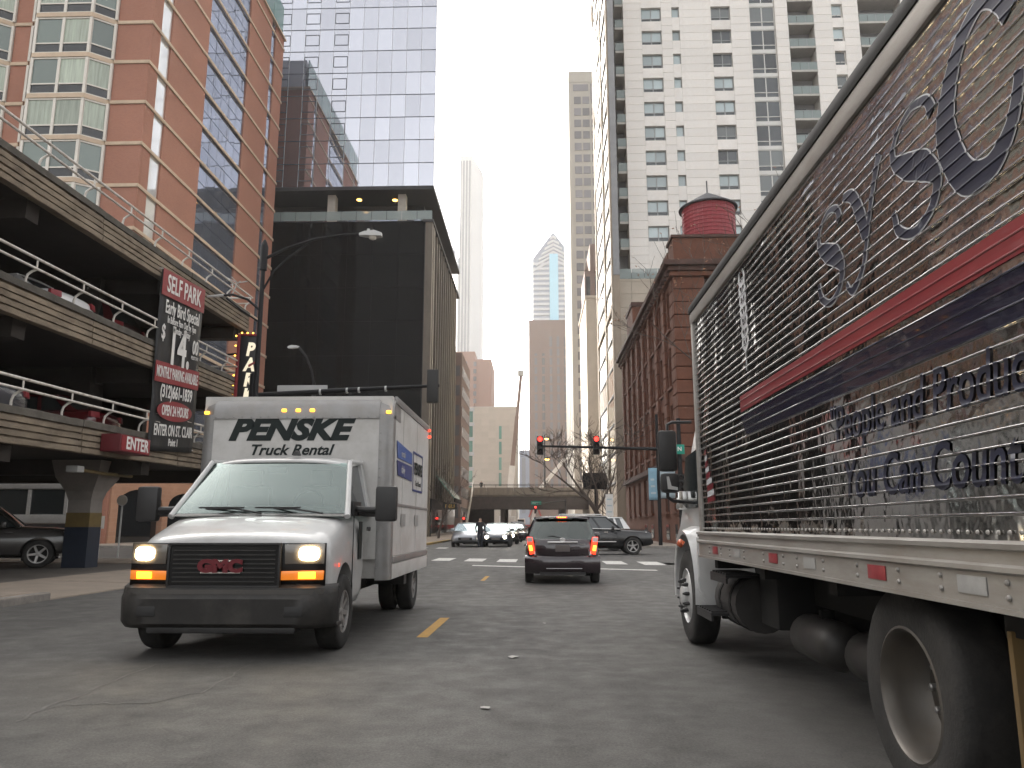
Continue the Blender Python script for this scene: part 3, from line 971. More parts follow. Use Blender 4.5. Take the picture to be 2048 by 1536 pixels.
# recessed terrace storey
MB(TO).box(-52, -13.2, 86.5, 111, 35.4, ZS - .43).build("terrace_wall", "soffit", gt)
for k in range(9):
    piece("terrace_window", boxmesh(1.75, .06, 2.6, "glass_blue"), (-2.9 - k * 1.85, 4.45, 37.2), gt)
for x in (-15.3, -23.5, -31.5):
    MB(TO).box(x - .45, x + .45, 83.2, 84.3, 35.4, ZS - .43).build("column", "concrete_light", gt)
for k, (x, y) in enumerate(((-20.6, 84.6), (-16.4, 84.8))):
    MB(TO).lathe([(.30, 0), (.30, .06)], (x, y, ZS - .5), 'z', 12).build("ceiling_lamp", "sodium_lit", gt)
for k in range(13):
    piece("balustrade_pane", boxmesh(1.7, .03, 1.1, "balcony_glass"), (-.95 - k * 1.74, .12, 36.0), gt)
# black podium, each glass panel a piece
MB(TO).box(-52, -11.9, 82.25, 111, 0.126, 35.4).build("podium_core", "sign_black", gt)
for r_ in range(9):
    for c in range(8):
        piece("podium_pane", boxmesh(2.9, .06, 3.86, "podium_glass"), (-.9 - 2.93 * (c + .5), .2, .2 + 3.9 * (r_ + .5)), gt, rot=(R(rnd.gauss(0, .15)), 0, R(rnd.gauss(0, .15))))
for k, y in enumerate((82.0, 83.4)):
    MB(TO).box(-12.3, -11.5, y, y + .85, .126, 35.38).build("stone_pier", "slate_stone", gt)
MB(TO).box(-12.25, -11.75, 82.86, 83.38, .126, 35.3).build("dark_slot", "mullion", gt)  # dark recessed strip between the two stone piers
for c in range(12):
    y = 84.4 + c * 2.2
    for r_ in range(9):
        piece("side_pane", boxmesh(.05, 1.5, 3.8, "glass_glint" if c > 7 else "glass_dark"), (-.22, y + 1.25 - 82 + .3, .2 + 3.9 * (r_ + .5)), gt, rot=(0, R(rnd.gauss(0, .5)), R(rnd.gauss(0, .8))))  # far panes carry the bright reflection in their colour
    MB(TO).box(-12.2, -11.55, y, y + .5, .126, 35.3).build("stone_pier", "slate_stone", gt)
MB(TO).box(-12.6, -11.4, 81.9, 112, ZS - 4.4, ZS - 4.08).build("terrace_edge", "soffit", gt)
# shopfront at street level
MB(TO).box(-11.7, -11.4, 84.5, 110, .126, 4.2).build("shopfront", "glass_dark", gt)

aw = thing("shop_awning", "dark green sloping awning over the shopfront at the black podium's foot", "awning", (-11.4, 92, 4.2))
b = MB((-11.4, 92, 4.2)); b.prism([(-11.4, 7.0), (-11.4, 6.9), (-9.3, 4.3), (-9.2, 4.4)], 'y', 88, 96); b.build("canopy", "glass_teal", aw)
MB((-11.4, 92, 4.2)).prism([(-9.3, 4.3), (-9.2, 4.38), (-9.2, 3.9), (-9.3, 3.9)], 'y', 88, 96).build("valance", "glass_dark", aw)
ys_ = thing("shop_sign", "small yellow lettered sign under the green awning", "sign", (-9.6, 90, 3.2))
MB((-9.6, 90, 3.2)).box(-10.5, -8.9, 87.6, 87.75, 3.1, 3.75).build("sign_board", "sign_black", ys_)
text("lettering", "DELI", "kerb_yellow", ys_, face_my(-.1, -2.42, .22), size=.55, bold=.02)

# brown block just beyond, same side
bb = thing("brown_block", "narrow grey brown office block just beyond the black podium", "building", (-11, 113, 0))
MB((-11, 113, 0)).box(-32, -11, 113, 127, .126, 27).build("wall", "tower_mauve", bb)
for r_ in range(8):
    MB((-11, 113, 0)).box(-10.99, -10.95, 113.6, 126.4, 2.4 + r_ * 3.0, 4.0 + r_ * 3.0).build("window_band", "tower_window", bb)
    MB((-11, 113, 0)).box(-31, -11.3, 112.95, 112.99, 2.4 + r_ * 3.0, 4.0 + r_ * 3.0).build("window_band", "tower_window", bb)

# ================================================================== SANDSTONE BUILDING
sb = thing("sandstone_building", "brown sandstone four storey building with dark cornice on the right corner", "building", (8.8, 47.4, 0))
BO = (8.8, 47.4, 0)
MB(BO).box(9.15, 34, 47.75, 77.0, 0.126, 17.4).build("core", "joint_dark", sb)
WR = ((13.9, 16.6), (10.1, 12.8), (6.3, 9.0), (2.2, 4.9))
WY = [48.75 + 3.45 * k for k in range(8)]
WW = 1.55
# street side: flat spandrels and piers around the openings
edges = [47.75] + [v for y in WY for v in (y, y + WW)] + [77.0]
zb = [0.126, 2.2, 4.9, 6.3, 9.0, 10.1, 12.8, 13.9, 16.6, 17.4]
for i in range(0, len(zb) - 1, 2):
    MB(BO).box(8.9, 9.14, 48.62, 77.0, zb[i], zb[i + 1]).build("spandrel", "sandstone", sb)
for i in range(8):
    y0 = WY[i] + WW; y1 = WY[i + 1] if i < 7 else 77.0
    for j in range(1, len(zb) - 1, 2):
        MB(BO).box(8.9, 9.14, y0, y1, zb[j], zb[j + 1]).build("pier", "sandstone", sb)
    # pilaster standing proud with grooved blocks
    ym = (y0 + y1) / 2
    z = 5.6
    k = 0
    while z < 16.9:
        piece("stone_block", boxmesh(.2, 1.05, .86, "sandstone", .03), (0.0, ym - 47.4, z + .44), sb)
        z += .9
# rusticated corner pier and front
z = 0.16; k = 0
crs = boxmesh(7.4, .34, .80, "sandstone", .035)
cor = boxmesh(.34, 1.18, .80, "sandstone", .035)
while z < 16.9:
    inwin = any(a - .3 < z + .4 < c_ + .2 for a, c_ in WR)
    if inwin:
        piece("stone_course", boxmesh(2.0, .34, .80, "sandstone", .035), (1.02, .17, z + .41), sb)
        piece("stone_course", boxmesh(4.0, .34, .80, "sandstone", .035), (5.4, .17, z + .41), sb)
    else:
        piece("stone_course", crs, (3.7, .17, z + .41), sb)
    piece("stone_course", cor, (.17 - .002, .60 + .34, z + .41), sb)
    z += .84; k += 1
MB(BO).box(16.25, 34, 47.5, 47.74, .126, 17.4).build("front_wall", "sandstone", sb)
# windows (side and front)
def win(x, y, z0, z1, side):
    zm = (z0 + z1) / 2
    if side:
        f = MB(BO)
        f.box(9.06, 9.14, y + .002, y + .09, z0, z1); f.box(9.06, 9.14, y + WW - .09, y + WW - .002, z0, z1)
        f.box(9.06, 9.14, y + .09, y + WW - .09, zm - .05, zm + .05); f.box(9.06, 9.14, y + .09, y + WW - .09, z1 - .09, z1)
        w_ = f.build("window", "sandstone_dark", sb)
        MB(BO).box(9.10, 9.12, y + .1, y + WW - .1, z0, z1 - .1).build("pane", "window_dark", w_)
        MB(BO).box(8.72, 9.13, y - .12, y + WW + .12, z0 - .16, z0 - .002).build("sill", "sandstone", w_)
    else:
        f = MB(BO)
        f.box(x, x + .08, 47.70, 47.745, z0, z1); f.box(x + 1.3, x + 1.38, 47.70, 47.745, z0, z1); f.box(x + .08, x + 1.3, 47.70, 47.745, zm - .05, zm + .05)
        w_ = f.build("window", "sandstone_dark", sb)
        MB(BO).box(x + .08, x + 1.3, 47.72, 47.74, z0, z1).build("pane", "window_dark", w_)
for (z0, z1) in WR:
    for y in WY:
        win(0, y, z0, z1, True)
    win(10.85, 0, z0, z1, False)
for y in WY[:5]:
    b = MB(BO).box(8.86, 8.895, y + .1, y + 1.3, .35, 1.35)
    b.build("basement_window", "window_dark", sb)
# belt course and cornice
def band(z0, z1, out, mat):
    b = MB(BO); b.box(8.8 - out, 9.1, 47.4 - out, 77.1, z0, z1); b.box(9.1, 34, 47.4 - out, 47.74, z0, z1)
    return b.build("cornice" if z0 > 10 else "belt_course", mat, sb, bevel=.02)
band(5.15, 5.55, .14, "sandstone_dark")
band(16.95, 17.25, .18, "sandstone"); band(17.26, 17.55, .34, "sandstone_dark"); band(17.56, 17.92, .58, "sandstone_dark")
dn = boxmesh(.3, .22, .22, "sandstone_dark")
for k in range(34):
    piece("dentil", dn, (-.26, .3 + k * .87, 17.14), sb)
# attic and roof blocks
MB(BO).box(8.95, 34, 47.55, 49.4, 17.93, 19.6).build("attic", "sandstone", sb)
MB(BO).box(8.82, 34, 47.42, 49.5, 19.6, 19.78).build("attic_cap", "sandstone_dark", sb)
MB(BO).box(9.1, 34, 49.42, 77, 17.93, 18.1).build("roof", "tank_roof", sb)
MB(BO).box(9.0, 10.6, 50.2, 53.0, 18.1, 19.55).build("roof_block", "sandstone", sb)
MB(BO).box(8.9, 11.2, 68.2, 72.6, 18.1, 21.0).build("chimney_block", "sandstone", sb)
MB(BO).box(8.8, 11.3, 68.1, 72.7, 21.0, 21.4).build("chimney_cap", "sandstone_dark", sb)
# drain pipe on the front
MB(BO).tube([(9.95, 47.28, .2), (9.95, 47.28, 12.5), (10.2, 47.3, 13.4)], .12, 8).build("drain_pipe", "sandstone_dark", sb, smooth=60)
MB(BO).box(9.05, 9.75, 47.1, 47.38, 2.9, 4.3).build("wall_box", "sandstone_dark", sb)

# ---- water tank
wt = thing("water_tank", "round red wooden water tank with black conical roof on the sandstone building", "water tank", (12.6, 53.0, 18.1))
NS = 36
st = MB()
a0 = 2 * PI / NS
st.loft([[(1.86 * math.cos(-a0 * .48), 1.86 * math.sin(-a0 * .48), z), (1.86 * math.cos(a0 * .48), 1.86 * math.sin(a0 * .48), z), (1.76 * math.cos(a0 * .48), 1.76 * math.sin(a0 * .48), z), (1.76 * math.cos(-a0 * .48), 1.76 * math.sin(-a0 * .48), z)] for z in (2.2, 5.7)])
stm = st.mesh("stave"); stm.materials.append(M("tank_red"))
for k in range(NS):
    piece("stave", stm, (0, 0, 0), wt, rot=(0, 0, k * a0))
MB().lathe([(1.75, 2.25), (1.75, 5.65)], (0, 0, 0), 'z', 24).build("shell", "sign_red_dark", wt)
for k in range(12):
    z = 2.35 + k * .285
    b = MB(); n = 36
    b.loft([[((1.865 + .03 * c) * math.cos(2 * PI * i / n), (1.865 + .03 * c) * math.sin(2 * PI * i / n), z + d) for i in range(n)] for c, d in ((0, -.045), (1, -.035), (1, .035), (0, .045))], True, False)
    b.build("hoop", "tank_red", wt, smooth=60)
MB().lathe([(2.08, 5.66), (2.1, 5.74), (1.0, 6.45), (.12, 6.98), (0.0, 7.0)], (0, 0, 0), 'z', 28).build("roof", "tank_roof", wt, smooth=30)
MB().tube([(0, 0, 6.9), (0, 0, 7.95)], .05, 6).build("vent_pipe", "tank_roof", wt)
for k in range(6):
    a = k * PI / 3
    MB().tube([(1.5 * math.cos(a), 1.5 * math.sin(a), .0), (1.5 * math.cos(a), 1.5 * math.sin(a), 2.2)], .09, 6).build("leg", "tank_roof", wt)
MB().lathe([(1.85, 2.05), (1.85, 2.2)], (0, 0, 0), 'z', 24).build("platform", "tank_roof", wt)

# ================================================================== WHITE APARTMENT TOWER
at = thing("apartment_tower", "white panelled apartment tower with balconies and sun glint coloured into its street side glass", "building", (8.8, 84.4, 0))
AO = (8.8, 84.4, 0)
YF = 88.0
WT = [66.1 - 3.26 * k + 3.26 * 4 for k in range(14)]      # window tops, highest first
cols = [("A", 13.7, 16.2), ("B", 17.55, 18.5), ("C", 22.5, 24.9), ("D", 27.35, 30.5), ("E", 32.1, 35.3), ("F", 37.6, 38.95), ("G", 40.9, 46.2)]
Z0, Z1 = 30.9, 80.0
MB(AO).box(11.6, 47.5, YF + 1.9, 112, Z0, Z1).build("core", "wall_grey", at)
# cladding panels: cells between openings
xs = [11.4]
for n_, a, c_ in cols: xs += [a, c_]
xs.append(47.5)
for ci in range(len(xs) - 1):
    a, c_ = xs[ci], xs[ci + 1]
    isw = ci % 2 == 1
    MBb = MB(AO)
    if not isw:
        MBb.box(a, c_, YF + .08, YF + 1.9, Z0, Z1)
        MBb.build("wall_backing", "joint_grey", at)
        wd = c_ - a
        z = Z0 + .02
        while z < 69:
            piece("cladding_panel", boxmesh(wd - .03, .10, 1.087 - .03, "cladding_white"), (a + wd / 2 - 8.8, YF + .05 - 84.4, z + .543), at)
            z += 1.087
        MB(AO).box(a + .02, c_ - .02, YF, YF + .1, z, Z1).build("upper_cladding", "cladding_white", at)
    else:
        n_ = cols[ci // 2][0]
        hgt = {"A": 1.95, "B": 1.45, "C": 1.95, "D": 2.75, "F": 1.95}.get(n_)
        if n_ in "ABCDF":
            prev = Z1
            for t in WT + [None]:
                if t is not None and t - hgt < Z0 + .3: continue
                lo = t if t is not None else Z0
                if n_ == "D": matp = "frame_white"
                else: matp = "cladding_white"
                if prev - lo > .05:
                    MB(AO).box(a, c_, YF + (.02 if n_ != "D" else .25), YF + 1.9, lo, prev).build("spandrel_panel", matp, at)
                if t is None: break
                prev = t - hgt
                # window: frame, panes, dark lower vents
                f = MB(AO)
                y0, y1 = YF + .30, YF + .40
                f.box(a, a + .10, y0, y1, t - hgt, t); f.box(c_ - .10, c_, y0, y1, t - hgt, t); f.box(a + .1, c_ - .1, y0, y1, t - .1, t)
                xm = (a + c_) / 2
                if n_ in "ACD":
                    f.box(xm - .06, xm + .06, y0, y1, t - hgt, t - .1)
                zt_ = t - hgt + (.55 if n_ != "D" else .62)
                if n_ != "B": f.box(a + .1, xm - .06, y0 + .01, y1, zt_ - .05, zt_ + .05); f.box(xm + .06, c_ - .1, y0 + .01, y1, zt_ - .05, zt_ + .05)
                w_ = f.build("window", "frame_white" if n_ in "DF" else "frame_grey", at)
                hv = [(a + .1, xm - .06), (xm + .06, c_ - .1)] if n_ in "ACD" else [(a + .1, c_ - .1)]
                mt = "window_pale" if (n_ in "AB" or rnd.random() < .45) and n_ != "D" else ("window_dark" if rnd.random() < .5 else "window_grey")
                for (p, q) in hv:
                    MB(AO).box(p, q, YF + .36, YF + .42, zt_ if n_ != "B" else t - hgt, t - .1).build("pane", mt, w_)
                    if n_ != "B": MB(AO).box(p, q, YF + .37, YF + .42, t - hgt, zt_).build("vent_pane", "window_dark", w_)
                MB(AO).box(a + .002, c_ - .002, YF + .43, YF + 1.85, t - hgt, t).build("reveal", "wall_grey", w_)
        else:
            for t in WT:
                sl = t - 2.62
                if sl < Z0 + .5: continue
                s_ = MB(AO).box(a + .01, c_ - .01, YF - .12, YF + 1.9, sl - .28, sl).build("balcony_slab", "balcony_slab", at)
                nb = 3 if n_ == "E" else 5
                wd = (c_ - a) / nb
                for k in range(nb):
                    MB(AO).box(a + wd * k + .03, a + wd * (k + 1) - .03, YF - .05, YF - .02, sl + .06, sl + 1.05).build("balustrade_pane", "balcony_glass", s_)
                MB(AO).box(a + .02, c_ - .02, YF - .06, YF, sl + 1.051, sl + 1.11).build("handrail", "frame_grey", s_)
                MB(AO).box(a + .3, a + 2.1, YF + 1.84, YF + 1.89, sl + .05, t - .3).build("door_pane", "window_dark", s_)
# grey recess with balconies left of the white front
MB(AO).box(9.72, 11.6, 90.5, 100, 29, Z1).build("recess_wall", "wall_grey", at)
for t in WT:
    sl = t - 2.62
    if sl < 31: continue
    s_ = MB(AO).box(10.35, 11.39, 88.15, 90.49, sl - .3, sl).build("balcony_slab", "balcony_slab", at)
    MB(AO).box(10.36, 11.39, 88.16, 88.2, sl + .03, sl + 1.1).build("balustrade_pane", "balcony_glass", s_)
    MB(AO).box(10.36, 10.4, 88.21, 90.4, sl + .03, sl + 1.1).build("balustrade_pane", "balcony_glass", s_)
# street-side slab, sun glint coloured into its glass
MB(AO).box(9.0, 9.71, 84.4, 106, .126, 92).build("side_slab", "side_stone", at)
MB(AO).box(8.99, 9.715, 84.34, 84.395, 29.46, 92).build("slab_end", "wall_grey", at)
for (ya, yb) in ((85.4, 92.6), (94.0, 104.6)):
    z = 6.0
    while z < 88:
        piece("side_shadow_line", boxmesh(.16, yb - ya, .22, "wall_grey"), (.12, (ya + yb) / 2 - 84.4, z + .05), at)  # grey strip stands in for the shadow line below each pane
        piece("side_pane", boxmesh(.06, yb - ya - .1, 2.95, "glass_glint"), (.16, (ya + yb) / 2 - 84.4, z + 1.63), at, rot=(0, R(rnd.gauss(.6, .5)), R(rnd.gauss(.5, .5))))
        z += 3.26
for y in (84.42, 92.7, 104.7):
    MB(AO).box(8.8, 8.99, y, y + (1.0 if y < 92 else 1.2), .126, 92).build("side_pier", "side_stone", at)
MB(AO).box(8.78, 8.99, 85.42, 104.69, 25.5, 26.2).build("side_band", "side_stone", at)
z = .126
while z < 29:       # podium cladding
    for k, (a, c_) in enumerate(((9.72, 11.2), (11.2, 14.0), (14.0, 18.0), (18.0, 22.0), (22, 26))):
        piece("podium_panel", boxmesh(c_ - a - .04, .1, 1.58, "cladding_cream"), ((a + c_) / 2 - 8.8, 86.05 - 84.4, z + .81), at)
    z += 1.62
MB(AO).box(9.72, 46, 86.11, 110, .126, 29.2).build("podium", "joint_grey", at)
MB(AO).box(9.72, 46, 85.95, 88, 29.21, 29.45).build("podium_edge", "cladding_cream", at)
for k in range(7):
    piece("balustrade_pane", boxmesh(1.45, .04, 1.2, "balcony_glass"), (1.75 + k * 1.5, 1.75, 30.15), at)
for x in (12.6, 19, 26):
    MB(AO).box(x, x + .8, 89, 89.8, 29.2, Z0).build("column", "concrete_light", at)
MB(AO).box(11.4, 47.5, YF + .09, 110, Z0 - .25, Z0 - .001).build("soffit_slab", "soffit", at)
MB(AO).box(11.9, 46, 90, 109, 29.21, Z0 - .26).build("lobby", "wall_grey", at)

# ================================================================== BEYOND: BLOCKS ALONG THE STREET
bg = thing("beige_block", "plain beige stone block beyond the apartment tower's glass street side", "building", (8.8, 128, 0))
b = MB((8.8, 128, 0)).box(8.8, 30, 128, 147, .126, 39.8); b.build("wall", "cladding_cream", bg)
for k in range(5):
    for j in range(2):
        MB((8.8, 128, 0)).box(10.75 + j * 3, 11.6 + j * 3, 127.95, 127.99, 8 + k * 5.5, 11 + k * 5.5).build("window", "window_dark", bg)
MB((8.8, 128, 0)).box(8.6, 30.2, 127.8, 147.2, 39.81, 40.3).build("cornice", "cladding_cream", bg)
og = thing("ornate_tower", "small dark ornate tower top rising behind the beige block", "building", (9, 133, 0))
OO = (9, 133, 0)
MB(OO).box(9.0, 22, 133, 143, .126, 46.5).build("wall", "tower_mauve", og)
MB(OO).box(10.1, 22, 134, 142.5, 46.51, 52).build("upper_storey", "tower_mauve", og)
for k in range(6):
    MB(OO).prism([(9.0 + k * 1.6, 46.5), (9.7 + k * 1.6, 46.5), (9.35 + k * 1.6, 48.4)], 'y', 132.6, 133.2).build("pinnacle", "tower_mauve", og)
    MB(OO).box(9.25 + k * 1.6, 9.95 + k * 1.6, 132.9, 132.97, 41, 45.4).build("window", "window_dark", og)
for y in (134, 136.5, 139):
    MB(OO).box(8.93, 8.98, y, y + 1.1, 40.5, 45.5).build("window", "window_dark", og)

gr = thing("grid_tower", "tall cream office tower with dark gridded windows right of the sky gap", "building", (9.7, 166, 0))
QO = (9.7, 166, 0)
MB(QO).box(8.35, 45, 168, 204, .126, 105.5).build("wall", "tower_cream", gr)
MB(QO).box(8.3, 45, 167.9, 204, 105.51, 108.3).build("parapet", "tower_cream", gr)
gw = boxmesh(1.62, .16, 1.85, "tower_window")
z = 9.0
while z < 103:
    for k, x in enumerate((10.4, 12.4, 14.45, 16.5)):
        piece("window", gw, (x - 9.7, 1.98, z), gr)
    z += 2.96
MB(QO).box(9.4, 13.0, 167.9, 167.99, 103.2, 104.9).build("louvre", "tower_window", gr)
MB(QO).box(13.5, 15.4, 167.85, 167.99, 100.9, 105.0).build("louvre", "tower_window", gr)
for k in range(4):
    MB(QO).box(8.28, 8.34, 172 + k * 8, 173.2 + k * 8, 6, 104).build("side_groove", "tower_window", gr)

mv = thing("mauve_tower", "mauve brown brick tower with dark vertical window strips at the street's end", "building", (4, 260, 0))
VO = (4, 260, 0)
MB(VO).box(-2.1, 32, 260, 285, -.05, 71.9).build("wall", "tower_mauve", mv)
for k, x in enumerate((-.2, 2.4, 5.0, 7.5, 10.0)):
    s_ = MB(VO).box(x, x + .95, 259.9, 259.97, 12, 66 if k > 1 else 60).build("window_strip", "tower_window", mv)
    for j in range(16):
        MB(VO).box(x - .02, x + .97, 259.84, 259.89, 13.6 + j * 3.2, 14.3 + j * 3.2).build("spandrel", "tower_mauve", s_)

st2 = thing("stepped_tower", "brown stepped office tower above the pale stone building", "building", (-24, 300, 0))
UO = (-24, 300, 0)
MB(UO).box(-52, -24.1, 300, 330, -.05, 70).build("wall", "tower_brown", st2)
MB(UO).box(-24.09, -17.5, 300.5, 326, -.05, 66.9).build("lower_wall", "tower_brown", st2)
for x in (-29.4, -27.7):
    MB(UO).box(x, x + .55, 299.9, 299.97, 30, 66).build("window_strip", "tower_window", st2)
for k in range(9):
    MB(UO).box(-24.6, -23.4, 299.9, 299.97, 40 + k * 3, 41.8 + k * 3).build("window", "tower_window", st2)

ls = thing("limestone_building", "pale limestone building with green glass corner and slot windows beyond the viaduct", "building", (-12, 200, 0))
LO = (-12, 200, 0)
MB(LO).box(-22, -4.9, 200.1, 222, -.05, 32.2).build("wall", "joint_grey", ls)
for r_ in range(20):
    for k in range(6):
        a = -16.0 + k * 1.85
        if k == 3: continue
        piece("stone_panel", boxmesh(1.82 if k != 4 else 1.82, .1, 1.57, "lime_pale"), (a + .92 + 12, .05, .8 + r_ * 1.6), ls)
for j, (z0, z1) in enumerate(((23.6, 27.0), (19.6, 22.9), (15.5, 18.8), (11.4, 14.8))):
    MB(LO).box(-9.55, -8.85, 199.97, 200.09, z0, z1).build("slot_window", "glass_teal", ls)
for (a, c_) in ((-10.45, -9.57), (-8.83, -8.62)):
    MB(LO).box(a, c_, 200, 200.1, 0, 32.2).build("stone_panel", "lime_pale", ls)
for (z0, z1) in ((27.02, 32.2), (22.92, 23.58), (18.82, 19.58), (14.82, 15.48), (0, 11.38)):
    MB(LO).box(-9.56, -8.84, 200.0, 200.09, z0, z1).build("stone_panel", "lime_pale", ls)
for r_ in range(8):
    for k in range(3):
        piece("glass_pane", boxmesh(1.85, .08, 2.9, "glass_teal"), (-21.2 + k * 1.92 + 12, .04, 2.2 + r_ * 3.9), ls)
    MB(LO).box(-22.1, -16.1, 199.9, 200.1, 3.7 + r_ * 3.9, 4.55 + r_ * 3.9).build("floor_band", "tower_spandrel", ls)

# ---- distant skyline
an = thing("white_slab_tower", "tall pale slab tower with vertical grey stripes fading into the haze", "building", (-53, 600, 0))
NO_ = (-53, 600, 0)
MB(NO_).box(-63, -51.7, 600, 622, -.05, 307.5).build("wall", "tower_pale", an)
MB(NO_).hexa([(-51.69, 600.2, -.05), (-43.0, 603, -.05), (-43.0, 622, -.05), (-51.69, 622, -.05), (-51.69, 600.2, 307), (-43.0, 603, 293), (-43, 622, 293), (-51.69, 622, 307)]).build("side_wall", "tower_pale", an)
for k in range(4):
    MB(NO_).box(-62.0 + k * 2.55, -60.6 + k * 2.55, 599.5, 599.98, 0, 303).build("window_strip", "tower_strip_grey", an)
pu = thing("spired_tower", "blue grey tower with chevron peak and spire in the sky gap", "building", (12.3, 480, 0))
PO = (12.3, 480, 0)
MB(PO).prism([(-1.2, -.05), (25.8, -.05), (25.8, 173), (12.3, 191.5), (-1.2, 173)], 'y', 480, 505).build("body", "tower_blue", pu)
for k in range(33):
    z = 60 + k * 3.4
    w0 = -1.25
    MB(PO).box(w0, 9.6, 479.3, 479.97, z, z + 1.5).build("floor_band", "tower_spandrel", pu)
    MB(PO).box(15.4, 25.8, 479.3, 479.97, z, z + 1.5).build("floor_band", "tower_spandrel", pu)
for k in range(7):
    t0 = k * 2.6
    for sx in (-1, 1):
        pts = [(12.3, 171.5 + t0), (12.3, 173.0 + t0), (12.3 + sx * (13.3 - t0 * .73), 173.0 + t0 - (13.3 - t0 * .73) * .55), (12.3 + sx * (13.3 - t0 * .73), 171.5 + t0 - (13.3 - t0 * .73) * .55)]
        MB(PO).prism(pts if sx > 0 else pts[::-1], 'y', 479.0, 479.98).build("chevron", "tower_spandrel", pu)
MB(PO).box(9.7, 15.3, 478.6, 479.96, 0, 176).build("centre_glass", "tower_bluelight", pu)
MB(PO).tube([(12.3, 490, 190), (12.3, 490, 200)], [.5, .1], 6).build("spire", "tower_spandrel", pu)
hz_ = thing("hazy_block", "faint hazy block low in the gap beyond the viaduct", "building", (-1, 420, 0))
MB((-1, 420, 0)).box(-9, -3, 420, 440, -.05, 42).build("wall", "tower_blue", hz_)
MB((-1, 420, 0)).box(-7.5, -5.5, 419.8, 419.98, 8, 38).build("window_strip", "tower_strip_grey", hz_)

# ================================================================== VIADUCT
vd = thing("viaduct", "road viaduct crossing the street with concrete parapet and dark steel girders", "bridge", (0, 130, 0))
DO = (0, 130, 0)
MB(DO).box(-30, 40, 130, 150, 6.1, 7.0).build("deck", "viaduct_concrete", vd)
for k in range(10):
    piece("fascia_panel", boxmesh(4.45, .25, 1.3, "viaduct_concrete", .02), (-19.5 + k * 4.5, -.15, 6.95), vd)
MB(DO).box(-30, 40, 129.9, 130.3, 4.15, 6.09).build("girder", "viaduct_steel", vd)
MB(DO).box(-30, 40, 129.7, 130.45, 4.0, 4.14).build("girder_flange", "viaduct_steel", vd)
for k in range(4):
    MB(DO).box(-30, 40, 134 + k * 4.5, 134.4 + k * 4.5, 4.3, 6.09).build("girder", "viaduct_steel", vd)
for x in (-13.2, -5.6, 4.6, 10.5):
    for y in (131, 148):
        MB(DO).box(x - .35, x + .35, y - .35, y + .35, -.05 if -7.3 < x < 4.4 else .126, 4.29).build("pier", "viaduct_steel", vd)
for z in (7.9, 8.12):
    MB(DO).tube([(-28, 129.95, z), (40, 129.95, z)], .045, 6).build("handrail", "black_metal", vd)
rp = MB().tube([(0, 0, 0), (0, 0, .52)], .04, 6).mesh("rail_post"); rp.materials.append(M("black_metal"))
for k in range(22):
    piece("rail_post", rp, (-20 + k * 1.9, -.05, 7.6), vd)
# back wall of the lower street beyond the viaduct
MB(DO).box(-30, -8, 149, 150, .126, 6.0).build("abutment", "viaduct_steel", vd)
gs = thing("overhead_sign", "small green street sign fixed to the viaduct girder", "sign", (0, 129.6, 5.0))
MB((0, 129.6, 5.0)).box(-.8, .9, 129.62, 129.68, 4.75, 5.3).build("board", "street_green", gs)
text("lettering", "Michigan", "sign_white", gs, face_my(.05, .015, .02), size=.36)

# stairs up to the viaduct
sr = thing("stairs", "steel stairs climbing to the viaduct on the left side of the street", "stairs", (-11.4, 117, 0.126))
TO2 = (-11.4, 117, .126)
N_ = 34
tread = boxmesh(1.7, .32, .05, "viaduct_concrete")
for k in range(N_):
    piece("tread", tread, (0, .2 + k * .37, .2 + k * .215), sr)
for x in (-12.3, -10.5):
    MB(TO2).hexa([(x - .05, 117, .13), (x + .05, 117, .13), (x + .05, 129.7, 7.35), (x - .05, 129.7, 7.35), (x - .05, 117, .5), (x + .05, 117, .5), (x + .05, 129.7, 7.72), (x - .05, 129.7, 7.72)]).build("stringer", "concrete_light", sr)
    MB(TO2).tube([(x, 117, 1.35), (x, 129.7, 8.6)], .05, 6).build("handrail", "concrete_light", sr)
    for k in range(8):
        MB(TO2).tube([(x, 117.2 + k * 1.75, .45 + k), (x, 117.2 + k * 1.75, 1.4 + k)], .03, 5).build("baluster", "concrete_light", sr)

# ================================================================== STREET FURNITURE
def lamp_head(b, p, dx):
    """cobra head lantern pointing along dx"""
    x, y, z = p
    b.loft([[(x + dx * t, y - w_, z + h0), (x + dx * t, y + w_, z + h0), (x + dx * t, y + w_ * .8, z + h1), (x + dx * t, y - w_ * .8, z + h1)] for t, w_, h0, h1 in ((0, .06, -.03, .05), (.18, .12, -.05, .10), (.5, .17, -.08, .12), (.75, .10, -.06, .05))])


lp = thing("street_lamp", "black street lamp with a long and a short arm at the near left corner", "street lamp", (-8.95, 24.0, 0.126))
KO = (-8.95, 24, .126)
MB(KO).tube([(-8.95, 24, .12), (-8.95, 24, 1.0), (-8.95, 24, 5), (-8.95, 24, 10.35)], [.15, .10, .085, .07], 12).build("pole", "black_metal", lp, smooth=60)
MB(KO).lathe([(.30, 0), (.30, .08), (.24, .35), (.19, .9)], (-8.95, 24, .126), 'z', 12).build("base", "black_metal", lp, smooth=40)
MB(KO).lathe([(.12, 0), (.13, .8), (.08, .95), (.03, 1.05)], (-8.95, 24, 9.55), 'z', 12).build("cap", "black_metal", lp, smooth=40)
MB(KO).tube([(-8.9, 24, 9.95), (-8.2, 24, 10.3), (-7.3, 24, 10.6), (-6.4, 24, 10.74), (-5.75, 24, 10.78)], [.055, .05, .045, .04, .04], 8).build("arm", "black_metal", lp, smooth=60)
MB(KO).tube([(-8.9, 24, 8.9), (-8.6, 24, 9.5), (-8.1, 24, 10.0), (-7.5, 24, 10.45)], .035, 8).build("brace", "black_metal", lp, smooth=60)
b = MB(KO); lamp_head(b, (-5.8, 24, 10.74), 1); b.build("lantern", "lamp_grey", lp, smooth=40)
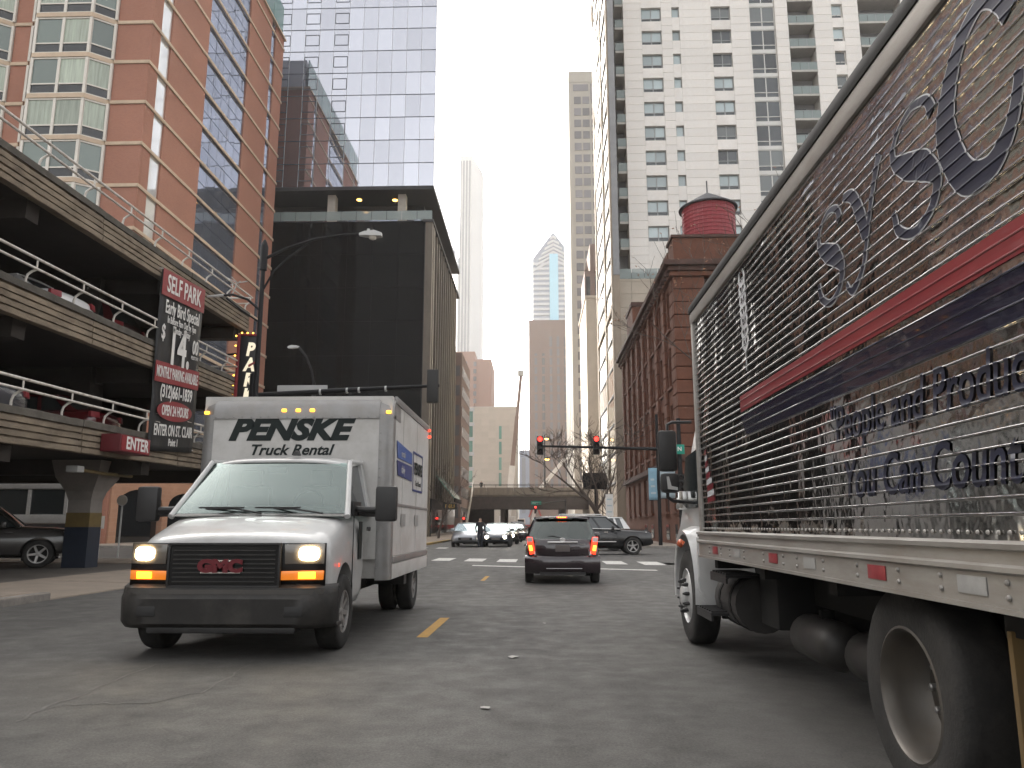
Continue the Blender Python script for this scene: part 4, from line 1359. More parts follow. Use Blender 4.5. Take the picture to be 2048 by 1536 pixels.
MB(KO).lathe([(.14, 0), (.12, -.09), (.05, -.13)], (-5.35, 24, 10.69), 'z', 10).build("lens", "lamp_lens", lp, smooth=60)
MB(KO).lathe([(.05, 0), (.05, .10)], (-5.5, 24, 10.84), 'z', 8).build("photocell", "lamp_grey", lp)
MB(KO).tube([(-9.0, 24, 8.2), (-9.4, 24, 8.55), (-9.9, 24, 8.72), (-10.2, 24, 8.7)], .04, 8).build("arm", "black_metal", lp, smooth=60)
MB(KO).tube([(-9.0, 24, 7.8), (-9.6, 24, 8.2), (-10.1, 24, 8.6)], .028, 8).build("brace", "black_metal", lp, smooth=60)
b = MB(KO); b.tube([(-10.2, 24, 8.7), (-10.75, 24, 8.66)], [.05, .035], 8); b.build("lantern", "lamp_grey", lp, smooth=40)


def signal_head(parent, o, x, y, z, lit, facing=-1, name="signal_head"):
    """three aspects, z at the bottom; facing -1: lamps towards the camera"""
    b = MB(o); b.box(x - .19, x + .19, y - .12, y + .12, z, z + 1.12)
    h = b.build(name, "signal_yellow_body", parent, bevel=.025)
    for k in range(3):
        zc = z + .19 + k * .37
        v = MB(o)
        n = 14
        rings = [[(x + .155 * math.cos(R(a)), y + facing * d, zc + .155 * math.sin(R(a))) for a in [-40 + i * 260 / n for i in range(n + 1)]] for d in (.12, .34)]
        v.loft(rings, False, False)
        vo = v.build("visor", "black_metal", h, smooth=60, fix=False)
        ml = "signal_red" if (lit and k == 2) else "signal_off"
        MB(o).lathe([(.14, 0), (.12, facing * .03), (0.0, facing * .05)], (x, y + facing * .125, zc), 'y', 16).build("lens", ml, h, smooth=60)
    return h


ms = thing("signal_mast", "black traffic signal mast arm with backs of signals at the near left corner", "traffic light", (-9.5, 25.2, 0.126))
SO2 = (-9.5, 25.2, .126)
MB(SO2).tube([(-9.5, 25.2, .12), (-9.5, 25.2, 6.3)], [.17, .12], 12).build("pole", "black_metal", ms, smooth=60)
MB(SO2).tube([(-9.5, 25.2, 5.55), (-6.5, 25.2, 5.72), (-3.2, 25.2, 5.87)], [.10, .08, .05], 10).build("arm", "black_metal", ms, smooth=60)
for x in (-3.42,):
    signal_head(ms, SO2, x, 25.2, 5.28, False, 1)
MB(SO2).box(-8.7, -7.0, 25.28, 25.31, 5.66, 5.92).build("sign_back", "lamp_grey", ms)
for x in (-7.2, -6.3, -5.0, -5.9):
    MB(SO2).lathe([(.10, -.03), (.10, .03)], (x, 25.2, 5.70 + (x + 6.5) * .045), 'x', 10).build("clamp", "lamp_grey", ms)

l2 = thing("street_lamp", "black street lamp with a small hooked arm across the crossing, left", "street lamp", (-14.0, 47.5, 0.126))
K2 = (-14, 47.5, .126)
MB(K2).tube([(-14, 47.5, .12), (-14, 47.5, 10.2)], [.18, .10], 10).build("pole", "black_metal", l2, smooth=60)
MB(K2).tube([(-14, 47.5, 10.0), (-14.2, 47.5, 11.0), (-14.6, 47.5, 11.9), (-15.1, 47.5, 12.5)], .07, 8).build("arm", "black_metal", l2, smooth=60)
b = MB(K2); lamp_head(b, (-15.05, 47.5, 12.5), -1); b.build("lantern", "lamp_grey", l2, smooth=40)

# right-hand signal mast
mr = thing("signal_mast", "black mast arm with two red traffic lights over the far right of the crossing", "traffic light", (9.05, 46.0, 0.126))
S3 = (9.05, 46, .126)
MB(S3).tube([(8.55, 46, .12), (8.55, 46, 7.6)], [.17, .12], 12).build("pole", "black_metal", mr, smooth=60)
MB(S3).tube([(8.55, 46, 5.72), (4, 46, 5.86), (.1, 46, 5.96)], [.11, .08, .06], 10).build("arm", "black_metal", mr, smooth=60)
for x in (.27, 3.62):
    signal_head(mr, S3, x, 45.86, 5.42, True, -1)
    MB(S3).box(x - .05, x + .05, 45.96, 46.05, 5.5, 6.4).build("clamp", "black_metal", mr)
signal_head(mr, S3, 8.5, 45.7, 3.1, False, -1)
sn = thing("street_name_sign", "small green street name sign on the right hand signal pole", "sign", (8.45, 45.6, 5.45))
MB((8.45, 45.6, 5.45)).box(8.2, 8.78, 45.58, 45.62, 5.42, 5.98).build("board", "street_green", sn, bevel=.01)
text("lettering", "N", "sign_white", sn, face_my(.04, -.03, .26), size=.34, bold=.01)

bl_ = thing("banner_pole", "dark pole carrying two pale blue street banners before the sandstone building", "banner", (6.36, 40.6, 0.0))
PO2 = (6.36, 40.6, 0)
bl_.location.y = 46.6; bl_.location.x = 7.35; bl_.location.z = .126
s47 = 46.6 / 40.6
MB().tube([(0, 0, 0), (0, 0, 7.8)], [.12, .08], 10).build("pole", "black_metal", bl_, smooth=60)
for x0, x1, m_, z0, z1 in ((-.60, -.04, "banner_blue", 2.65, 4.55), (.05, 1.0, "banner_pale", 2.75, 4.55)):
    b = MB(); n = 8
    pts = []
    for j in range(n + 1):
        z = z0 + (z1 - z0) * j / n
        for i in range(5):
            pts.append((x0 + (x1 - x0) * i / 4, -.03 + .02 * math.sin(j * .9 + i), z))
    b.add(pts, [(j * 5 + i, j * 5 + i + 1, j * 5 + i + 6, j * 5 + i + 5) for j in range(n) for i in range(4)])
    o = b.build("banner", m_, bl_, smooth=80, fix=False)
    m2 = o.modifiers.new("t", 'SOLIDIFY'); m2.thickness = .015
    for z in (z0 - .01, z1 + .01):
        MB().tube([(0, 0, z), (x0 if x0 < 0 else x1, 0, z)], .02, 6).build("arm", "black_metal", bl_)
for k in range(3):
    MB().box(-.48, -.18 - .04 * k, -.068, -.062, 3.0 + k * .4, 3.12 + k * .4).build("print", "banner_pale", bl_)

ps = thing("parking_sign", "white parking notice on a thin post behind the black SUV", "sign", (4.75, 50.5, .126))
MB().tube([(0, 0, 0), (0, 0, 3.2)], .04, 6).build("post", "lamp_grey", ps)
MB().box(-.24, .24, -.06, -.045, 1.75, 3.15).build("board", "sign_white", ps)
for k in range(3):
    MB().box(-.15, .15, -.066, -.062, 1.98 + k * .4, 2.06 + k * .4).build("print", "banner_pale", ps)
sq = thing("square_sign", "dark square sign back on a pole beside the bare tree", "sign", (4.75, 62, .126))
MB().tube([(0, 0, 0), (0, 0, 5.2)], .09, 8).build("post", "black_metal", sq)
MB().box(-1.0, .9, -.12, -.06, 4.0, 5.3).build("board", "black_metal", sq, bevel=.01)
ug = thing("underpass_signal", "small red signal glowing under the viaduct near the street centre", "traffic light", (.1, 118, 0))
MB().tube([(4.4, 0, .13), (4.4, 0, 5.2)], .1, 8).build("pole", "black_metal", ug)
MB().tube([(4.4, 0, 5.0), (-.1, 0, 4.6)], .06, 8).build("arm", "black_metal", ug)
signal_head(ug, (0, 0, 0), -.15, -.2, 3.1, True, -1)
rs = thing("stop_signal", "small red signal on a post at the foot of the viaduct stairs", "traffic light", (-9.6, 104, 0.126))
MB().tube([(0, 0, 0), (0, 0, 2.9)], .07, 8).build("pole", "black_metal", rs)
signal_head(rs, (0, 0, 0), 0, -.2, 1.2, True, -1)
# twin globe lamp on the viaduct
vl = thing("viaduct_lamp", "ornate lamp post with two lit yellow lamps standing on the viaduct", "street lamp", (1.75, 150, 7.0))
MB().tube([(0, 0, 0), (0, 0, 11.8)], [.16, .09], 8).build("pole", "black_metal", vl)
for z in (7.2, 11.2):
    MB().tube([(0, 0, z + .5), (.35, 0, z + .7), (.55, 0, z + .3)], .05, 6).build("arm", "black_metal", vl)
    MB().lathe([(.0, .35), (.25, .25), (.52, .05), (.5, -.12)], (.45, 0, z), 'z', 12).build("hood", "black_metal", vl, smooth=40)
    MB().lathe([(.46, -.1), (.40, -.3), (.0, -.42)], (.45, 0, z), 'z', 12).build("globe", "sodium_lit", vl, smooth=60)

# ================================================================== TREES
def tree(name, label, loc, seed, lean, height, spread, leaves=0, r0=.16, twmin=.010, levels=5):
    rr = random.Random(seed)
    root = thing(name, label, "tree", loc)
    trunk, limbs, twigs = MB(), MB(), MB()
    tips = []
    def grow(p, d, L, r, lev, mb):
        n = 5 if lev < 2 else 4
        pts, rad = [p], [r]
        cur, dd = Vector(p), Vector(d)
        for i in range(n):
            dd = (dd + Vector((rr.gauss(0, .12), rr.gauss(0, .12), rr.gauss(.05, .08)))).normalized()
            cur = cur + dd * L / n
            pts.append(tuple(cur)); rad.append(max(twmin * .6, r * (1 - .5 * (i + 1) / n)))
        mb.tube(pts, rad, 8 if lev == 0 else (6 if lev < 3 else 4))
        if lev >= levels:
            tips.append(cur.copy()); return
        kids = (4 if lev == 0 else 3) + (1 if rr.random() < .4 else 0)
        for k in range(kids):
            t = rr.uniform(.45, 1.0) if k else 1.0
            i = min(int(t * n), n)
            base = Vector(pts[i])
            axis = Vector((rr.gauss(0, 1), rr.gauss(0, 1), rr.gauss(0, .35))).normalized()
            nd = (dd * rr.uniform(.55, 1.0) + axis * rr.uniform(.45, .85) * spread + Vector((0, 0, .12))).normalized()
            grow(tuple(base), nd, L * rr.uniform(.56, .80), max(twmin, rad[i] * rr.uniform(.55, .75)), lev + 1, limbs if lev < 2 else twigs)
    grow((0, 0, -.05), Vector(lean).normalized(), height * .34, r0, 0, trunk)
    trunk.build("trunk", "bark", root, smooth=60, fix=False)
    limbs.build("limbs", "bark", root, smooth=60, fix=False)
    twigs.build("crown", "bark", root, smooth=60, fix=False)
    if leaves:
        lf = MB()
        for k in range(leaves):
            c = rr.choice(tips) + Vector((rr.gauss(0, .05), rr.gauss(0, .05), rr.gauss(-.04, .05)))
            a = Vector((rr.gauss(0, 1), rr.gauss(0, 1), rr.gauss(0, 1))).normalized() * .045
            b_ = a.orthogonal().normalized() * .03
            lf.add([tuple(c - a), tuple(c + b_), tuple(c + a), tuple(c - b_)], [(0, 1, 2, 3)])
        lf.build("leaves", "dead_leaf", root, fix=False)
    return root


tree("bare_tree", "large bare street tree leaning left over the black SUV", (5.3, 52.0, .126), 5, (-.35, 0, 1), 12.5, 1.1, r0=.22, twmin=.017)
tree("bare_tree", "slender bare tree rising beside the sandstone building's street side", (5.8, 60.0, .126), 9, (-.1, 0, 1), 8.5, .8, r0=.13, twmin=.014, levels=4)
tree("bare_tree", "bare tree with a few brown leaves showing above the chrome truck", (5.15, 18.2, .126), 21, (.02, .05, 1), 11.8, .8, leaves=420, r0=.17, twmin=.007)
tree("bare_tree", "thin bare tree in front of the black podium's shopfront", (-9.0, 72.0, .126), 31, (.05, 0, 1), 9.0, .7, r0=.12, twmin=.014, levels=4)

# ================================================================== CRANES BEYOND THE VIADUCT
cr = thing("mobile_crane", "mobile crane with tall grey telescopic boom rising beyond the viaduct", "crane", (-5.4, 158, 0))
def boom(parent, p0, p1, w0, w1, mat, name):
    d = (Vector(p1) - Vector(p0)).normalized()
    s_ = d.cross(Vector((0, 1, 0))).normalized(); u_ = s_.cross(d).normalized()
    b = MB()
    b.loft([[tuple(Vector(p) + s_ * w * a + u_ * w * c) for a, c in ((-.5, -.5), (.5, -.5), (.5, .5), (-.5, .5))] for p, w in ((p0, w0), (p1, w1))])
    return b.build(name, mat, parent)
A_, B_ = (-.4, 0, 2.6), (2.5, -1, 32.5)
def lp_(t): return tuple(Vector(A_) * (1 - t) + Vector(B_) * t)
boom(cr, A_, lp_(.36), 1.25, 1.2, "crane_white", "boom_base")
boom(cr, lp_(.35), lp_(.70), .85, .8, "tower_mauve", "boom_section")
boom(cr, lp_(.69), B_, .65, .55, "tower_mauve", "boom_section")
jb = MB(); J = (3.9, -1, 45.5)
nseg = 14
for s_ in (-.22, .22):
    jb.tube([tuple(Vector(B_) + Vector((s_, 0, 0))), tuple(Vector(J) + Vector((s_ * .3, 0, 0)))], .05, 4)
for k in range(nseg):
    t0, t1 = k / nseg, (k + 1) / nseg
    sg_ = .22 if k % 2 else -.22
    q0 = Vector(B_).lerp(Vector(J), t0) + Vector((sg_ * (1 - .7 * t0), 0, 0)); q1 = Vector(B_).lerp(Vector(J), t1) + Vector((-sg_ * (1 - .7 * t1), 0, 0))
    jb.tube([tuple(q0), tuple(q1)], .035, 4)
jb.build("jib", "crane_white", cr)
MB().box(B_[0] - .7, B_[0] + .5, -1.6, -.6, B_[2] - .6, B_[2] + .5).build("boom_head", "lamp_grey", cr, bevel=.05)
MB().box(-3.6, 3.2, -1.3, 1.3, .7, 1.5).build("carrier", "crane_red", cr, bevel=.05)
MB().box(-2.0, 1.2, -1.2, 1.2, 1.51, 3.2).build("superstructure", "crane_white", cr, bevel=.05)
MB().box(1.6, 3.2, -1.25, 1.25, 1.51, 2.7).build("cab", "crane_white", cr, bevel=.05)
MB().box(1.75, 3.0, -1.27, -1.252, 1.9, 2.5).build("cab_window", "glass_dark", cr)
wl_ = MB().lathe([(.3, -.16), (.52, -.16), (.55, 0), (.52, .16), (.3, .16)], (0, 0, 0), 'y', 14).mesh("wheel"); wl_.materials.append(M("black_metal"))
for x in (-3, -1.7, 1.2, 2.6):
    piece("wheel", wl_, (x, -1.25, .53), cr)
pc = thing("pump_truck", "concrete pump truck with white folded boom and red struts under the viaduct", "truck", (2.2, 156, 0))
boom(pc, (-1.8, 0, 8.0), (4.1, 0, 15.1), .85, .65, "crane_white", "boom_arm")
boom(pc, (-2.8, .4, 2.5), (-1.8, .4, 8.2), .7, .7, "crane_white", "boom_arm")
boom(pc, (-3.6, -.6, 3.0), (-2.2, -.6, 6.2), .28, .28, "crane_red", "strut")
boom(pc, (-2.4, -.6, 6.2), (-1.2, -.6, 3.2), .28, .28, "crane_red", "strut")
MB().box(-4.5, 4.5, -1.2, 1.2, .8, 1.5).build("chassis", "crane_red", pc, bevel=.05)
MB().box(-3, 1.5, -1.1, 1.1, 1.51, 2.9).build("hopper", "crane_white", pc, bevel=.1)
MB().box(2.3, 4.4, -1.2, 1.2, 1.51, 3.0).build("cab", "crane_white", pc, bevel=.08)
MB().box(2.6, 4.2, -1.225, -1.202, 2.1, 2.8).build("cab_window", "glass_dark", pc)
for x in (-3.4, -2.1, 3.3):
    piece("wheel", wl_, (x, -1.2, .53), pc)

# ================================================================== VEHICLE MATERIALS
mk("truck_white", (0.44, 0.437, 0.43), 0.28, coat=0.5, var=0.05, scale=2, dirt=(0.24, 0.215, 0.185), dscale=1.8, damt=0.55)
mk("box_white", (0.47, 0.458, 0.44), 0.45, var=0.06, scale=1.5, dirt=(0.26, 0.235, 0.205), dscale=1.7, damt=0.6)
mk("aluminium", (0.25, 0.245, 0.24), 0.42, metal=0.45, var=0.12, scale=3, dirt=(0.20, 0.17, 0.14), dscale=2.5, damt=0.5)
mk("rail_alu", (0.35, 0.335, 0.315), 0.42, metal=0.55, var=0.12, scale=2.5, stretch=(1, .4, 2), dirt=(0.20, 0.165, 0.13), dscale=3, damt=0.7)
mk("plastic_black", (0.022, 0.021, 0.021), 0.45, var=0.2, scale=5, rvar=.1)
mk("plastic_grey", (0.022, 0.020, 0.0185), 0.55, var=0.2, scale=4, dirt=(0.09, 0.08, 0.07), dscale=2, damt=0.5)
mk("plastic_pad", (0.07, 0.064, 0.058), 0.6, var=0.15, scale=5)
mk("grille_black", (0.010, 0.0095, 0.0095), 0.4, spec=0.3)
mk("rubber", (0.018, 0.017, 0.016), 0.85, var=0.25, scale=6, bump=0.2, bscale=60, dirt=(0.05, 0.045, 0.04), dscale=4, damt=0.6)
mk("steel_rim", (0.36, 0.35, 0.34), 0.40, metal=0.7, var=0.15, scale=5, dirt=(0.13, 0.10, 0.08), dscale=4, damt=0.6)
mk("rim_dish", (0.10, 0.092, 0.083), 0.45, metal=0.5, var=0.2, scale=3, stretch=(1, 1, .5), dirt=(0.10, 0.08, 0.06), dscale=2.2, damt=0.7)
mk("car_glass", (0.03, 0.035, 0.036), 0.04, ior=1.8)
mk("headlight_lit", (1, .9, .7), 0.2, emit=(1.0, 0.80, 0.46), es=14)
mk("headlight_white", (1, .95, .85), 0.2, emit=(1.0, 0.90, 0.70), es=9)
mk("lamp_housing", (0.10, 0.085, 0.07), 0.15, coat=1.0, ior=1.6)
mk("turn_lit", (1, .45, .05), 0.2, emit=(1.0, 0.27, 0.01), es=2.2)
mk("turn_lens", (0.55, 0.16, 0.02), 0.2, coat=0.8, emit=(1.0, 0.25, 0.01), es=0.12)
mk("marker_amber", (0.9, 0.5, 0.05), 0.3, emit=(1.0, 0.42, 0.03), es=1.1)
mk("marker_red", (0.7, 0.03, 0.02), 0.3, emit=(1.0, 0.05, 0.02), es=.9)
mk("marker_orange", (0.50, 0.11, 0.045), 0.25, coat=0.6)
mk("brake_lit", (0.8, 0.04, 0.02), 0.2, emit=(1.0, 0.04, 0.012), es=0.75)
mk("brake_core", (1.0, 0.4, 0.05), 0.2, emit=(1.0, 0.30, 0.02), es=2.0)
mk("lens_clear", (0.55, 0.53, 0.52), 0.15, coat=1.0)
mk("chrome", (0.75, 0.74, 0.72), 0.10, metal=1.0)
mk("chrome_panel", (0.42, 0.415, 0.408), 0.11, metal=1.0, bump=0.45, bscale=2.2, bdist=0.05, var=0.10, scale=1.2, dirt=(0.30, 0.25, 0.20), dscale=1.5, damt=0.35)
mk("letter_navy", (0.009, 0.011, 0.026), 0.35, var=0.25, scale=6)
mk("letter_white", (0.40, 0.40, 0.41), 0.35, var=.2, scale=6)
mk("letter_dark", (0.010, 0.015, 0.0145), 0.5, spec=0.25)
mk("letter_red", (0.12, 0.010, 0.016), 0.3)
mk("stripe_red", (0.16, 0.018, 0.023), 0.28, var=0.1, scale=3, coat=0.5)
mk("stripe_navy", (0.0045, 0.005, 0.017), 0.22, var=0.2, scale=3, coat=0.6)
mk("decal_blue", (0.05, 0.10, 0.28), 0.4)
mk("decal_blue2", (0.035, 0.05, 0.16), 0.4)
mk("reflector_red", (0.22, 0.03, 0.035), 0.35, var=.15, scale=20)
mk("reflector_grey", (0.27, 0.265, 0.255), 0.4, var=.1, scale=20)
mk("mudflap", (0.115, 0.070, 0.022), 0.75, var=0.25, scale=3, dirt=(0.05, 0.04, 0.03), dscale=3, damt=0.7)
mk("chassis_black", (0.008, 0.0075, 0.007), 0.75, var=0.3, scale=3)
mk("tank_dull", (0.045, 0.042, 0.04), 0.5, metal=0.3, var=0.25, scale=3)
mk("paint_plum", (0.022, 0.014, 0.017), 0.22, coat=1.0, var=0.1, scale=3)
mk("paint_black", (0.006, 0.006, 0.007), 0.25, coat=0.6)
mk("paint_silver", (0.26, 0.265, 0.28), 0.28, metal=0.5, coat=0.8)
mk("paint_slate", (0.07, 0.075, 0.085), 0.25, metal=0.3, coat=0.8)
mk("paint_olive", (0.075, 0.07, 0.055), 0.25, metal=0.2, coat=0.8)
mk("paint_pearl", (0.60, 0.59, 0.58), 0.25, coat=0.8)
mk("paint_darkred", (0.075, 0.008, 0.010), 0.25, coat=0.8)
mk("paint_grey", (0.05, 0.046, 0.044), 0.3, coat=0.7)
mk("plate", (0.10, 0.085, 0.08), 0.6)


# ================================================================== WHEELS
def tyre_mesh(rt_, w_, rr_):
    b = MB()
    h = w_ / 2
    b.lathe([(rr_ * .96, -h * .86), (rr_ * 1.04, -h * .98), (rt_ * .90, -h), (rt_ * .975, -h * .86), (rt_, -h * .6), (rt_, h * .6), (rt_ * .975, h * .86), (rt_ * .90, h), (rr_ * 1.04, h * .98), (rr_ * .96, h * .86)], (0, 0, 0), 'x', 36, caps=False)
    me = b.mesh("tyre"); me.materials.append(M("rubber")); shade(me, 50)
    return me


def rim_mesh(rr_, w_, spokes=5, mat="steel_rim", dish=.05):
    b = MB(); h = w_ / 2
    # barrel
    b.lathe([(rr_, h * .92), (rr_ * .93, h * .90), (rr_ * .90, h * .5), (rr_ * .90, -h * .9)], (0, 0, 0), 'x', 30, caps=False)
    hub = rr_ * .2
    b.lathe([(hub * 1.3, h * .35), (hub * 1.2, h * .62), (hub * .7, h * .72), (0.001, h * .74)], (0, 0, 0), 'x', 16)
    for k in range(spokes):
        a = 2 * PI * k / spokes
        ca, sa = math.cos(a), math.sin(a)
        def pt(r, t, x): return (x, r * ca - t * sa, r * sa + t * ca)
        w0, w1 = rr_ * .15, rr_ * .12
        b.hexa([pt(hub, -w0, h * .35), pt(rr_ * .93, -w1, h * .4), pt(rr_ * .93, w1, h * .4), pt(hub, w0, h * .35),
                pt(hub, -w0 * .8, h * .68), pt(rr_ * .93, -w1 * .8, h * .82), pt(rr_ * .93, w1 * .8, h * .82), pt(hub, w0 * .8, h * .68)])
    bm = bmesh.new(); me = b.mesh("rim"); bm.from_mesh(me); bmesh.ops.recalc_face_normals(bm, faces=bm.faces); bm.to_mesh(me); bm.free()
    me.materials.append(M(mat)); shade(me, 40)
    return me


_wh = {}
def add_wheel(parent, x, y, rt_, w_, rr_, spokes=5, mat="steel_rim", side=1, name="wheel"):
    k = (rt_, w_, rr_, spokes, mat)
    if k not in _wh: _wh[k] = (tyre_mesh(rt_, w_, rr_), rim_mesh(rr_, w_, spokes, mat))
    t = piece(name, _wh[k][0], (x, y, rt_), parent, rot=(R(rnd.uniform(0, 70)), 0, 0 if side > 0 else PI))
    piece("rim", _wh[k][1], (0, 0, 0), t)
    bk = MB().lathe([(rr_ * .88, -.01), (rr_ * .88, .01)], (0, 0, 0), 'x', 20)
    bk.build("brake_disc", "chassis_black", t)
    return t


# ================================================================== GENERIC CAR
def ring(y, w, zb, zt, crown=.05):
    h = zt - zb
    half = [(w * .55, zb), (w * .88, zb + .01), (w * .97, zb + .10 * h), (w, zb + .38 * h), (w * .992, zb + .60 * h), (w * .975, zb + .74 * h), (w * .945, zb + .88 * h), (w * .86, zt - .005), (w * .5, zt + crown * .75)]
    pts = [(0, zb)] + half + [(0, zt + crown)] + [(-a, c) for a, c in half[::-1]]
    return [(a, y, c) for a, c in pts]


def cut(o, cyls):
    """open wheel arches"""
    b = MB()
    for (x, y, z, r_, dx) in cyls:
        b.lathe([(r_, -dx), (r_, dx)], (x, y, z), 'x', 28)
    me = b.mesh("cutter")
    bm = bmesh.new(); bm.from_mesh(me); bmesh.ops.recalc_face_normals(bm, faces=bm.faces); bm.to_mesh(me); bm.free()
    c = bpy.data.objects.new("cutter", me); put(c, o.parent)
    m = o.modifiers.new("b", 'BOOLEAN'); m.operation = 'DIFFERENCE'; m.object = c; m.solver = 'EXACT'
    PENDING.append((o, c, lambda q: shade(q.data, 42)))


def greenhouse(root, yc, ywt, yrt, yrb, wb, wt_, zb, zr, paint, glass="car_glass", front_glass=None, rear_glass=None, pillars=(.52,), flip=1, crown=.05, bow=.07):
    """roof and pillars in paint, glass panes set in; y runs forward"""
    def lerp(a, c, t): return tuple(a[i] * (1 - t) + c[i] * t for i in range(3))
    A0, A1 = (wb, yc, zb), (wt_, ywt, zr)
    D0, D1 = (wb * .96, yrb, zb), (wt_ * .97, yrt, zr)
    body = MB()
    # roof skin
    n, m = 7, 7
    rows = []
    for j in range(m + 1):
        t = j / m
        y = ywt * (1 - t) + yrt * t
        w_ = wt_ * (1 - t) + wt_ * .97 * t
        bulge = crown * (.35 + .65 * math.sin(PI * min(max(t, .0), 1)))
        rows.append([(w_ * 1.03 * (2 * i / n - 1), y + (.05 * (1 - (2 * i / n - 1) ** 2) if j == 0 else (-.03 * (1 - (2 * i / n - 1) ** 2) if j == m else 0)), zr + .012 + bulge * (1 - (2 * i / n - 1) ** 2) ** .8) for i in range(n + 1)])
    body.loft(rows, False, False)
    for s_ in (-1, 1):
        def mp(p, dx=0): return (s_ * (p[0] + dx), p[1], p[2])
        # roof edge rail
        body.tube([mp(A1, .015), mp(lerp(A1, D1, .5), .018), mp(D1, .015)], .035, 6)
        body.tube([mp(A0, .01), mp(lerp(A0, A1, .5), .02), mp(A1, .01)], [.045, .038, .038], 6)
        # rear pillar, wider
        q0, q1 = D0, D1
        body.hexa([mp((q0[0] + .01, q0[1], q0[2])), mp((q0[0] + .012, q0[1] + .30, q0[2])), mp((q0[0] - .05, q0[1] + .30, q0[2])), mp((q0[0] - .05, q0[1], q0[2])),
                   mp((q1[0] + .01, q1[1], q1[2])), mp((q1[0] + .012, q1[1] + .14, q1[2])), mp((q1[0] - .05, q1[1] + .14, q1[2])), mp((q1[0] - .05, q1[1], q1[2]))])
        for t in pillars:
            p0, p1 = lerp(A0, D0, t), lerp(A1, D1, t)
            body.hexa([mp((p0[0] + .008, p0[1] - .05, p0[2])), mp((p0[0] + .008, p0[1] + .05, p0[2])), mp((p0[0] - .03, p0[1] + .05, p0[2])), mp((p0[0] - .03, p0[1] - .05, p0[2])),
                       mp((p1[0] + .008, p1[1] - .04, p1[2])), mp((p1[0] + .008, p1[1] + .04, p1[2])), mp((p1[0] - .03, p1[1] + .04, p1[2])), mp((p1[0] - .03, p1[1] - .04, p1[2]))])
    roof = body.build("roof", paint, root, smooth=45, fix=False)
    so = roof.modifiers.new("t", 'SOLIDIFY'); so.thickness = .012; so.offset = -1
    # side glass
    ts = [0] + list(pillars) + [1]
    for s_ in (-1, 1):
        for i in range(len(ts) - 1):
            a, c = ts[i], ts[i + 1]
            P = [lerp(A0, D0, a), lerp(A0, D0, c), lerp(A1, D1, c), lerp(A1, D1, a)]
            g_ = MB().add([(s_ * (p[0] - .012), p[1], p[2]) for p in P], [(0, 1, 2, 3)])
            g_.build("side_window", glass, root, fix=False)
    def screen(p0, p1, nm, mt, sgn):
        n_ = 8
        rows_ = []
        for j in range(5):
            t = j / 4
            row = []
            for i in range(n_ + 1):
                u = 2 * i / n_ - 1
                w_ = p0[0] * (1 - t) + p1[0] * t - .01
                row.append((w_ * u, p0[1] * (1 - t) + p1[1] * t + sgn * bow * (1 - u * u) * (1 - .25 * t), p0[2] * (1 - t) + p1[2] * t + .02 * math.sin(PI * t)))
            rows_.append(row)
        MB().loft(rows_, False, False).build(nm, mt, root, smooth=80, fix=False)
    screen(A0, A1, "windscreen", front_glass or glass, 1)
    screen(D0, D1, "rear_window", rear_glass or glass, -1)
    return roof


SPEC = {
    'hatch': dict(L=3.85, st=((0.02, .66, .42, .78), (0.08, .79, .27, .93), (.35, .835, .22, .97), (1.0, .845, .2, .95), (2.2, .845, .2, .94), (2.9, .835, .2, .91), (3.3, .82, .21, .85), (3.6, .77, .25, .75), (3.8, .60, .33, .60)),
                  gh=(2.95, 2.2, .42, .10, .79, .60, .945, 1.42), wh=(.62, 3.12), R=.30, rr=.20, W=.19, tx=.735),
    'sedan': dict(L=4.6, st=((0.02, .70, .42, .80), (.15, .84, .3, .97), (.5, .89, .23, 1.0), (1.2, .9, .21, .98), (3.0, .9, .21, .95), (3.6, .89, .21, .90), (4.1, .86, .23, .80), (4.42, .76, .3, .68), (4.58, .58, .37, .56)),
                  gh=(3.3, 2.55, 1.25, .55, .82, .62, .96, 1.40), wh=(.95, 3.75), R=.33, rr=.22, W=.21, tx=.785),
    'suv': dict(L=4.8, st=((0.02, .78, .50, .98), (.12, .91, .38, 1.12), (.5, .96, .34, 1.15), (1.3, .97, .32, 1.13), (3.2, .97, .32, 1.11), (3.7, .965, .32, 1.09), (4.3, .955, .35, 1.06), (4.66, .93, .40, 1.02), (4.78, .86, .44, .95)),
                gh=(3.38, 2.72, .55, .18, .87, .68, 1.12, 1.67), wh=(.98, 3.88), R=.385, rr=.255, W=.24, tx=.84),
}


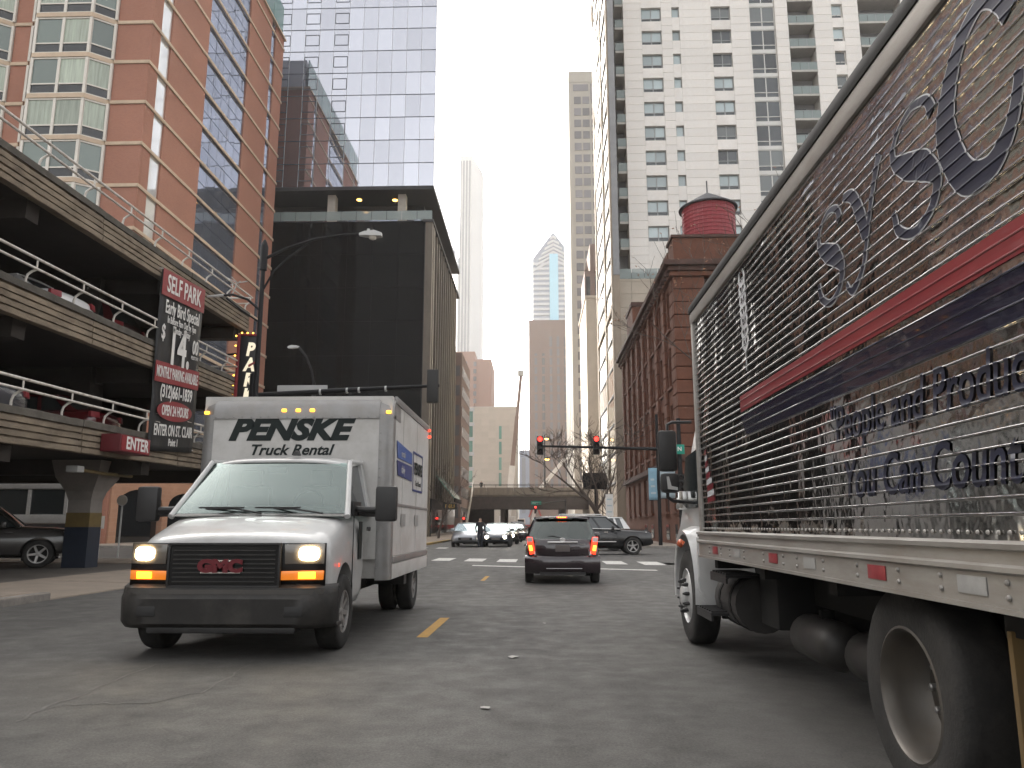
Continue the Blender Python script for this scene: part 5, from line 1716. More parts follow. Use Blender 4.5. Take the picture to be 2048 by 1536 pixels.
def make_car(name, label, loc, rz, kind, paint, group=None, front='off', rear='off', glass="car_glass", fglass=None, rglass=None, spokes=5, rim="steel_rim", cat="car"):
    S = SPEC[kind]; L = S['L']
    root = thing(name, label, cat, loc, rz, group)
    yo = -L / 2
    b = MB(); b.loft([ring(y + yo, w_, zb, zt) for (y, w_, zb, zt) in S['st']])
    body = b.build("body", paint, root, subsurf=1)
    wy = [y + yo for y in S['wh']]
    cyl = [(s_ * .80, y, S['R'] + .01, S['R'] + .055, .26) for s_ in (-1, 1) for y in wy]
    cut(body, cyl)
    MB().box(-.55, .55, yo + .5, yo + L - .5, S['R'] * .7, S['R'] + .35).build("underbody", "chassis_black", root)
    for s_ in (-1, 1):
        for y in wy:
            MB().box(s_ * .5, s_ * (S['tx'] - .12), y - S['R'] - .02, y + S['R'] + .02, .2, S['R'] * 2 + .0).build("wheel_well", "chassis_black", root)
            add_wheel(root, s_ * S['tx'], y, S['R'], S['W'], S['rr'], spokes, rim, s_)
    yc, ywt, yrt, yrb, wb_, wt_, zb_, zr_ = S['gh']
    greenhouse(root, yc + yo, ywt + yo, yrt + yo, yrb + yo, wb_, wt_, zb_, zr_, paint, glass, fglass, rglass, pillars=(.30, .62) if kind != 'suv' else (.28, .56, .80))
    # mirrors
    for s_ in (-1, 1):
        MB().box(s_ * (wb_ + .02), s_ * (wb_ + .24), yo + yc - .42, yo + yc - .30, zb_ - .02, zb_ + .15).build("mirror", paint, root, bevel=.03)
    # head lamps, grille, bumper strip
    yf = yo + L
    f = S['st'][-1]; f2 = S['st'][-2]
    for s_ in (-1, 1):
        x0, x1 = f2[1] * .50, f2[1] * .93
        z0, z1 = f2[3] - .16, f2[3] - .015
        MB().hexa([(s_ * x0, yf - .06, z0), (s_ * x1, yf - .28, z0), (s_ * x1, yf - .34, z0), (s_ * x0, yf - .2, z0),
                   (s_ * x0, yf - .10, z1), (s_ * x1, yf - .30, z1), (s_ * x1, yf - .36, z1), (s_ * x0, yf - .25, z1)]).build("headlight", "lens_clear", root, bevel=.01)
        if front == 'on':
            MB().lathe([(.10, 0), (.10, .03), (.05, .05)], (s_ * (x0 + x1) / 2, yf - .10, (z0 + z1) / 2), 'y', 12).build("lit_lamp", "headlight_white", root)
    MB().box(-f[1] * .72, f[1] * .72, yf - .05, yf + .012, f[2] + .04, f[2] + .20).build("grille", "grille_black", root, bevel=.02)
    MB().box(-.26, .26, yf + .014, yf + .026, f[2] + .06, f[2] + .17).build("plate", "plate", root)
    # tail lamps
    r0 = S['st'][1]
    if rear != 'custom':
        for s_ in (-1, 1):
            MB().hexa([(s_ * r0[1] * .66, yo + .01, r0[3] - .20), (s_ * r0[1] * .99, yo + .10, r0[3] - .20), (s_ * r0[1] * .99, yo + .2, r0[3] - .20), (s_ * r0[1] * .66, yo + .15, r0[3] - .20),
                       (s_ * r0[1] * .66, yo + .03, r0[3] - .04), (s_ * r0[1] * .97, yo + .12, r0[3] - .04), (s_ * r0[1] * .97, yo + .2, r0[3] - .04), (s_ * r0[1] * .66, yo + .15, r0[3] - .04)]).build("taillight", "brake_lit" if rear == 'on' else "sign_red", root, bevel=.01)
    # door lines and handles
    for s_ in (-1, 1):
        for yy in (.42, .64):
            MB().box(s_ * (S['st'][3][1] * .985), s_ * (S['st'][3][1] + .018), yo + L * yy, yo + L * yy + .16, zb_ - .17, zb_ - .13).build("door_handle", paint, root, bevel=.008)
    return root


# ================================================================== WHITE RENTAL BOX TRUCK
gm = thing("box_truck", "white rental box truck with lit headlights driving towards the viewer", "truck", (-3.02, 7.22, 0))
# --- cab body: lofted nose, hood and doors (y grows away from the camera)
cabst = ((.20, .80, .56, 1.06), (.24, .93, .50, 1.11), (.42, .985, .40, 1.17), (.75, 1.0, .36, 1.25), (1.10, 1.005, .36, 1.33), (1.30, 1.005, .36, 1.375), (1.8, 1.005, .36, 1.40), (2.28, 1.0, .36, 1.40))
def cabring(y, w_, zb, zt, crown):
    h = zt - zb
    half = [(w_ * .6, zb), (w_ * .94, zb + .01), (w_ * .99, zb + .1 * h), (w_, zb + .4 * h), (w_ * .995, zb + .66 * h), (w_ * .975, zb + .82 * h), (w_ * .93, zt - .045), (w_ * .80, zt), (w_ * .45, zt + crown * .8)]
    pts = [(0, zb)] + half + [(0, zt + crown)] + [(-a, c) for a, c in half[::-1]]
    return [(a, y, c) for a, c in pts]
b = MB(); b.loft([cabring(y, w_, zb, zt, .045 if y < 1.2 else .02) for (y, w_, zb, zt) in cabst])
cab = b.build("cab", "truck_white", gm, subsurf=1)
cut(cab, [(s_ * .88, 1.02, .40, .475, .30) for s_ in (-1, 1)])
# roof and windows
greenhouse_y = None
def trk_glass():
    A0, A1 = (.955, 1.22, 1.385), (.80, 1.86, 1.985)
    def lerp(a, c, t): return tuple(a[i] * (1 - t) + c[i] * t for i in range(3))
    rows = []
    n_ = 10
    for j in range(7):
        t = j / 6
        rows.append([((A0[0] * (1 - t) + A1[0] * t - .01) * (2 * i / n_ - 1), A0[1] * (1 - t) + A1[1] * t - .10 * (1 - (2 * i / n_ - 1) ** 2), A0[2] * (1 - t) + A1[2] * t) for i in range(n_ + 1)])
    MB().loft(rows, False, False).build("windscreen", "windscreen", gm, smooth=80, fix=False)
    # roof shell with rounded front edge
    rows = []
    for (y, z, w_) in ((1.845, 1.985, .822), (1.855, 2.015, .835), (1.95, 2.05, .85), (2.2, 2.085, .86), (2.31, 2.085, .86)):
        rows.append([(w_ * u, y - .10 * (1 - u * u) * (1 if y < 1.9 else .5), z - .075 * abs(u) ** 4) for u in [(-1 + 2 * i / 12) for i in range(13)]])
    r_ = MB().loft(rows, False, False).build("roof", "truck_white", gm, smooth=80, fix=False)
    so = r_.modifiers.new("t", 'SOLIDIFY'); so.thickness = .03
    for s_ in (-1, 1):
        p = MB()
        p.tube([(s_ * .972, 1.19, 1.35), (s_ * .895, 1.53, 1.68), (s_ * .822, 1.84, 1.995)], [.036, .030, .030], 10)
        p.tube([(s_ * .822, 1.84, 1.995), (s_ * .85, 2.31, 2.02)], .032, 8)
        p.hexa([(s_ * 1.0, 2.16, 1.38), (s_ * 1.0, 2.31, 1.38), (s_ * .9, 2.31, 1.38), (s_ * .9, 2.16, 1.38), (s_ * .86, 2.20, 2.03), (s_ * .86, 2.31, 2.03), (s_ * .78, 2.31, 2.03), (s_ * .78, 2.20, 2.03)])
        p.build("pillar", "truck_white", gm, smooth=60)
        MB().add([(s_ * .965, 1.26, 1.395), (s_ * .975, 2.20, 1.395), (s_ * .83, 2.22, 1.99), (s_ * .82, 1.88, 1.97)], [(0, 1, 2, 3)]).build("side_window", "car_glass", gm, fix=False)
        MB().box(s_ * 1.003, s_ * 1.012, 1.36, 1.366, .42, 1.36).build("door_seam", "chassis_black", gm)
        MB().box(s_ * 1.005, s_ * 1.03, 2.02, 2.16, 1.19, 1.24).build("door_handle", "plastic_black", gm, bevel=.01)
        MB().box(s_ * 1.004, s_ * 1.012, 1.62, 1.78, .88, 1.30).build("door_decal", "letter_dark", gm)
    MB().box(-.78, .78, 2.24, 2.3, 1.42, 2.0).build("cab_back", "chassis_black", gm)
trk_glass()
MB().box(-.82, .82, 1.32, 1.55, 1.405, 1.47).build("dashboard", "plastic_black", gm, bevel=.03)
for x in (-.42, .42):
    MB().box(x - .24, x + .24, 2.02, 2.16, 1.41, 1.72).build("seat", "chassis_black", gm, bevel=.05)
    MB().box(x - .13, x + .13, 2.05, 2.15, 1.73, 1.92).build("headrest", "chassis_black", gm, bevel=.04)
b = MB(); b.tube([(.42 + .17 * math.cos(2 * PI * k / 20), 1.60 + .06 * math.sin(2 * PI * k / 20), 1.50 + .15 * math.sin(2 * PI * k / 20)) for k in range(21)], .014, 6)
b.build("steering_wheel", "plastic_black", gm, smooth=60)
MB().box(-.11, .11, 1.70, 1.73, 1.86, 1.92).build("rear_view_mirror", "plastic_black", gm, bevel=.01)
# cowl, wipers, hood crease
MB().loft([[(x, y - .10 * (1 - (x / .95) ** 2), z) for x in [(-.95 + 1.9 * i / 10) for i in range(11)]] for y, z in ((1.12, 1.352), (1.20, 1.372), (1.235, 1.392))], False, False).build("cowl", "plastic_black", gm, fix=False, smooth=60)
for x0, x1 in ((-.60, .05), (.02, .72)):
    b = MB(); b.tube([(x1, 1.10, 1.385), (x0 + .35, 1.14, 1.435), (x0, 1.22, 1.43)], .011, 6)
    b.box(x0 - .05, x0 + .45, 1.125, 1.14, 1.437, 1.455)
    b.build("wiper", "plastic_black", gm)
MB().lathe([(.05, 0), (.03, .05), (.0, .06)], (.18, 1.86, 2.075), 'z', 8).build("roof_marker", "plastic_black", gm)
# front fascia
fp = MB()
fp.loft([[(x, .075 + .10 * (abs(x) / .97) ** 3, z) for x in [(-.965 + 1.93 * i / 16) for i in range(17)]] for z in (.62, .86, 1.085)], False, False)
fas = fp.build("fascia", "grille_black", gm, smooth=60, fix=False)
so = fas.modifiers.new("t", 'SOLIDIFY'); so.thickness = .05
gl = MB(); gl.box(-.53, .53, .035, .07, .685, 1.065)
gri = gl.build("grille", "chassis_black", gm)
for k in range(8):
    MB().box(-.50, .50, .018, .034, .715 + k * .042, .727 + k * .042).build("grille_bar", "plastic_grey", gri, bevel=.003)
fr_ = MB()
for x0, x1, z0, z1 in ((-.55, .55, 1.066, 1.09), (-.55, .55, .66, .684)):
    fr_.box(x0, x1, .015, .07, z0, z1)
for s_ in (-1, 1):
    fr_.box(s_ * .531, s_ * .555, .015, .07, .684, 1.066)
fr_.build("surround", "plastic_black", gri, bevel=.006)
text("badge", "GMC", "letter_red", gm, face_my(-.03, .005, .865), size=.155, bold=.012, sx=1.25, ext=.008)
for dz in (.055, -.058):
    MB().box(-.22, .17, .004, .012, .865 + dz - .006, .865 + dz + .006).build("badge_edge", "chrome", gm)
for s_ in (-1, 1):
    # head lamp: clear housing with the lit reflector on the outer half
    def fx(x, d=0): return .075 + .10 * (abs(x) / .97) ** 3 - .035 - d
    h = MB()
    h.hexa([(s_ * .585, fx(.585), .885), (s_ * .955, fx(.955), .885), (s_ * .955, fx(.955) + .06, .885), (s_ * .585, fx(.585) + .06, .885),
            (s_ * .575, fx(.575), 1.075), (s_ * .955, fx(.955) + .02, 1.085), (s_ * .955, fx(.955) + .08, 1.085), (s_ * .575, fx(.575) + .06, 1.075)])
    ho = h.build("headlight", "lamp_housing", gm, bevel=.012)
    b = MB(); n = 18
    cx, cz = .815, .985
    ringp = [(s_ * (cx + .095 * (abs(math.cos(2 * PI * k / n)) ** .6) * (1 if math.cos(2 * PI * k / n) > 0 else -1)), cz + .065 * (abs(math.sin(2 * PI * k / n)) ** .6) * (1 if math.sin(2 * PI * k / n) > 0 else -1)) for k in range(n)]
    b.loft([[(x, fx(abs(x), d), z) for x, z in ringp] for d in (.0, .012)])
    b.build("lit_reflector", "headlight_lit", ho)
    t = MB()
    t.hexa([(s_ * .53, fx(.53), .735), (s_ * .95, fx(.95), .735), (s_ * .95, fx(.95) + .05, .735), (s_ * .53, fx(.53) + .05, .735),
            (s_ * .53, fx(.53), .820), (s_ * .955, fx(.955), .825), (s_ * .955, fx(.955) + .05, .825), (s_ * .53, fx(.53) + .05, .820)])
    to = t.build("turn_signal", "turn_lens", gm, bevel=.008)
    MB().hexa([(s_ * .72, fx(.72, .006), .748), (s_ * .88, fx(.88, .006), .748), (s_ * .88, fx(.88), .748), (s_ * .72, fx(.72), .748),
               (s_ * .72, fx(.72, .006), .810), (s_ * .88, fx(.88, .006), .812), (s_ * .88, fx(.88), .812), (s_ * .72, fx(.72), .810)]).build("lit_bulb", "turn_lit", to, bevel=.01)
    MB().lathe([(.018, 0), (.018, .01)], (s_ * 1.005, .62, .86), 'x', 8).build("side_marker", "marker_red", gm)
# bumper: wraps round the corners
bp = MB()
prof = ((.30, .06), (.34, .0), (.56, -.02), (.60, .02), (.655, .03), (.68, .10))
rows = []
for (z, dy) in prof:
    rows.append([(x, .0 + dy + .30 * max(0, (abs(x) - .78) / .28) ** 2.2, z) for x in [(-1.06 + 2.12 * i / 24) for i in range(25)]])
rows.insert(0, [(p[0], p[1] + .25, .30) for p in rows[0]])
rows.append([(p[0] * .985, p[1] + .12, .66) for p in rows[-1]])
bo = bp.loft(rows, False, False).build("bumper", "plastic_grey", gm, smooth=50, fix=False)
so = bo.modifiers.new("t", 'SOLIDIFY'); so.thickness = .03; so.offset = 0
MB().loft([[(x, -.006 + .30 * max(0, (abs(x) - .78) / .28) ** 2.2, z) for x in [(-1.05 + 2.1 * i / 20) for i in range(21)]] for z in (.605, .650)], False, False).build("bumper_pad", "plastic_pad", gm, smooth=60, fix=False)
for s_ in (-1, 1):
    MB().box(s_ * .62, s_ * .80, -.034, -.012, .40, .50).build("tow_cover", "plastic_black", gm, bevel=.01)
MB().box(-.72, .72, .04, .3, .24, .31).build("air_dam", "plastic_black", gm, bevel=.02)
# cab wheels, chassis
for s_ in (-1, 1):
    t = add_wheel(gm, s_ * .90, 1.02, .375, .23, .215, 8, "steel_rim", s_)
    MB().box(s_ * .55, s_ * .76, .62, 1.42, .35, .86).build("wheel_well", "chassis_black", gm)
    for k in range(2):
        add_wheel(gm, s_ * (1.02 - k * .27), 4.98, .375, .22, .215, 8, "steel_rim", s_)
MB().box(-.45, .45, .5, 5.4, .34, .58).build("chassis", "chassis_black", gm)
# mirrors on long arms
for s_ in (-1, 1):
    a = MB(); a.tube([(s_ * .96, 1.50, 1.44), (s_ * 1.12, 1.46, 1.43), (s_ * 1.28, 1.44, 1.43)], .035, 8); a.tube([(s_ * .96, 1.62, 1.39), (s_ * 1.25, 1.46, 1.38)], .03, 8)
    a.box(s_ * .965, s_ * 1.0, 1.38, 1.72, 1.36, 1.52)
    a.build("mirror_arm", "plastic_black", gm)
    MB().box(s_ * 1.23, s_ * 1.47, 1.38, 1.50, 1.30, 1.69).build("mirror", "plastic_black", gm, bevel=.035)
# --- cargo box
X1, YB0, YB1, ZB0, ZB1 = 1.225, 2.34, 5.62, .60, 2.90
bx_ = MB()
bx_.box(-X1 + .02, X1 - .02, YB0 + .06, YB1, ZB0 + .02, ZB1 - .02)
cargo = bx_.build("cargo_box", "box_white", gm)
MB().box(-X1 + .17, X1 - .17, YB0, YB0 + .055, ZB0 + .25, 2.60).build("front_panel", "box_white", cargo)
for s_ in (-1, 1):
    n = 6
    prof = [(s_ * (X1 - .17), YB0 - .005)] + [(s_ * (X1 - .13 + .13 * math.sin(R(90 * k / n))), YB0 - .005 + .13 * (1 - math.cos(R(90 * k / n)))) for k in range(n + 1)] + [(s_ * X1, YB0 + .22), (s_ * (X1 - .018), YB0 + .22), (s_ * (X1 - .17), YB0 + .06)]
    MB().prism(prof if s_ > 0 else prof[::-1], 'z', ZB0 + .0, 2.64).build("corner_post", "aluminium", cargo, smooth=40)
# rounded aluminium brow
n = 7
prof = [(YB0 - .012, 2.60)] + [(YB0 - .012 + .24 * (1 - math.cos(R(90 * k / n))), 2.66 + .24 * math.sin(R(90 * k / n))) for k in range(n + 1)] + [(YB0 + .5, 2.90), (YB0 + .5, 2.6)]
MB().prism(prof, 'x', -X1 + .17, X1 - .17).build("brow", "aluminium", cargo, smooth=30)
for s_ in (-1, 1):
    prof2 = [(YB0 + .01, 2.62)] + [(YB0 + .01 + .24 * (1 - math.cos(R(90 * k / n))), 2.67 + .22 * math.sin(R(90 * k / n))) for k in range(n + 1)] + [(YB0 + .5, 2.89), (YB0 + .5, 2.62)]
    c = MB()
    rings_ = []
    for t, w_ in ((0, .171), (.6, .06), (1.0, .0)):
        rings_.append([(s_ * (X1 - w_), p[0] + .07 * t * t, p[1] - .02 * t) for p in prof2])
    c.loft(rings_)
    c.build("brow_corner", "aluminium", cargo, smooth=30)
MB().box(-X1 + .17, X1 - .17, YB0 - .02, YB0 - .012, 2.585, 2.625).build("brow_seam", "aluminium", cargo)
rv = MB().lathe([(.010, 0), (.008, -.006), (0, -.008)], (0, 0, 0), 'y', 8).mesh("rivet"); rv.materials.append(M("aluminium"))
for k in range(19):
    piece("rivet", rv, (-1.03 + k * .1145, YB0 - .022, 2.605), cargo)
for s_ in (-1, 1):
    for k in range(16):
        piece("rivet", rv, (s_ * (X1 - .15), YB0 - .006, .75 + k * .11), cargo)
def marker(x, y, z, mat, ax='y'):
    MB().box(x - .03, x + .03, y - .02, y + .02, z - .02, z + .02).build("marker_lamp", mat, gm, bevel=.012)
for x in (-.18, .0, .18): marker(x + .02, YB0 - .01, 2.69, "marker_amber")
for s_ in (-1, 1): marker(s_ * (X1 - .06), YB0 + .03, 2.67, "marker_amber")
marker(X1 + .012, YB1 - .08, 2.82, "marker_red"); marker(X1 + .012, YB1 - .03, 2.72, "marker_red")
# sides: panels with seams, rails, decals
for s_ in (-1, 1):
    for k in range(5):
        y0 = YB0 + .225 + k * .61
        MB().box(s_ * (X1 - .019), s_ * (X1 - .004 + .002 * (k % 2)), y0 + .004, y0 + .606, ZB0 + .28, ZB1 - .1).build("side_panel", "box_white", cargo)
    MB().box(s_ * (X1 - .018), s_ * (X1 + .012), YB0 + .2, YB1, ZB1 - .095, ZB1 - .0).build("top_rail", "aluminium", cargo, bevel=.008)
    MB().box(s_ * (X1 - .018), s_ * (X1 + .014), YB0 + .2, YB1, ZB0 + .19, ZB0 + .275).build("rub_rail", "aluminium", cargo, bevel=.01)
    MB().box(s_ * (X1 - .018), s_ * (X1 + .006), YB0 + .2, YB1, ZB0 + .0, ZB0 + .186).build("skirt", "box_white", cargo, bevel=.008)
    MB().box(s_ * (X1 - .018), s_ * (X1 + .010), YB0 + .2, YB1, 1.50, 1.54).build("rub_rail", "aluminium", cargo, bevel=.006)
MB().prism([(YB0 + .30, 2.34), (YB0 + 1.55, 2.28), (YB0 + 1.55, 2.12), (YB0 + .38, 2.12)], 'x', X1 + .004, X1 + .008).build("blue_band", "decal_blue", cargo)
MB().prism([(YB0 + .34, 2.09), (YB0 + 1.55, 2.09), (YB0 + 1.55, 1.88), (YB0 + .42, 1.90)], 'x', X1 + .004, X1 + .008).build("blue_band", "decal_blue2", cargo)
text("lettering", "rental", "letter_white", cargo, face_px(X1 + .010, YB0 + .8, 2.20), size=.13, ext=.001)
text("lettering", "daily", "letter_white", cargo, face_px(X1 + .010, YB0 + .8, 1.99), size=.15, ext=.001)
fr2 = MB()
for (y0, y1, z0, z1) in ((1.66, 2.6, 2.30, 2.33), (1.66, 2.6, 1.75, 1.78), (1.66, 1.69, 1.78, 2.30), (2.57, 2.6, 1.78, 2.30)):
    fr2.box(X1 + .004, X1 + .008, YB0 + y0, YB0 + y1, z0, z1)
fr2.build("logo_frame", "decal_blue2", cargo)
text("lettering", "PENSKE", "letter_dark", cargo, face_px(X1 + .010, YB0 + 2.13, 2.08), size=.24, ext=.001, shear=.25, bold=.008)
text("lettering", "Truck Rental", "letter_dark", cargo, face_px(X1 + .010, YB0 + 2.13, 1.87), size=.11, ext=.001, shear=.25)
for (y, z) in ((.75, 1.25), (1.9, 1.25)):
    MB().box(X1 + .004, X1 + .007, YB0 + y, YB0 + y + .34, z, z + .16).build("decal", "reflector_grey", cargo)
text("lettering", "PENSKE", "letter_dark", cargo, face_my(-.10, YB0 - .004, 2.435), size=.362, ext=.003, shear=.32, bold=.019, sx=1.22)
text("lettering", "Truck Rental", "letter_dark", cargo, face_my(-.06, YB0 - .004, 2.185), size=.185, ext=.003, shear=.32, bold=.004, sx=1.08)
MB().box(-.9, .9, YB1 - .1, YB1 + .18, .42, .50).build("rear_step", "plastic_black", gm, bevel=.01)
MB().box(.55, 1.1, 4.2, 4.42, .42, .60).build("under_box", "plastic_black", gm)

# ================================================================== CHROME DELIVERY TRUCK ON THE RIGHT
sy = thing("delivery_truck", "ribbed chrome box truck with red and navy stripes close on the right", "truck", (1.62, 5.0, 0))
YO = (1.62, 5, 0)
SX, SY0, SY1 = 1.62, -1.2, 7.75
PITCH, ZR0 = .058, 1.262
def ribx(z):
    """height of the half-round bead on the corrugated skin at height z (towards -X)"""
    if z < ZR0 or z > 3.27: return 0.0
    t = ((z - ZR0) / PITCH) % 1.0
    d = abs(t - .5) * PITCH
    h_, w_ = (.0046, .0060) if z > 1.93 else (.0030, .0050)
    return h_ * math.sqrt(max(0.0, 1 - (d / w_) ** 2)) if d < w_ else 0.0
def skinx(y, z):
    """small dents, and every slat tilted a little differently along its length"""
    k = math.floor((z - ZR0) / PITCH + .5)
    t = (z - ZR0) / PITCH + .5 - k - .5
    tilt = .0011 * noise.noise(Vector((y * 1.7, k * 3.7, 1.3))) + .0004 * noise.noise(Vector((y * 5.0, k * 5.1, 4.3)))
    dent = .008 * noise.noise(Vector((y * .9, z * 1.3, 3.1))) + .003 * noise.noise(Vector((y * 3.1, z * 5.0, 7.7)))
    return -ribx(z) + dent + tilt * t * 2 + (-.002 if abs((y % 1.22) - .61) < .04 else 0)
zs_ = [1.20, 1.258]
z = ZR0
QS = (.0, .36, .397, .42, .455, .5, .545, .58, .603, .64)
while z < 3.26:
    for q in QS:
        zs_.append(z + q * PITCH)
    z += PITCH
zs_.append(3.29)
ny = 130
V, Fc = [], []
for j, z in enumerate(zs_):
    for i in range(ny + 1):
        y = SY0 + (SY1 - SY0) * i / ny
        V.append((SX + skinx(y, z), y, z))
for j in range(len(zs_) - 1):
    for i in range(ny):
        a = j * (ny + 1) + i
        Fc.append((a, a + ny + 1, a + ny + 2, a + 1))
b = MB(YO); b.add(V, Fc)
skin = b.build("side_skin", "chrome_panel", sy, smooth=60, fix=False)
MB(YO).box(SX + .03, 4.08, SY0, SY1 - .03, 1.2, 3.40).build("cargo_box", "box_white", sy)
# rails
def rail(name, mat, prof, y0=SY0, y1=SY1):
    MB(YO).prism([(SX + a, c) for a, c in prof], 'y', y0, y1).build(name, mat, sy, smooth=40)
rail("top_rail", "rail_alu", ((-.016, 3.285), (-.022, 3.30), (-.022, 3.395), (.05, 3.40), (.06, 3.28)))
rail("roof_edge", "chassis_black", ((-.030, 3.397), (-.036, 3.42), (-.034, 3.47), (-.01, 3.505), (.3, 3.53), (.3, 3.47), (.051, 3.403)))
MB(YO).box(SX + .3, 4.1, SY0, SY1, 3.42, 3.54).build("roof", "box_white", sy)
rail("bottom_rail", "rail_alu", ((-.025, .975), (-.025, 1.085), (-.045, 1.095), (-.045, 1.112), (-.025, 1.12), (-.025, 1.165), (-.045, 1.172), (-.048, 1.19), (-.03, 1.20), (.05, 1.20), (.05, .975)))
rail("rail_lip", "rail_alu", ((-.034, .955), (-.034, .974), (.06, .974), (.06, .955)))
n = 6
prof = [(SX - .016, SY1 - .10)] + [(SX - .016 + .08 * (1 - math.cos(R(90 * k / n))), SY1 - .02 + .08 * math.sin(R(90 * k / n))) for k in range(n + 1)] + [(SX + .3, SY1 + .06), (SX + .3, SY1 - .02), (SX + .04, SY1 - .1)]
MB(YO).prism(prof, 'z', .98, 3.45).build("corner_post", "rail_alu", sy, smooth=40)
MB(YO).box(SX + .3, 4.08, SY1 - .025, SY1 + .06, 1.0, 3.45).build("front_wall", "box_white", sy)
rvx = MB().lathe([(.009, 0), (.007, -.006), (0, -.008)], (0, 0, 0), 'x', 8).mesh("rivet"); rvx.materials.append(M("rail_alu"))
for k in range(118):
    piece("rivet", rvx, (-.004, 7.66 - k * .065 - 5, 1.228), sy)
for k, (y, m_) in enumerate(((7.05, "reflector_red"), (6.30, "reflector_grey"), (5.35, "reflector_red"), (4.65, "reflector_grey"), (3.75, "reflector_red"), (2.95, "reflector_grey"), (2.2, "reflector_red"))):
    MB(YO).box(SX - .030, SX - .026, y - .095, y + .095, 1.005, 1.07).build("reflector", m_, sy, bevel=.001)
    for dy in (-.22, .22):
        for z in (1.01, 1.06):
            piece("rivet", rvx, (-.027, y + dy - 5, z), sy, scale=(1.3, 1.3, 1.3))
# printed stripes and lettering follow the ribs
def conform(me, lift=.0022):
    bm = bmesh.new(); bm.from_mesh(me)
    z = ZR0
    zl = min(v.co.z for v in bm.verts); zh = max(v.co.z for v in bm.verts)
    while z < 3.28:
        for q in (.0, .397, .44, .5, .56, .603):
            zz = z + q * PITCH
            if zl < zz < zh:
                bmesh.ops.bisect_plane(bm, geom=bm.verts[:] + bm.edges[:] + bm.faces[:], plane_co=(0, 0, zz), plane_no=(0, 0, 1))
        z += PITCH
    for v in bm.verts:
        v.co.x = skinx(v.co.y + 5, v.co.z) - lift - .002
    bm.to_mesh(me); bm.free()
def decal(name, mat, polys, lift=.0022):
    """polys: lists of (Y, Z) world points on the side plane"""
    b = MB(YO)
    for p in polys:
        nv = len(p)
        b.add([(SX, y, z) for y, z in p], [tuple(range(nv))])
    me = b.mesh(name); me.materials.append(M(mat))
    conform(me, lift)
    return put(bpy.data.objects.new(name, me), sy)
def gridpoly(pts_top, pts_bot, n=40):
    """quad strip between two polylines given as functions of Y"""
    out = []
    for i in range(n):
        t0, t1 = i / n, (i + 1) / n
        a0 = tuple(pts_top[0][k] * (1 - t0) + pts_top[1][k] * t0 for k in (0, 1)); a1 = tuple(pts_top[0][k] * (1 - t1) + pts_top[1][k] * t1 for k in (0, 1))
        c0 = tuple(pts_bot[0][k] * (1 - t0) + pts_bot[1][k] * t0 for k in (0, 1)); c1 = tuple(pts_bot[0][k] * (1 - t1) + pts_bot[1][k] * t1 for k in (0, 1))
        out.append([a0, a1, c1, c0])
    return out
decal("red_stripe", "stripe_red", gridpoly(((6.06, 2.255), (-1.2, 2.275)), ((6.06, 2.13), (-1.2, 2.155))))
decal("navy_stripe", "stripe_navy", gridpoly(((6.06, 2.095), (-1.2, 2.125)), ((5.92, 1.93), (-1.2, 1.925))))
def ribbon(pts, ws, nseg=9):
    """Catmull-Rom pen stroke with varying width, as quads in (Y,Z)"""
    P = [Vector(p) for p in pts]
    fine, fw = [], []
    for i in range(len(P) - 1):
        p0, p1, p2, p3 = P[max(i - 1, 0)], P[i], P[i + 1], P[min(i + 2, len(P) - 1)]
        for k in range(nseg):
            t = k / nseg
            fine.append(.5 * ((2 * p1) + (-p0 + p2) * t + (2 * p0 - 5 * p1 + 4 * p2 - p3) * t * t + (-p0 + 3 * p1 - 3 * p2 + p3) * t ** 3))
            fw.append(ws[i] * (1 - t) + ws[i + 1] * t)
    fine.append(P[-1]); fw.append(ws[-1])
    L_, R_ = [], []
    for i, p in enumerate(fine):
        d = (fine[min(i + 1, len(fine) - 1)] - fine[max(i - 1, 0)])
        d.normalize(); nn = Vector((-d.y, d.x)) * fw[i] / 2
        L_.append(tuple(p + nn)); R_.append(tuple(p - nn))
    return [[L_[i], L_[i + 1], R_[i + 1], R_[i]] for i in range(len(fine) - 1)]
def glyph(y0, z0, w_, h_, strokes, mat="letter_navy", edge=True):
    """letter box: y0 = left edge as read (larger Y), width w_ towards smaller Y"""
    polys, out = [], []
    for pts, ws in strokes:
        q = [(y0 - a * w_, z0 + c * h_) for a, c in pts]
        polys += ribbon(q, [u * h_ * 1.25 for u in ws])
        out += ribbon(q, [u * h_ * 1.25 + .014 for u in ws])
    if edge: decal("letter_edge", "letter_white", out, .0012)
    decal("letter", mat, polys, .0035)
S_ST = [(((.95, .80), (.86, .94), (.55, 1.0), (.22, .90), (.14, .72), (.40, .57), (.72, .45), (.92, .26), (.74, .06), (.40, .0), (.10, .12), (.04, .30)), (.10, .06, .03, .03, .07, .17, .19, .09, .05, .05, .07, .04))]
Y_ST = [(((.05, 1.0), (.30, .90), (.46, .62), (.55, .36)), (.05, .12, .16, .14)), (((1.0, 1.05), (.82, .80), (.60, .40), (.42, .05), (.12, -.12), (-.02, .0)), (.09, .06, .05, .05, .06, .04))]
C_ST = [(((1.0, .78), (.92, .93), (.68, 1.02), (.36, .90), (.12, .60), (.10, .34), (.28, .06), (.58, .0), (.86, .14), (1.02, .40)), (.11, .12, .06, .07, .12, .15, .14, .09, .06, .05))]
O_ST = [(((.5, 1.0), (.15, .75), (.08, .4), (.35, .02), (.7, .05), (.95, .4), (.88, .8), (.5, 1.0)), (.06, .10, .14, .08, .06, .1, .12, .06))]
glyph(4.26, 2.45, .38, .50, S_ST)
glyph(3.86, 2.48, .46, .46, Y_ST)
glyph(3.33, 2.48, .43, .53, S_ST)
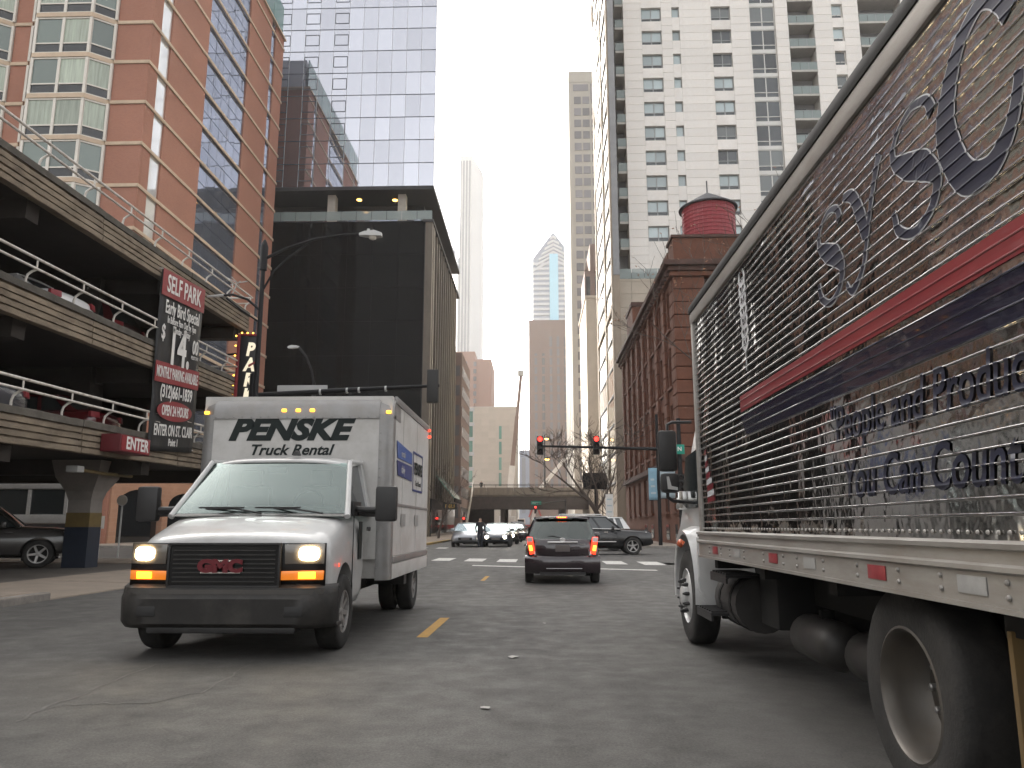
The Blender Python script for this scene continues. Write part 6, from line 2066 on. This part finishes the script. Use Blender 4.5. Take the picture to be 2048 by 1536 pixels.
glyph(2.88, 2.50, .50, .60, [(p, [u * 1.3 for u in ws]) for p, ws in C_ST])
glyph(2.28, 2.50, .45, .55, O_ST)
# wheat ear emblem and flag at the front end
wp = []
for k in range(7):
    zc = 2.58 + k * .085
    wp += ribbon([(5.82, zc), (5.90, zc + .06), (5.86, zc + .13)], [.02, .055, .01], 3)
    wp += ribbon([(5.82, zc), (5.74, zc + .06), (5.78, zc + .13)], [.02, .055, .01], 3)
wp += ribbon([(5.82, 2.42), (5.82, 3.16)], [.02, .02], 8)
decal("wheat_emblem", "letter_white", wp, .002)
for k in range(9):
    z0 = 1.46 + k * .055
    sh = .10 + .05 * math.sin(k * .8)
    decal("flag_stripe", "letter_red" if k % 2 == 0 else "letter_white", [[(7.42 - sh * .3, z0), (7.14 - sh * .5 + .03 * k, z0 + .02), (7.14 - sh * .5 + .03 * k, z0 + .07), (7.42 - sh * .3, z0 + .05)]], .003)
def ytext(s, y, z, size, sx=.9):
    def cf(me):
        conform(me, .003)
    text("lettering", s, "letter_navy", sy, face_mx(0, y - 5, z), size=size, shear=.22, bold=.003, sx=sx, ext=0.0, align='LEFT', conform=cf)
ytext("\"People and Products", 4.26, 1.775, .27, .80)
ytext("You Can Count On\"", 4.12, 1.475, .27, .86)

# --- running gear of the chrome truck
def dual_wheel(x, y):
    t = piece("wheel", tyre_mesh(.49, .28, .295), (x - 1.62 + .14, y - 5, .488), sy, rot=(0, 0, PI))
    b = MB()
    b.lathe([(.302, .135), (.290, .140), (.278, .125), (.272, .06), (.262, -.02), (.225, -.075), (.19, -.085), (.14, -.085), (.125, -.05), (.10, -.04), (.001, -.04)], (0, 0, 0), 'x', 44, caps=False)
    me = b.mesh("rim"); bm = bmesh.new(); bm.from_mesh(me); bmesh.ops.recalc_face_normals(bm, faces=bm.faces); bm.to_mesh(me); bm.free()
    me.materials.append(M("rim_dish")); shade(me, 35)
    r_ = piece("rim", me, (0, 0, 0), t)
    for k in range(10):
        a = 2 * PI * k / 10
        MB().lathe([(.018, -.085), (.018, -.045), (.012, -.04)], (0, .166 * math.cos(a), .166 * math.sin(a)), 'x', 6).build("lug_nut", "steel_rim", r_)
    piece("wheel", t.data, (x - 1.62 + .46, y - 5, .488), sy)
    return t
dual_wheel(1.71, 3.80)
fw = piece("wheel", tyre_mesh(.50, .27, .29), (1.65 - 1.62 + .135, 8.78 - 5, .50), sy, rot=(0, 0, PI))
b = MB()
b.lathe([(.295, .12), (.285, .135), (.27, .11), (.24, .10), (.20, .13), (.16, .145), (.12, .145), (.11, .18), (.08, .20), (.001, .205)], (0, 0, 0), 'x', 40, caps=False)
me = b.mesh("rim"); bm = bmesh.new(); bm.from_mesh(me); bmesh.ops.recalc_face_normals(bm, faces=bm.faces); bm.to_mesh(me); bm.free()
me.materials.append(M("truck_white")); shade(me, 35)
fr = piece("rim", me, (0, 0, 0), fw)
for k in range(10):
    a = 2 * PI * k / 10 + .2
    MB().lathe([(.021, .13), (.021, .17), (.012, .20), (.010, .21)], (0, .165 * math.cos(a), .165 * math.sin(a)), 'x', 8).build("lug_nut", "plastic_black", fr)
piece("wheel", fw.data, (2.18, 8.78 - 5, .50), sy)
MB(YO).box(2.25, 3.45, SY0, 9.6, .62, .94).build("chassis", "chassis_black", sy)
MB(YO).box(2.5, 3.9, 3.68, 3.92, .40, .58).build("axle", "chassis_black", sy)
for y in (7.5, 6.0, 4.6, 2.9, 1.4):
    MB(YO).box(1.70, 4.0, y - .06, y + .06, .86, .955).build("cross_member", "chassis_black", sy)
MB(YO).tube([(2.02, 7.95, .56), (2.02, 7.15, .56)], .25, 20).build("fuel_tank", "tank_dull", sy, smooth=50)
for y in (7.75, 7.35):
    MB(YO).lathe([(.258, -.03), (.258, .03)], (2.02, y, .56), 'y', 20).build("tank_strap", "chassis_black", sy, smooth=50)
for (x, y0, y1, z, r_) in ((2.12, 6.35, 5.55, .42, .165), (2.2, 5.5, 4.95, .40, .16)):
    b = MB(YO); b.lathe([(.02, 0), (r_ * .7, .02), (r_, .09), (r_, y0 - y1 - .09), (r_ * .7, y0 - y1 - .02), (.02, y0 - y1)], (x, y1, z), 'y', 20)
    b.build("air_tank", "tank_dull", sy, smooth=50)
    MB(YO).box(x - .03, x + .03, (y0 + y1) / 2 - .03, (y0 + y1) / 2 + .03, z + r_ - .01, .64).build("hanger", "chassis_black", sy)
for (x0, x1, y0, y1, z) in ((1.64, 1.86, 7.55, 8.2, .42), (1.66, 1.95, 7.0, 7.6, .80)):
    b = MB(YO)
    b.box(x0, x1, y0, y1, z, z + .025)
    for k in range(6):
        b.box(x0 + .01, x1 - .01, y0 + .03 + k * (y1 - y0) / 6.2, y0 + .07 + k * (y1 - y0) / 6.2, z + .026, z + .042)
    b.box(x0, x0 + .02, y0, y1, z - .05, z - .001)
    b.build("step", "plastic_black", sy)
    MB(YO).box(x1 - .04, x1 + .3, (y0 + y1) / 2 - .03, (y0 + y1) / 2 + .03, z - .06, z - .002).build("step_bracket", "chassis_black", sy)
MB(YO).box(1.685, 2.40, 2.90, 2.93, .10, .88).build("mud_flap", "mudflap", sy, bevel=.006)
MB(YO).lathe([(.03, 0), (.03, -.02)], (1.80, 2.90, .80), 'y', 10).build("flap_bolt", "plastic_black", sy)
MB(YO).box(1.95, 2.5, 6.5, 7.0, .42, .86).build("battery_box", "chassis_black", sy, bevel=.02)
MB(YO).box(2.4, 3.4, 4.5, 8.0, .34, .62).build("gearbox", "chassis_black", sy, bevel=.05)
MB(YO).tube([(2.35, 8.2, .58), (2.3, 6.9, .36), (2.45, 5.0, .36)], .06, 8).build("exhaust_pipe", "tank_dull", sy, smooth=60)
for y in (4.35, 3.2):
    MB(YO).box(2.3, 2.42, y - .1, y + .1, .40, .64).build("spring_hanger", "chassis_black", sy)
MB(YO).box(2.32, 2.40, 3.05, 4.5, .44, .52).build("leaf_spring", "chassis_black", sy)
# --- cab: fender, door, hood
n = 14
rings_ = []
for k in range(n + 1):
    a = R(-8 + 196 * k / n)
    rr_ = .60 + .05 * math.sin(a)
    yy, zz = 8.80 - rr_ * math.cos(a), .54 + rr_ * 1.02 * math.sin(a)
    yi, zi = 8.80 - (rr_ - .04) * math.cos(a), .54 + (rr_ - .04) * 1.02 * math.sin(a)
    rings_.append([(1.64, yi, zi), (1.63, yy, zz), (1.74, yy - .03 * math.cos(a), zz + .045 * math.sin(a)), (2.25, yy - .03 * math.cos(a), zz + .06 * math.sin(a)), (2.25, yi, zi)])
MB(YO).loft(rings_).build("fender", "truck_white", sy, smooth=50)
MB(YO).prism([(1.66, .62), (1.76, .42), (2.0, .42), (2.0, 1.14), (1.66, 1.14)], 'y', 8.14, 8.20).build("fender_skirt", "truck_white", sy, bevel=.015)
MB(YO).box(1.72, 1.80, 8.22, 8.42, .9, 1.16).build("fender_flap", "plastic_black", sy)
MB(YO).loft([[(1.80 + dx, y, .62), (3.85 - dx, y, .62), (3.85 - dx, y, zt * .72), (3.7 - dx, y, zt), (1.95 + dx, y, zt), (1.80 + dx, y, zt * .72)] for y, zt, dx in ((8.3, 2.5, 0), (9.3, 2.5, 0), (9.9, 1.62, .0), (10.7, 1.5, .1), (10.95, 1.25, .2))]).build("cab", "truck_white", sy, bevel=.03)
MB(YO).prism([(8.45, 1.45), (9.55, 1.45), (9.25, 2.05), (8.45, 2.1)], 'x', 1.785, 1.80).build("door_window", "car_glass", sy)
MB(YO).lathe([(.045, .0), (.05, -.02), (.03, -.045), (0, -.05)], (1.635, 8.86, 1.06), 'x', 14).build("side_marker", "marker_orange", sy, smooth=60)
b = MB(YO).loft([[(1.62, y, z), (1.60, y, z + .03), (1.62, y, z + .06)] for y, z in ((8.6, 1.02), (8.86, 1.05), (9.05, 1.02))], False, False)
b.build("marker_lens", "marker_orange", sy)
# mirrors
MB(YO).box(1.40, 1.615, 8.80, 8.92, 1.86, 2.33).build("mirror", "plastic_black", sy, bevel=.045)
MB(YO).box(1.42, 1.63, 8.80, 8.92, 1.62, 1.84).build("convex_mirror", "plastic_black", sy, bevel=.045)
MB(YO).prism([(1.48, 1.80), (1.505, 1.80), (1.53, 1.695), (1.60, 1.68), (1.60, 1.645), (1.49, 1.66)], 'y', 8.785, 8.797).build("mirror_shell", "truck_white", sy)
MB(YO).tube([(1.52, 8.88, 2.3), (1.52, 8.88, 2.40), (1.58, 8.88, 2.43), (1.80, 8.88, 2.43)], .018, 8).build("mirror_arm", "plastic_black", sy, smooth=60)
MB(YO).tube([(1.50, 8.88, 1.64), (1.50, 8.88, 1.57), (1.56, 8.88, 1.53), (1.80, 8.88, 1.51)], .020, 8).build("mirror_arm", "plastic_black", sy, smooth=60)
MB(YO).box(1.66, 1.84, 9.25, 9.33, 1.44, 1.66).build("hood_mirror", "chrome", sy, bevel=.03)

# ================================================================== HATCHBACK AHEAD
ya = make_car("hatchback", "dark plum hatchback stopped ahead with glowing brake lights", (.58, 17.25 + 1.92, 0), 0, 'hatch', "paint_plum", rear='custom', rglass="rear_glass", glass="car_glass")
y0 = -1.925
# rear details
MB().loft([[(x, y0 - .035 + .16 * (abs(x) / .82) ** 4 + dy, z) for x in [(-.83 + 1.66 * i / 14) for i in range(15)]] for z, dy in ((.23, .10), (.30, .0), (.52, -.03), (.60, .02), (.62, .06))], False, False).build("rear_bumper", "paint_plum", ya, smooth=60, fix=False)
MB().loft([[(x, y0 + .02 + .10 * (abs(x) / .82) ** 4, z) for x in [(-.5 + 1.0 * i / 8) for i in range(9)]] for z in (.20, .28)], False, False).build("diffuser", "plastic_black", ya, fix=False)
MB().box(-.36, .42, y0 - .045, y0 - .03, .335, .347).build("bumper_scuff", "lens_clear", ya)
for s_ in (-1, 1):
    t = MB().hexa([(s_ * .60, y0 - .012, .66), (s_ * .72, y0 + .05, .63), (s_ * .72, y0 + .16, .63), (s_ * .60, y0 + .10, .66),
                   (s_ * .66, y0 + .0, 1.01), (s_ * .79, y0 + .07, 1.01), (s_ * .79, y0 + .2, 1.01), (s_ * .66, y0 + .12, 1.01)]).build("taillight", "brake_lit", ya, bevel=.015)
    MB().hexa([(s_ * .655, y0 - .005, .72), (s_ * .72, y0 + .03, .71), (s_ * .72, y0 + .05, .71), (s_ * .655, y0 + .03, .72),
               (s_ * .675, y0 - .002, .83), (s_ * .745, y0 + .035, .83), (s_ * .745, y0 + .06, .83), (s_ * .675, y0 + .03, .83)]).build("lit_core", "brake_core", t, bevel=.01)
    MB().hexa([(s_ * .655, y0 + .002, .905), (s_ * .765, y0 + .055, .90), (s_ * .765, y0 + .07, .90), (s_ * .655, y0 + .02, .905),
               (s_ * .665, y0 - .006, 1.005), (s_ * .785, y0 + .06, 1.00), (s_ * .785, y0 + .1, 1.0), (s_ * .665, y0 + .02, 1.005)]).build("clear_lens", "lens_clear", t, bevel=.01)
    MB().hexa([(s_ * .575, y0 - .016, .62), (s_ * .625, y0 + .01, .62), (s_ * .625, y0 + .05, .62), (s_ * .575, y0 + .05, .62),
               (s_ * .60, y0 - .016, .70), (s_ * .63, y0 + .0, .70), (s_ * .63, y0 + .05, .70), (s_ * .60, y0 + .05, .70)]).build("clear_lens", "lens_clear", t, bevel=.006)
# hatch panel standing slightly proud
MB().loft([[(x * w_, y0 + dy + .06 * abs(x / .6) ** 4, z) for x in [(-.62 + 1.24 * i / 10) for i in range(11)]] for z, dy, w_ in ((.60, -.012, .74), (.64, -.03, .88), (.80, -.03, .95), (.94, .01, .98), (.965, .05, .98))], False, False).build("hatch", "paint_plum", ya, smooth=60, fix=False)
MB().box(-.33, .33, y0 - .052, y0 - .036, .885, .915).build("chrome_strip", "chrome", ya, bevel=.006)
MB().box(-.16, .16, y0 - .046, y0 - .034, .70, .84).build("plate", "plate", ya, bevel=.004)
for rx, rz_, x, z in ((.052, .034, 0, .955), (.018, .032, 0, .957), (.05, .014, 0, .972)):
    b = MB(); n = 20
    b.tube([(x + rx * math.cos(2 * PI * k / n), y0 - .022, z + rz_ * math.sin(2 * PI * k / n)) for k in range(n + 1)], .006, 6)
    b.build("emblem", "chrome", ya, smooth=60)
MB().box(.38, .50, y0 - .044, y0 - .038, .855, .868).build("model_badge", "chrome", ya)
sp = MB().loft([[(x, y0 + .36 + dy + .05 * (x / .58) ** 2, z - .03 * (x / .58) ** 2) for x in [(-.58 + 1.16 * i / 8) for i in range(9)]] for dy, z in ((.12, 1.462), (-.06, 1.452), (-.07, 1.435), (.1, 1.43))], False, False).build("spoiler", "paint_plum", ya, smooth=60, fix=False)
bk = MB().box(-.115, .115, y0 + .285, y0 + .295, 1.428, 1.452); bk.build("high_brake_light", "brake_lit", ya)
for k in range(4):
    MB().box(-.09 + k * .05, -.06 + k * .05, y0 + .279, y0 + .284, 1.433, 1.448).build("lit_cell", "brake_core", ya)
MB().tube([(.02, y0 + .07, .985), (-.20, y0 + .08, 1.03), (-.34, y0 + .10, 1.025)], .013, 6).build("rear_wiper", "plastic_black", ya)
MB().tube([(.0, y0 + 1.0, 1.46), (.0, y0 + .9, 1.62)], .006, 5).build("aerial", "plastic_black", ya)
for s_ in (-1, 1):
    b = MB(); b.loft([[(s_ * .34 + .19 * math.cos(a) * w_, y0 + 1.1, .85 + .5 * t + .03 * math.sin(a)) for a in [2 * PI * k / 8 for k in range(8)]] for t, w_ in ((0, 1), (.6, 1), (.8, .7), (.82, .45), (1.1, .45), (1.14, .2))])
    b.build("seat", "chassis_black", ya, smooth=60)

# ================================================================== BLACK SUV AND THE TRAFFIC BEYOND
je = make_car("suv", "black SUV with chrome window trim crossing the junction to the right", (2.75, 35.4, 0), R(-90), 'suv', "paint_black", spokes=5, rim="steel_rim", front='off')
for s_ in (-1, 1):
    MB().tube([(s_ * .905, .98, 1.115), (s_ * .895, -.8, 1.14), (s_ * .87, -2.15, 1.15)], .017, 6).build("chrome_trim", "chrome", je, smooth=60)
    MB().tube([(s_ * .895, .95, 1.15), (s_ * .72, .35, 1.66), (s_ * .715, -.8, 1.69), (s_ * .70, -1.8, 1.67)], .014, 6).build("chrome_trim", "chrome", je, smooth=60)
    MB().tube([(s_ * .62, .2, 1.75), (s_ * .62, -1.7, 1.76)], .02, 6).build("roof_rail", "chrome", je, smooth=60)
    MB().box(s_ * .985, s_ * 1.0, -.35, .75, .56, .60).build("side_moulding", "lens_clear", je)
    for y in (.35, -.62):
        MB().box(s_ * .985, s_ * 1.015, y - .12, y + .04, .97, 1.0).build("chrome_handle", "chrome", je)
for k in range(7):
    MB().box(-.42 + k * .12, -.34 + k * .12, 2.405, 2.43, .74, .90).build("grille_slot", "chrome", je)
make_car("white_car", "white car whose roof shows just behind the black SUV", (2.6, 41.2, 0), R(90), 'suv', "paint_pearl")

G2 = "cars facing us across the junction"
make_car("silver_car", "silver sedan facing us at the kerb beyond the junction", (-4.25, 49.2, 0), PI, 'sedan', "paint_silver", G2, fglass="windscreen")
make_car("dark_car", "slate sedan with lit headlights first in the oncoming lane", (-2.42, 49.3, 0), PI, 'sedan', "paint_slate", G2, front='on', fglass="windscreen")
make_car("pale_car", "pale car parked just behind the silver sedan", (-4.35, 56.5, 0), PI, 'hatch', "paint_pearl", G2, fglass="windscreen")
make_car("olive_car", "olive sedan with lit headlights second in the oncoming lane", (-2.15, 56.2, 0), PI, 'sedan', "paint_olive", G2, front='on', fglass="windscreen")
make_car("grey_car", "grey hatchback with lit headlights third in the oncoming lane", (-1.95, 63.5, 0), PI, 'hatch', "paint_grey", G2, front='on', fglass="windscreen")
make_car("red_brown_car", "dark red car fourth in the oncoming lane", (-1.85, 70.5, 0), PI, 'sedan', "paint_darkred", G2, front='on', fglass="windscreen")
make_car("far_suv", "black SUV far down the oncoming lane under the viaduct", (-2.0, 84, 0), PI, 'suv', "paint_grey", G2)
make_car("queued_car", "dark sedan queued beyond the junction, left of the hatchback", (.55, 75, 0), 0, 'sedan', "paint_olive", rear='off')
# cars in the garage
make_car("garage_suv", "dark SUV parked on the ground floor of the garage at the left edge", (-15.6, 21.6, .10), R(-62), 'suv', "paint_grey", "cars parked in the garage")
make_car("garage_car", "white car parked behind the middle garage parapet", (-14.0, 18.9, 6.09), R(84), 'sedan', "paint_pearl", "cars parked in the garage")
make_car("garage_car", "dark red car parked behind the middle garage parapet", (-14.6, 22.4, 6.14), R(90), 'suv', "paint_darkred", "cars parked in the garage")
make_car("garage_car", "dark car parked behind the lowest garage parapet", (-13.9, 16.4, 3.37), R(90), 'sedan', "paint_slate", "cars parked in the garage")
make_car("garage_car", "dark red car parked behind the lowest garage parapet near the banner", (-14.4, 21.4, 3.44), R(90), 'sedan', "paint_darkred", "cars parked in the garage")

# shuttle bus on the cross street
bu = thing("shuttle_bus", "white roofed shuttle bus seen through the garage ground floor", "bus", (-26.8, 35.2, 0))
MB().box(-6, 6, -1.25, 1.25, .45, 1.35).build("body", "paint_grey", bu, bevel=.06)
MB().box(-6, 6, -1.25, 1.25, 1.36, 1.75).build("belt", "box_white", bu, bevel=.03)
MB().box(-5.95, 5.95, -1.2, 1.2, 1.751, 2.85).build("window_band", "car_glass", bu)
MB().box(-6.05, 6.05, -1.28, 1.28, 2.86, 3.35).build("roof", "box_white", bu, bevel=.12)
for k in range(8):
    MB().box(-5.98 + k * 1.69, -5.83 + k * 1.69, -1.27, -1.21, 1.752, 2.858).build("pillar", "box_white", bu)
for x in (-3.9, 3.8):
    for s_ in (-1, 1):
        piece("wheel", wl_, (x, s_ * 1.12, .5), bu, scale=(.9, .9, .9))
for x in (5.6, 4.2):
    MB().box(x - .1, x + .1, -1.275, -1.255, 1.0, 1.2).build("side_lamp", "sign_red", bu)

# parking gate things beside the column
pg = thing("parking_gate", "white parking gate cabinet and board beside the garage column", "gate", (-15.6, 27.2, .1))
MB().box(-.15, .15, -.15, .15, 0, 1.05).build("cabinet", "sign_white", pg, bevel=.02)
MB().prism([(-.3, 1.06), (.25, 1.06), (.25, 1.5), (.0, 1.45)], 'y', -.15, .15).build("hood", "sign_white", pg)
MB().box(-1.6, -.2, -.05, .02, .12, .42).build("board", "sign_white", pg)
MB().box(-1.6, -.2, -.05, .02, .5, .56).build("board", "sign_white", pg)
rsn = thing("round_sign", "small round white sign on a thin pole in front of the salmon arcade", "sign", (-15.6, 28.9, .0))
MB().tube([(0, 0, 0), (0, 0, 2.3)], .03, 6).build("post", "lamp_grey", rsn)
MB().lathe([(.2, -.01), (.2, .01)], (0, -.04, 2.2), 'y', 18).build("disc", "sign_white", rsn)

# ================================================================== PEOPLE
mk("skin", (0.42, 0.26, 0.19), 0.6)
mk("hair_dark", (0.02, 0.015, 0.012), 0.7)
mk("coat_black", (0.012, 0.012, 0.015), 0.8, var=.2, scale=6)
mk("trousers_dark", (0.02, 0.022, 0.03), 0.85)
mk("top_pink", (0.45, 0.30, 0.30), 0.8)
mk("trousers_tan", (0.16, 0.13, 0.10), 0.85)


def person(name, label, loc, rz, coat, legs, stride=.16, h=1.74):
    k = h / 1.74
    J = [((0, 0, .95), .15), ((0, 0, 1.15), .16), ((0, 0, 1.36), .17), ((0, 0, 1.50), .07), ((0, .01, 1.58), .085), ((0, .02, 1.68), .095), ((0, .0, 1.75), .05),
         ((.10, 0, .88), .10), ((.11, stride, .50), .072), ((.11, stride * .75, .09), .05), ((.11, stride + .14, .04), .04),
         ((-.10, 0, .88), .10), ((-.11, -stride * .4, .50), .072), ((-.11, -stride * 1.4, .12), .05), ((-.11, -stride * 1.1 + .03, .04), .04),
         ((.20, 0, 1.42), .075), ((.27, -.05, 1.15), .055), ((.26, .06, .92), .042), ((.255, .10, .82), .038),
         ((-.20, 0, 1.42), .075), ((-.27, .03, 1.15), .055), ((-.26, .16, .94), .042), ((-.255, .21, .85), .038)]
    E_ = [(0, 1), (1, 2), (2, 3), (3, 4), (4, 5), (5, 6), (0, 7), (7, 8), (8, 9), (9, 10), (0, 11), (11, 12), (12, 13), (13, 14), (2, 15), (15, 16), (16, 17), (17, 18), (2, 19), (19, 20), (20, 21), (21, 22)]
    me = bpy.data.meshes.new("person")
    me.from_pydata([tuple(c * k for c in p) for p, r_ in J], E_, [])
    o = bpy.data.objects.new(name, me); C.objects.link(o)
    o.modifiers.new("skin", 'SKIN'); s_ = o.modifiers.new("s", 'SUBSURF'); s_.levels = s_.render_levels = 1
    for i, (p, r_) in enumerate(J):
        me.skin_vertices[0].data[i].radius = (r_ * k, r_ * k * (.75 if i < 3 else 1))
    me.skin_vertices[0].data[0].use_root = True
    def dress(q):
        q.data.materials.clear()
        for m_ in (coat, legs, "skin", "hair_dark"): q.data.materials.append(M(m_))
        for p in q.data.polygons:
            z = p.center.z / k; x = abs(p.center.x) / k
            if z > 1.66 or (z > 1.56 and p.center.y < -.02): p.material_index = 3
            elif z > 1.49: p.material_index = 2
            elif z < .86 and x < .2: p.material_index = 1
            elif z < .88 and x >= .2: p.material_index = 2
            else: p.material_index = 0
        shade(q.data, 80)
    PENDING.append((o, None, dress))
    o.location = loc; o.rotation_euler = (0, 0, rz)
    return tag(o, label, "person", "people on foot in the distance")


person("person", "person in a dark coat standing between the silver and slate sedans", (-3.35, 46.9, 0), R(200), "coat_black", "trousers_dark", .05)
person("person", "person in a pale pink top on the viaduct stairs", (-11.2, 119.6, 1.62), R(0), "top_pink", "trousers_tan")
person("person", "person in dark clothes standing on the viaduct at the railing", (-9.2, 130.5, 7.0), R(180), "coat_black", "trousers_dark", .03)

# ================================================================== AIR AND LETTERING
mats = bpy.data.materials.new("haze")
mats.use_nodes = True
nt = mats.node_tree; nt.nodes.clear()
pv = nt.nodes.new("ShaderNodeVolumePrincipled")
pv.inputs['Color'].default_value = (0.96, 0.95, 0.93, 1)
pv.inputs['Density'].default_value = 0.0003
pv.inputs['Anisotropy'].default_value = 0.35
mo = nt.nodes.new("ShaderNodeOutputMaterial")
nt.links.new(pv.outputs[0], mo.inputs['Volume'])
MATS["haze"] = mats
hz = MB().box(-330, 330, -90, 760, -1.2, 330).build("haze", "haze")
tag(hz, kind="stuff")
finish()


# the rental truck's nose is short: pull everything ahead of the windscreen back a little
def shorten_nose():
    k = .92 / 1.22
    for o in gm.children_recursive:
        if o.type != 'MESH': continue
        if o.name.startswith(("wheel", "rim", "brake", "rivet")) and not o.name.startswith("wheel_well"):
            if o.parent == gm and o.location.y < 1.22 and o.name.startswith("wheel"): o.location.y = .30 + k * o.location.y
            continue
        for v in o.data.vertices:
            if v.co.y < 1.22: v.co.y = .30 + k * v.co.y
shorten_nose()
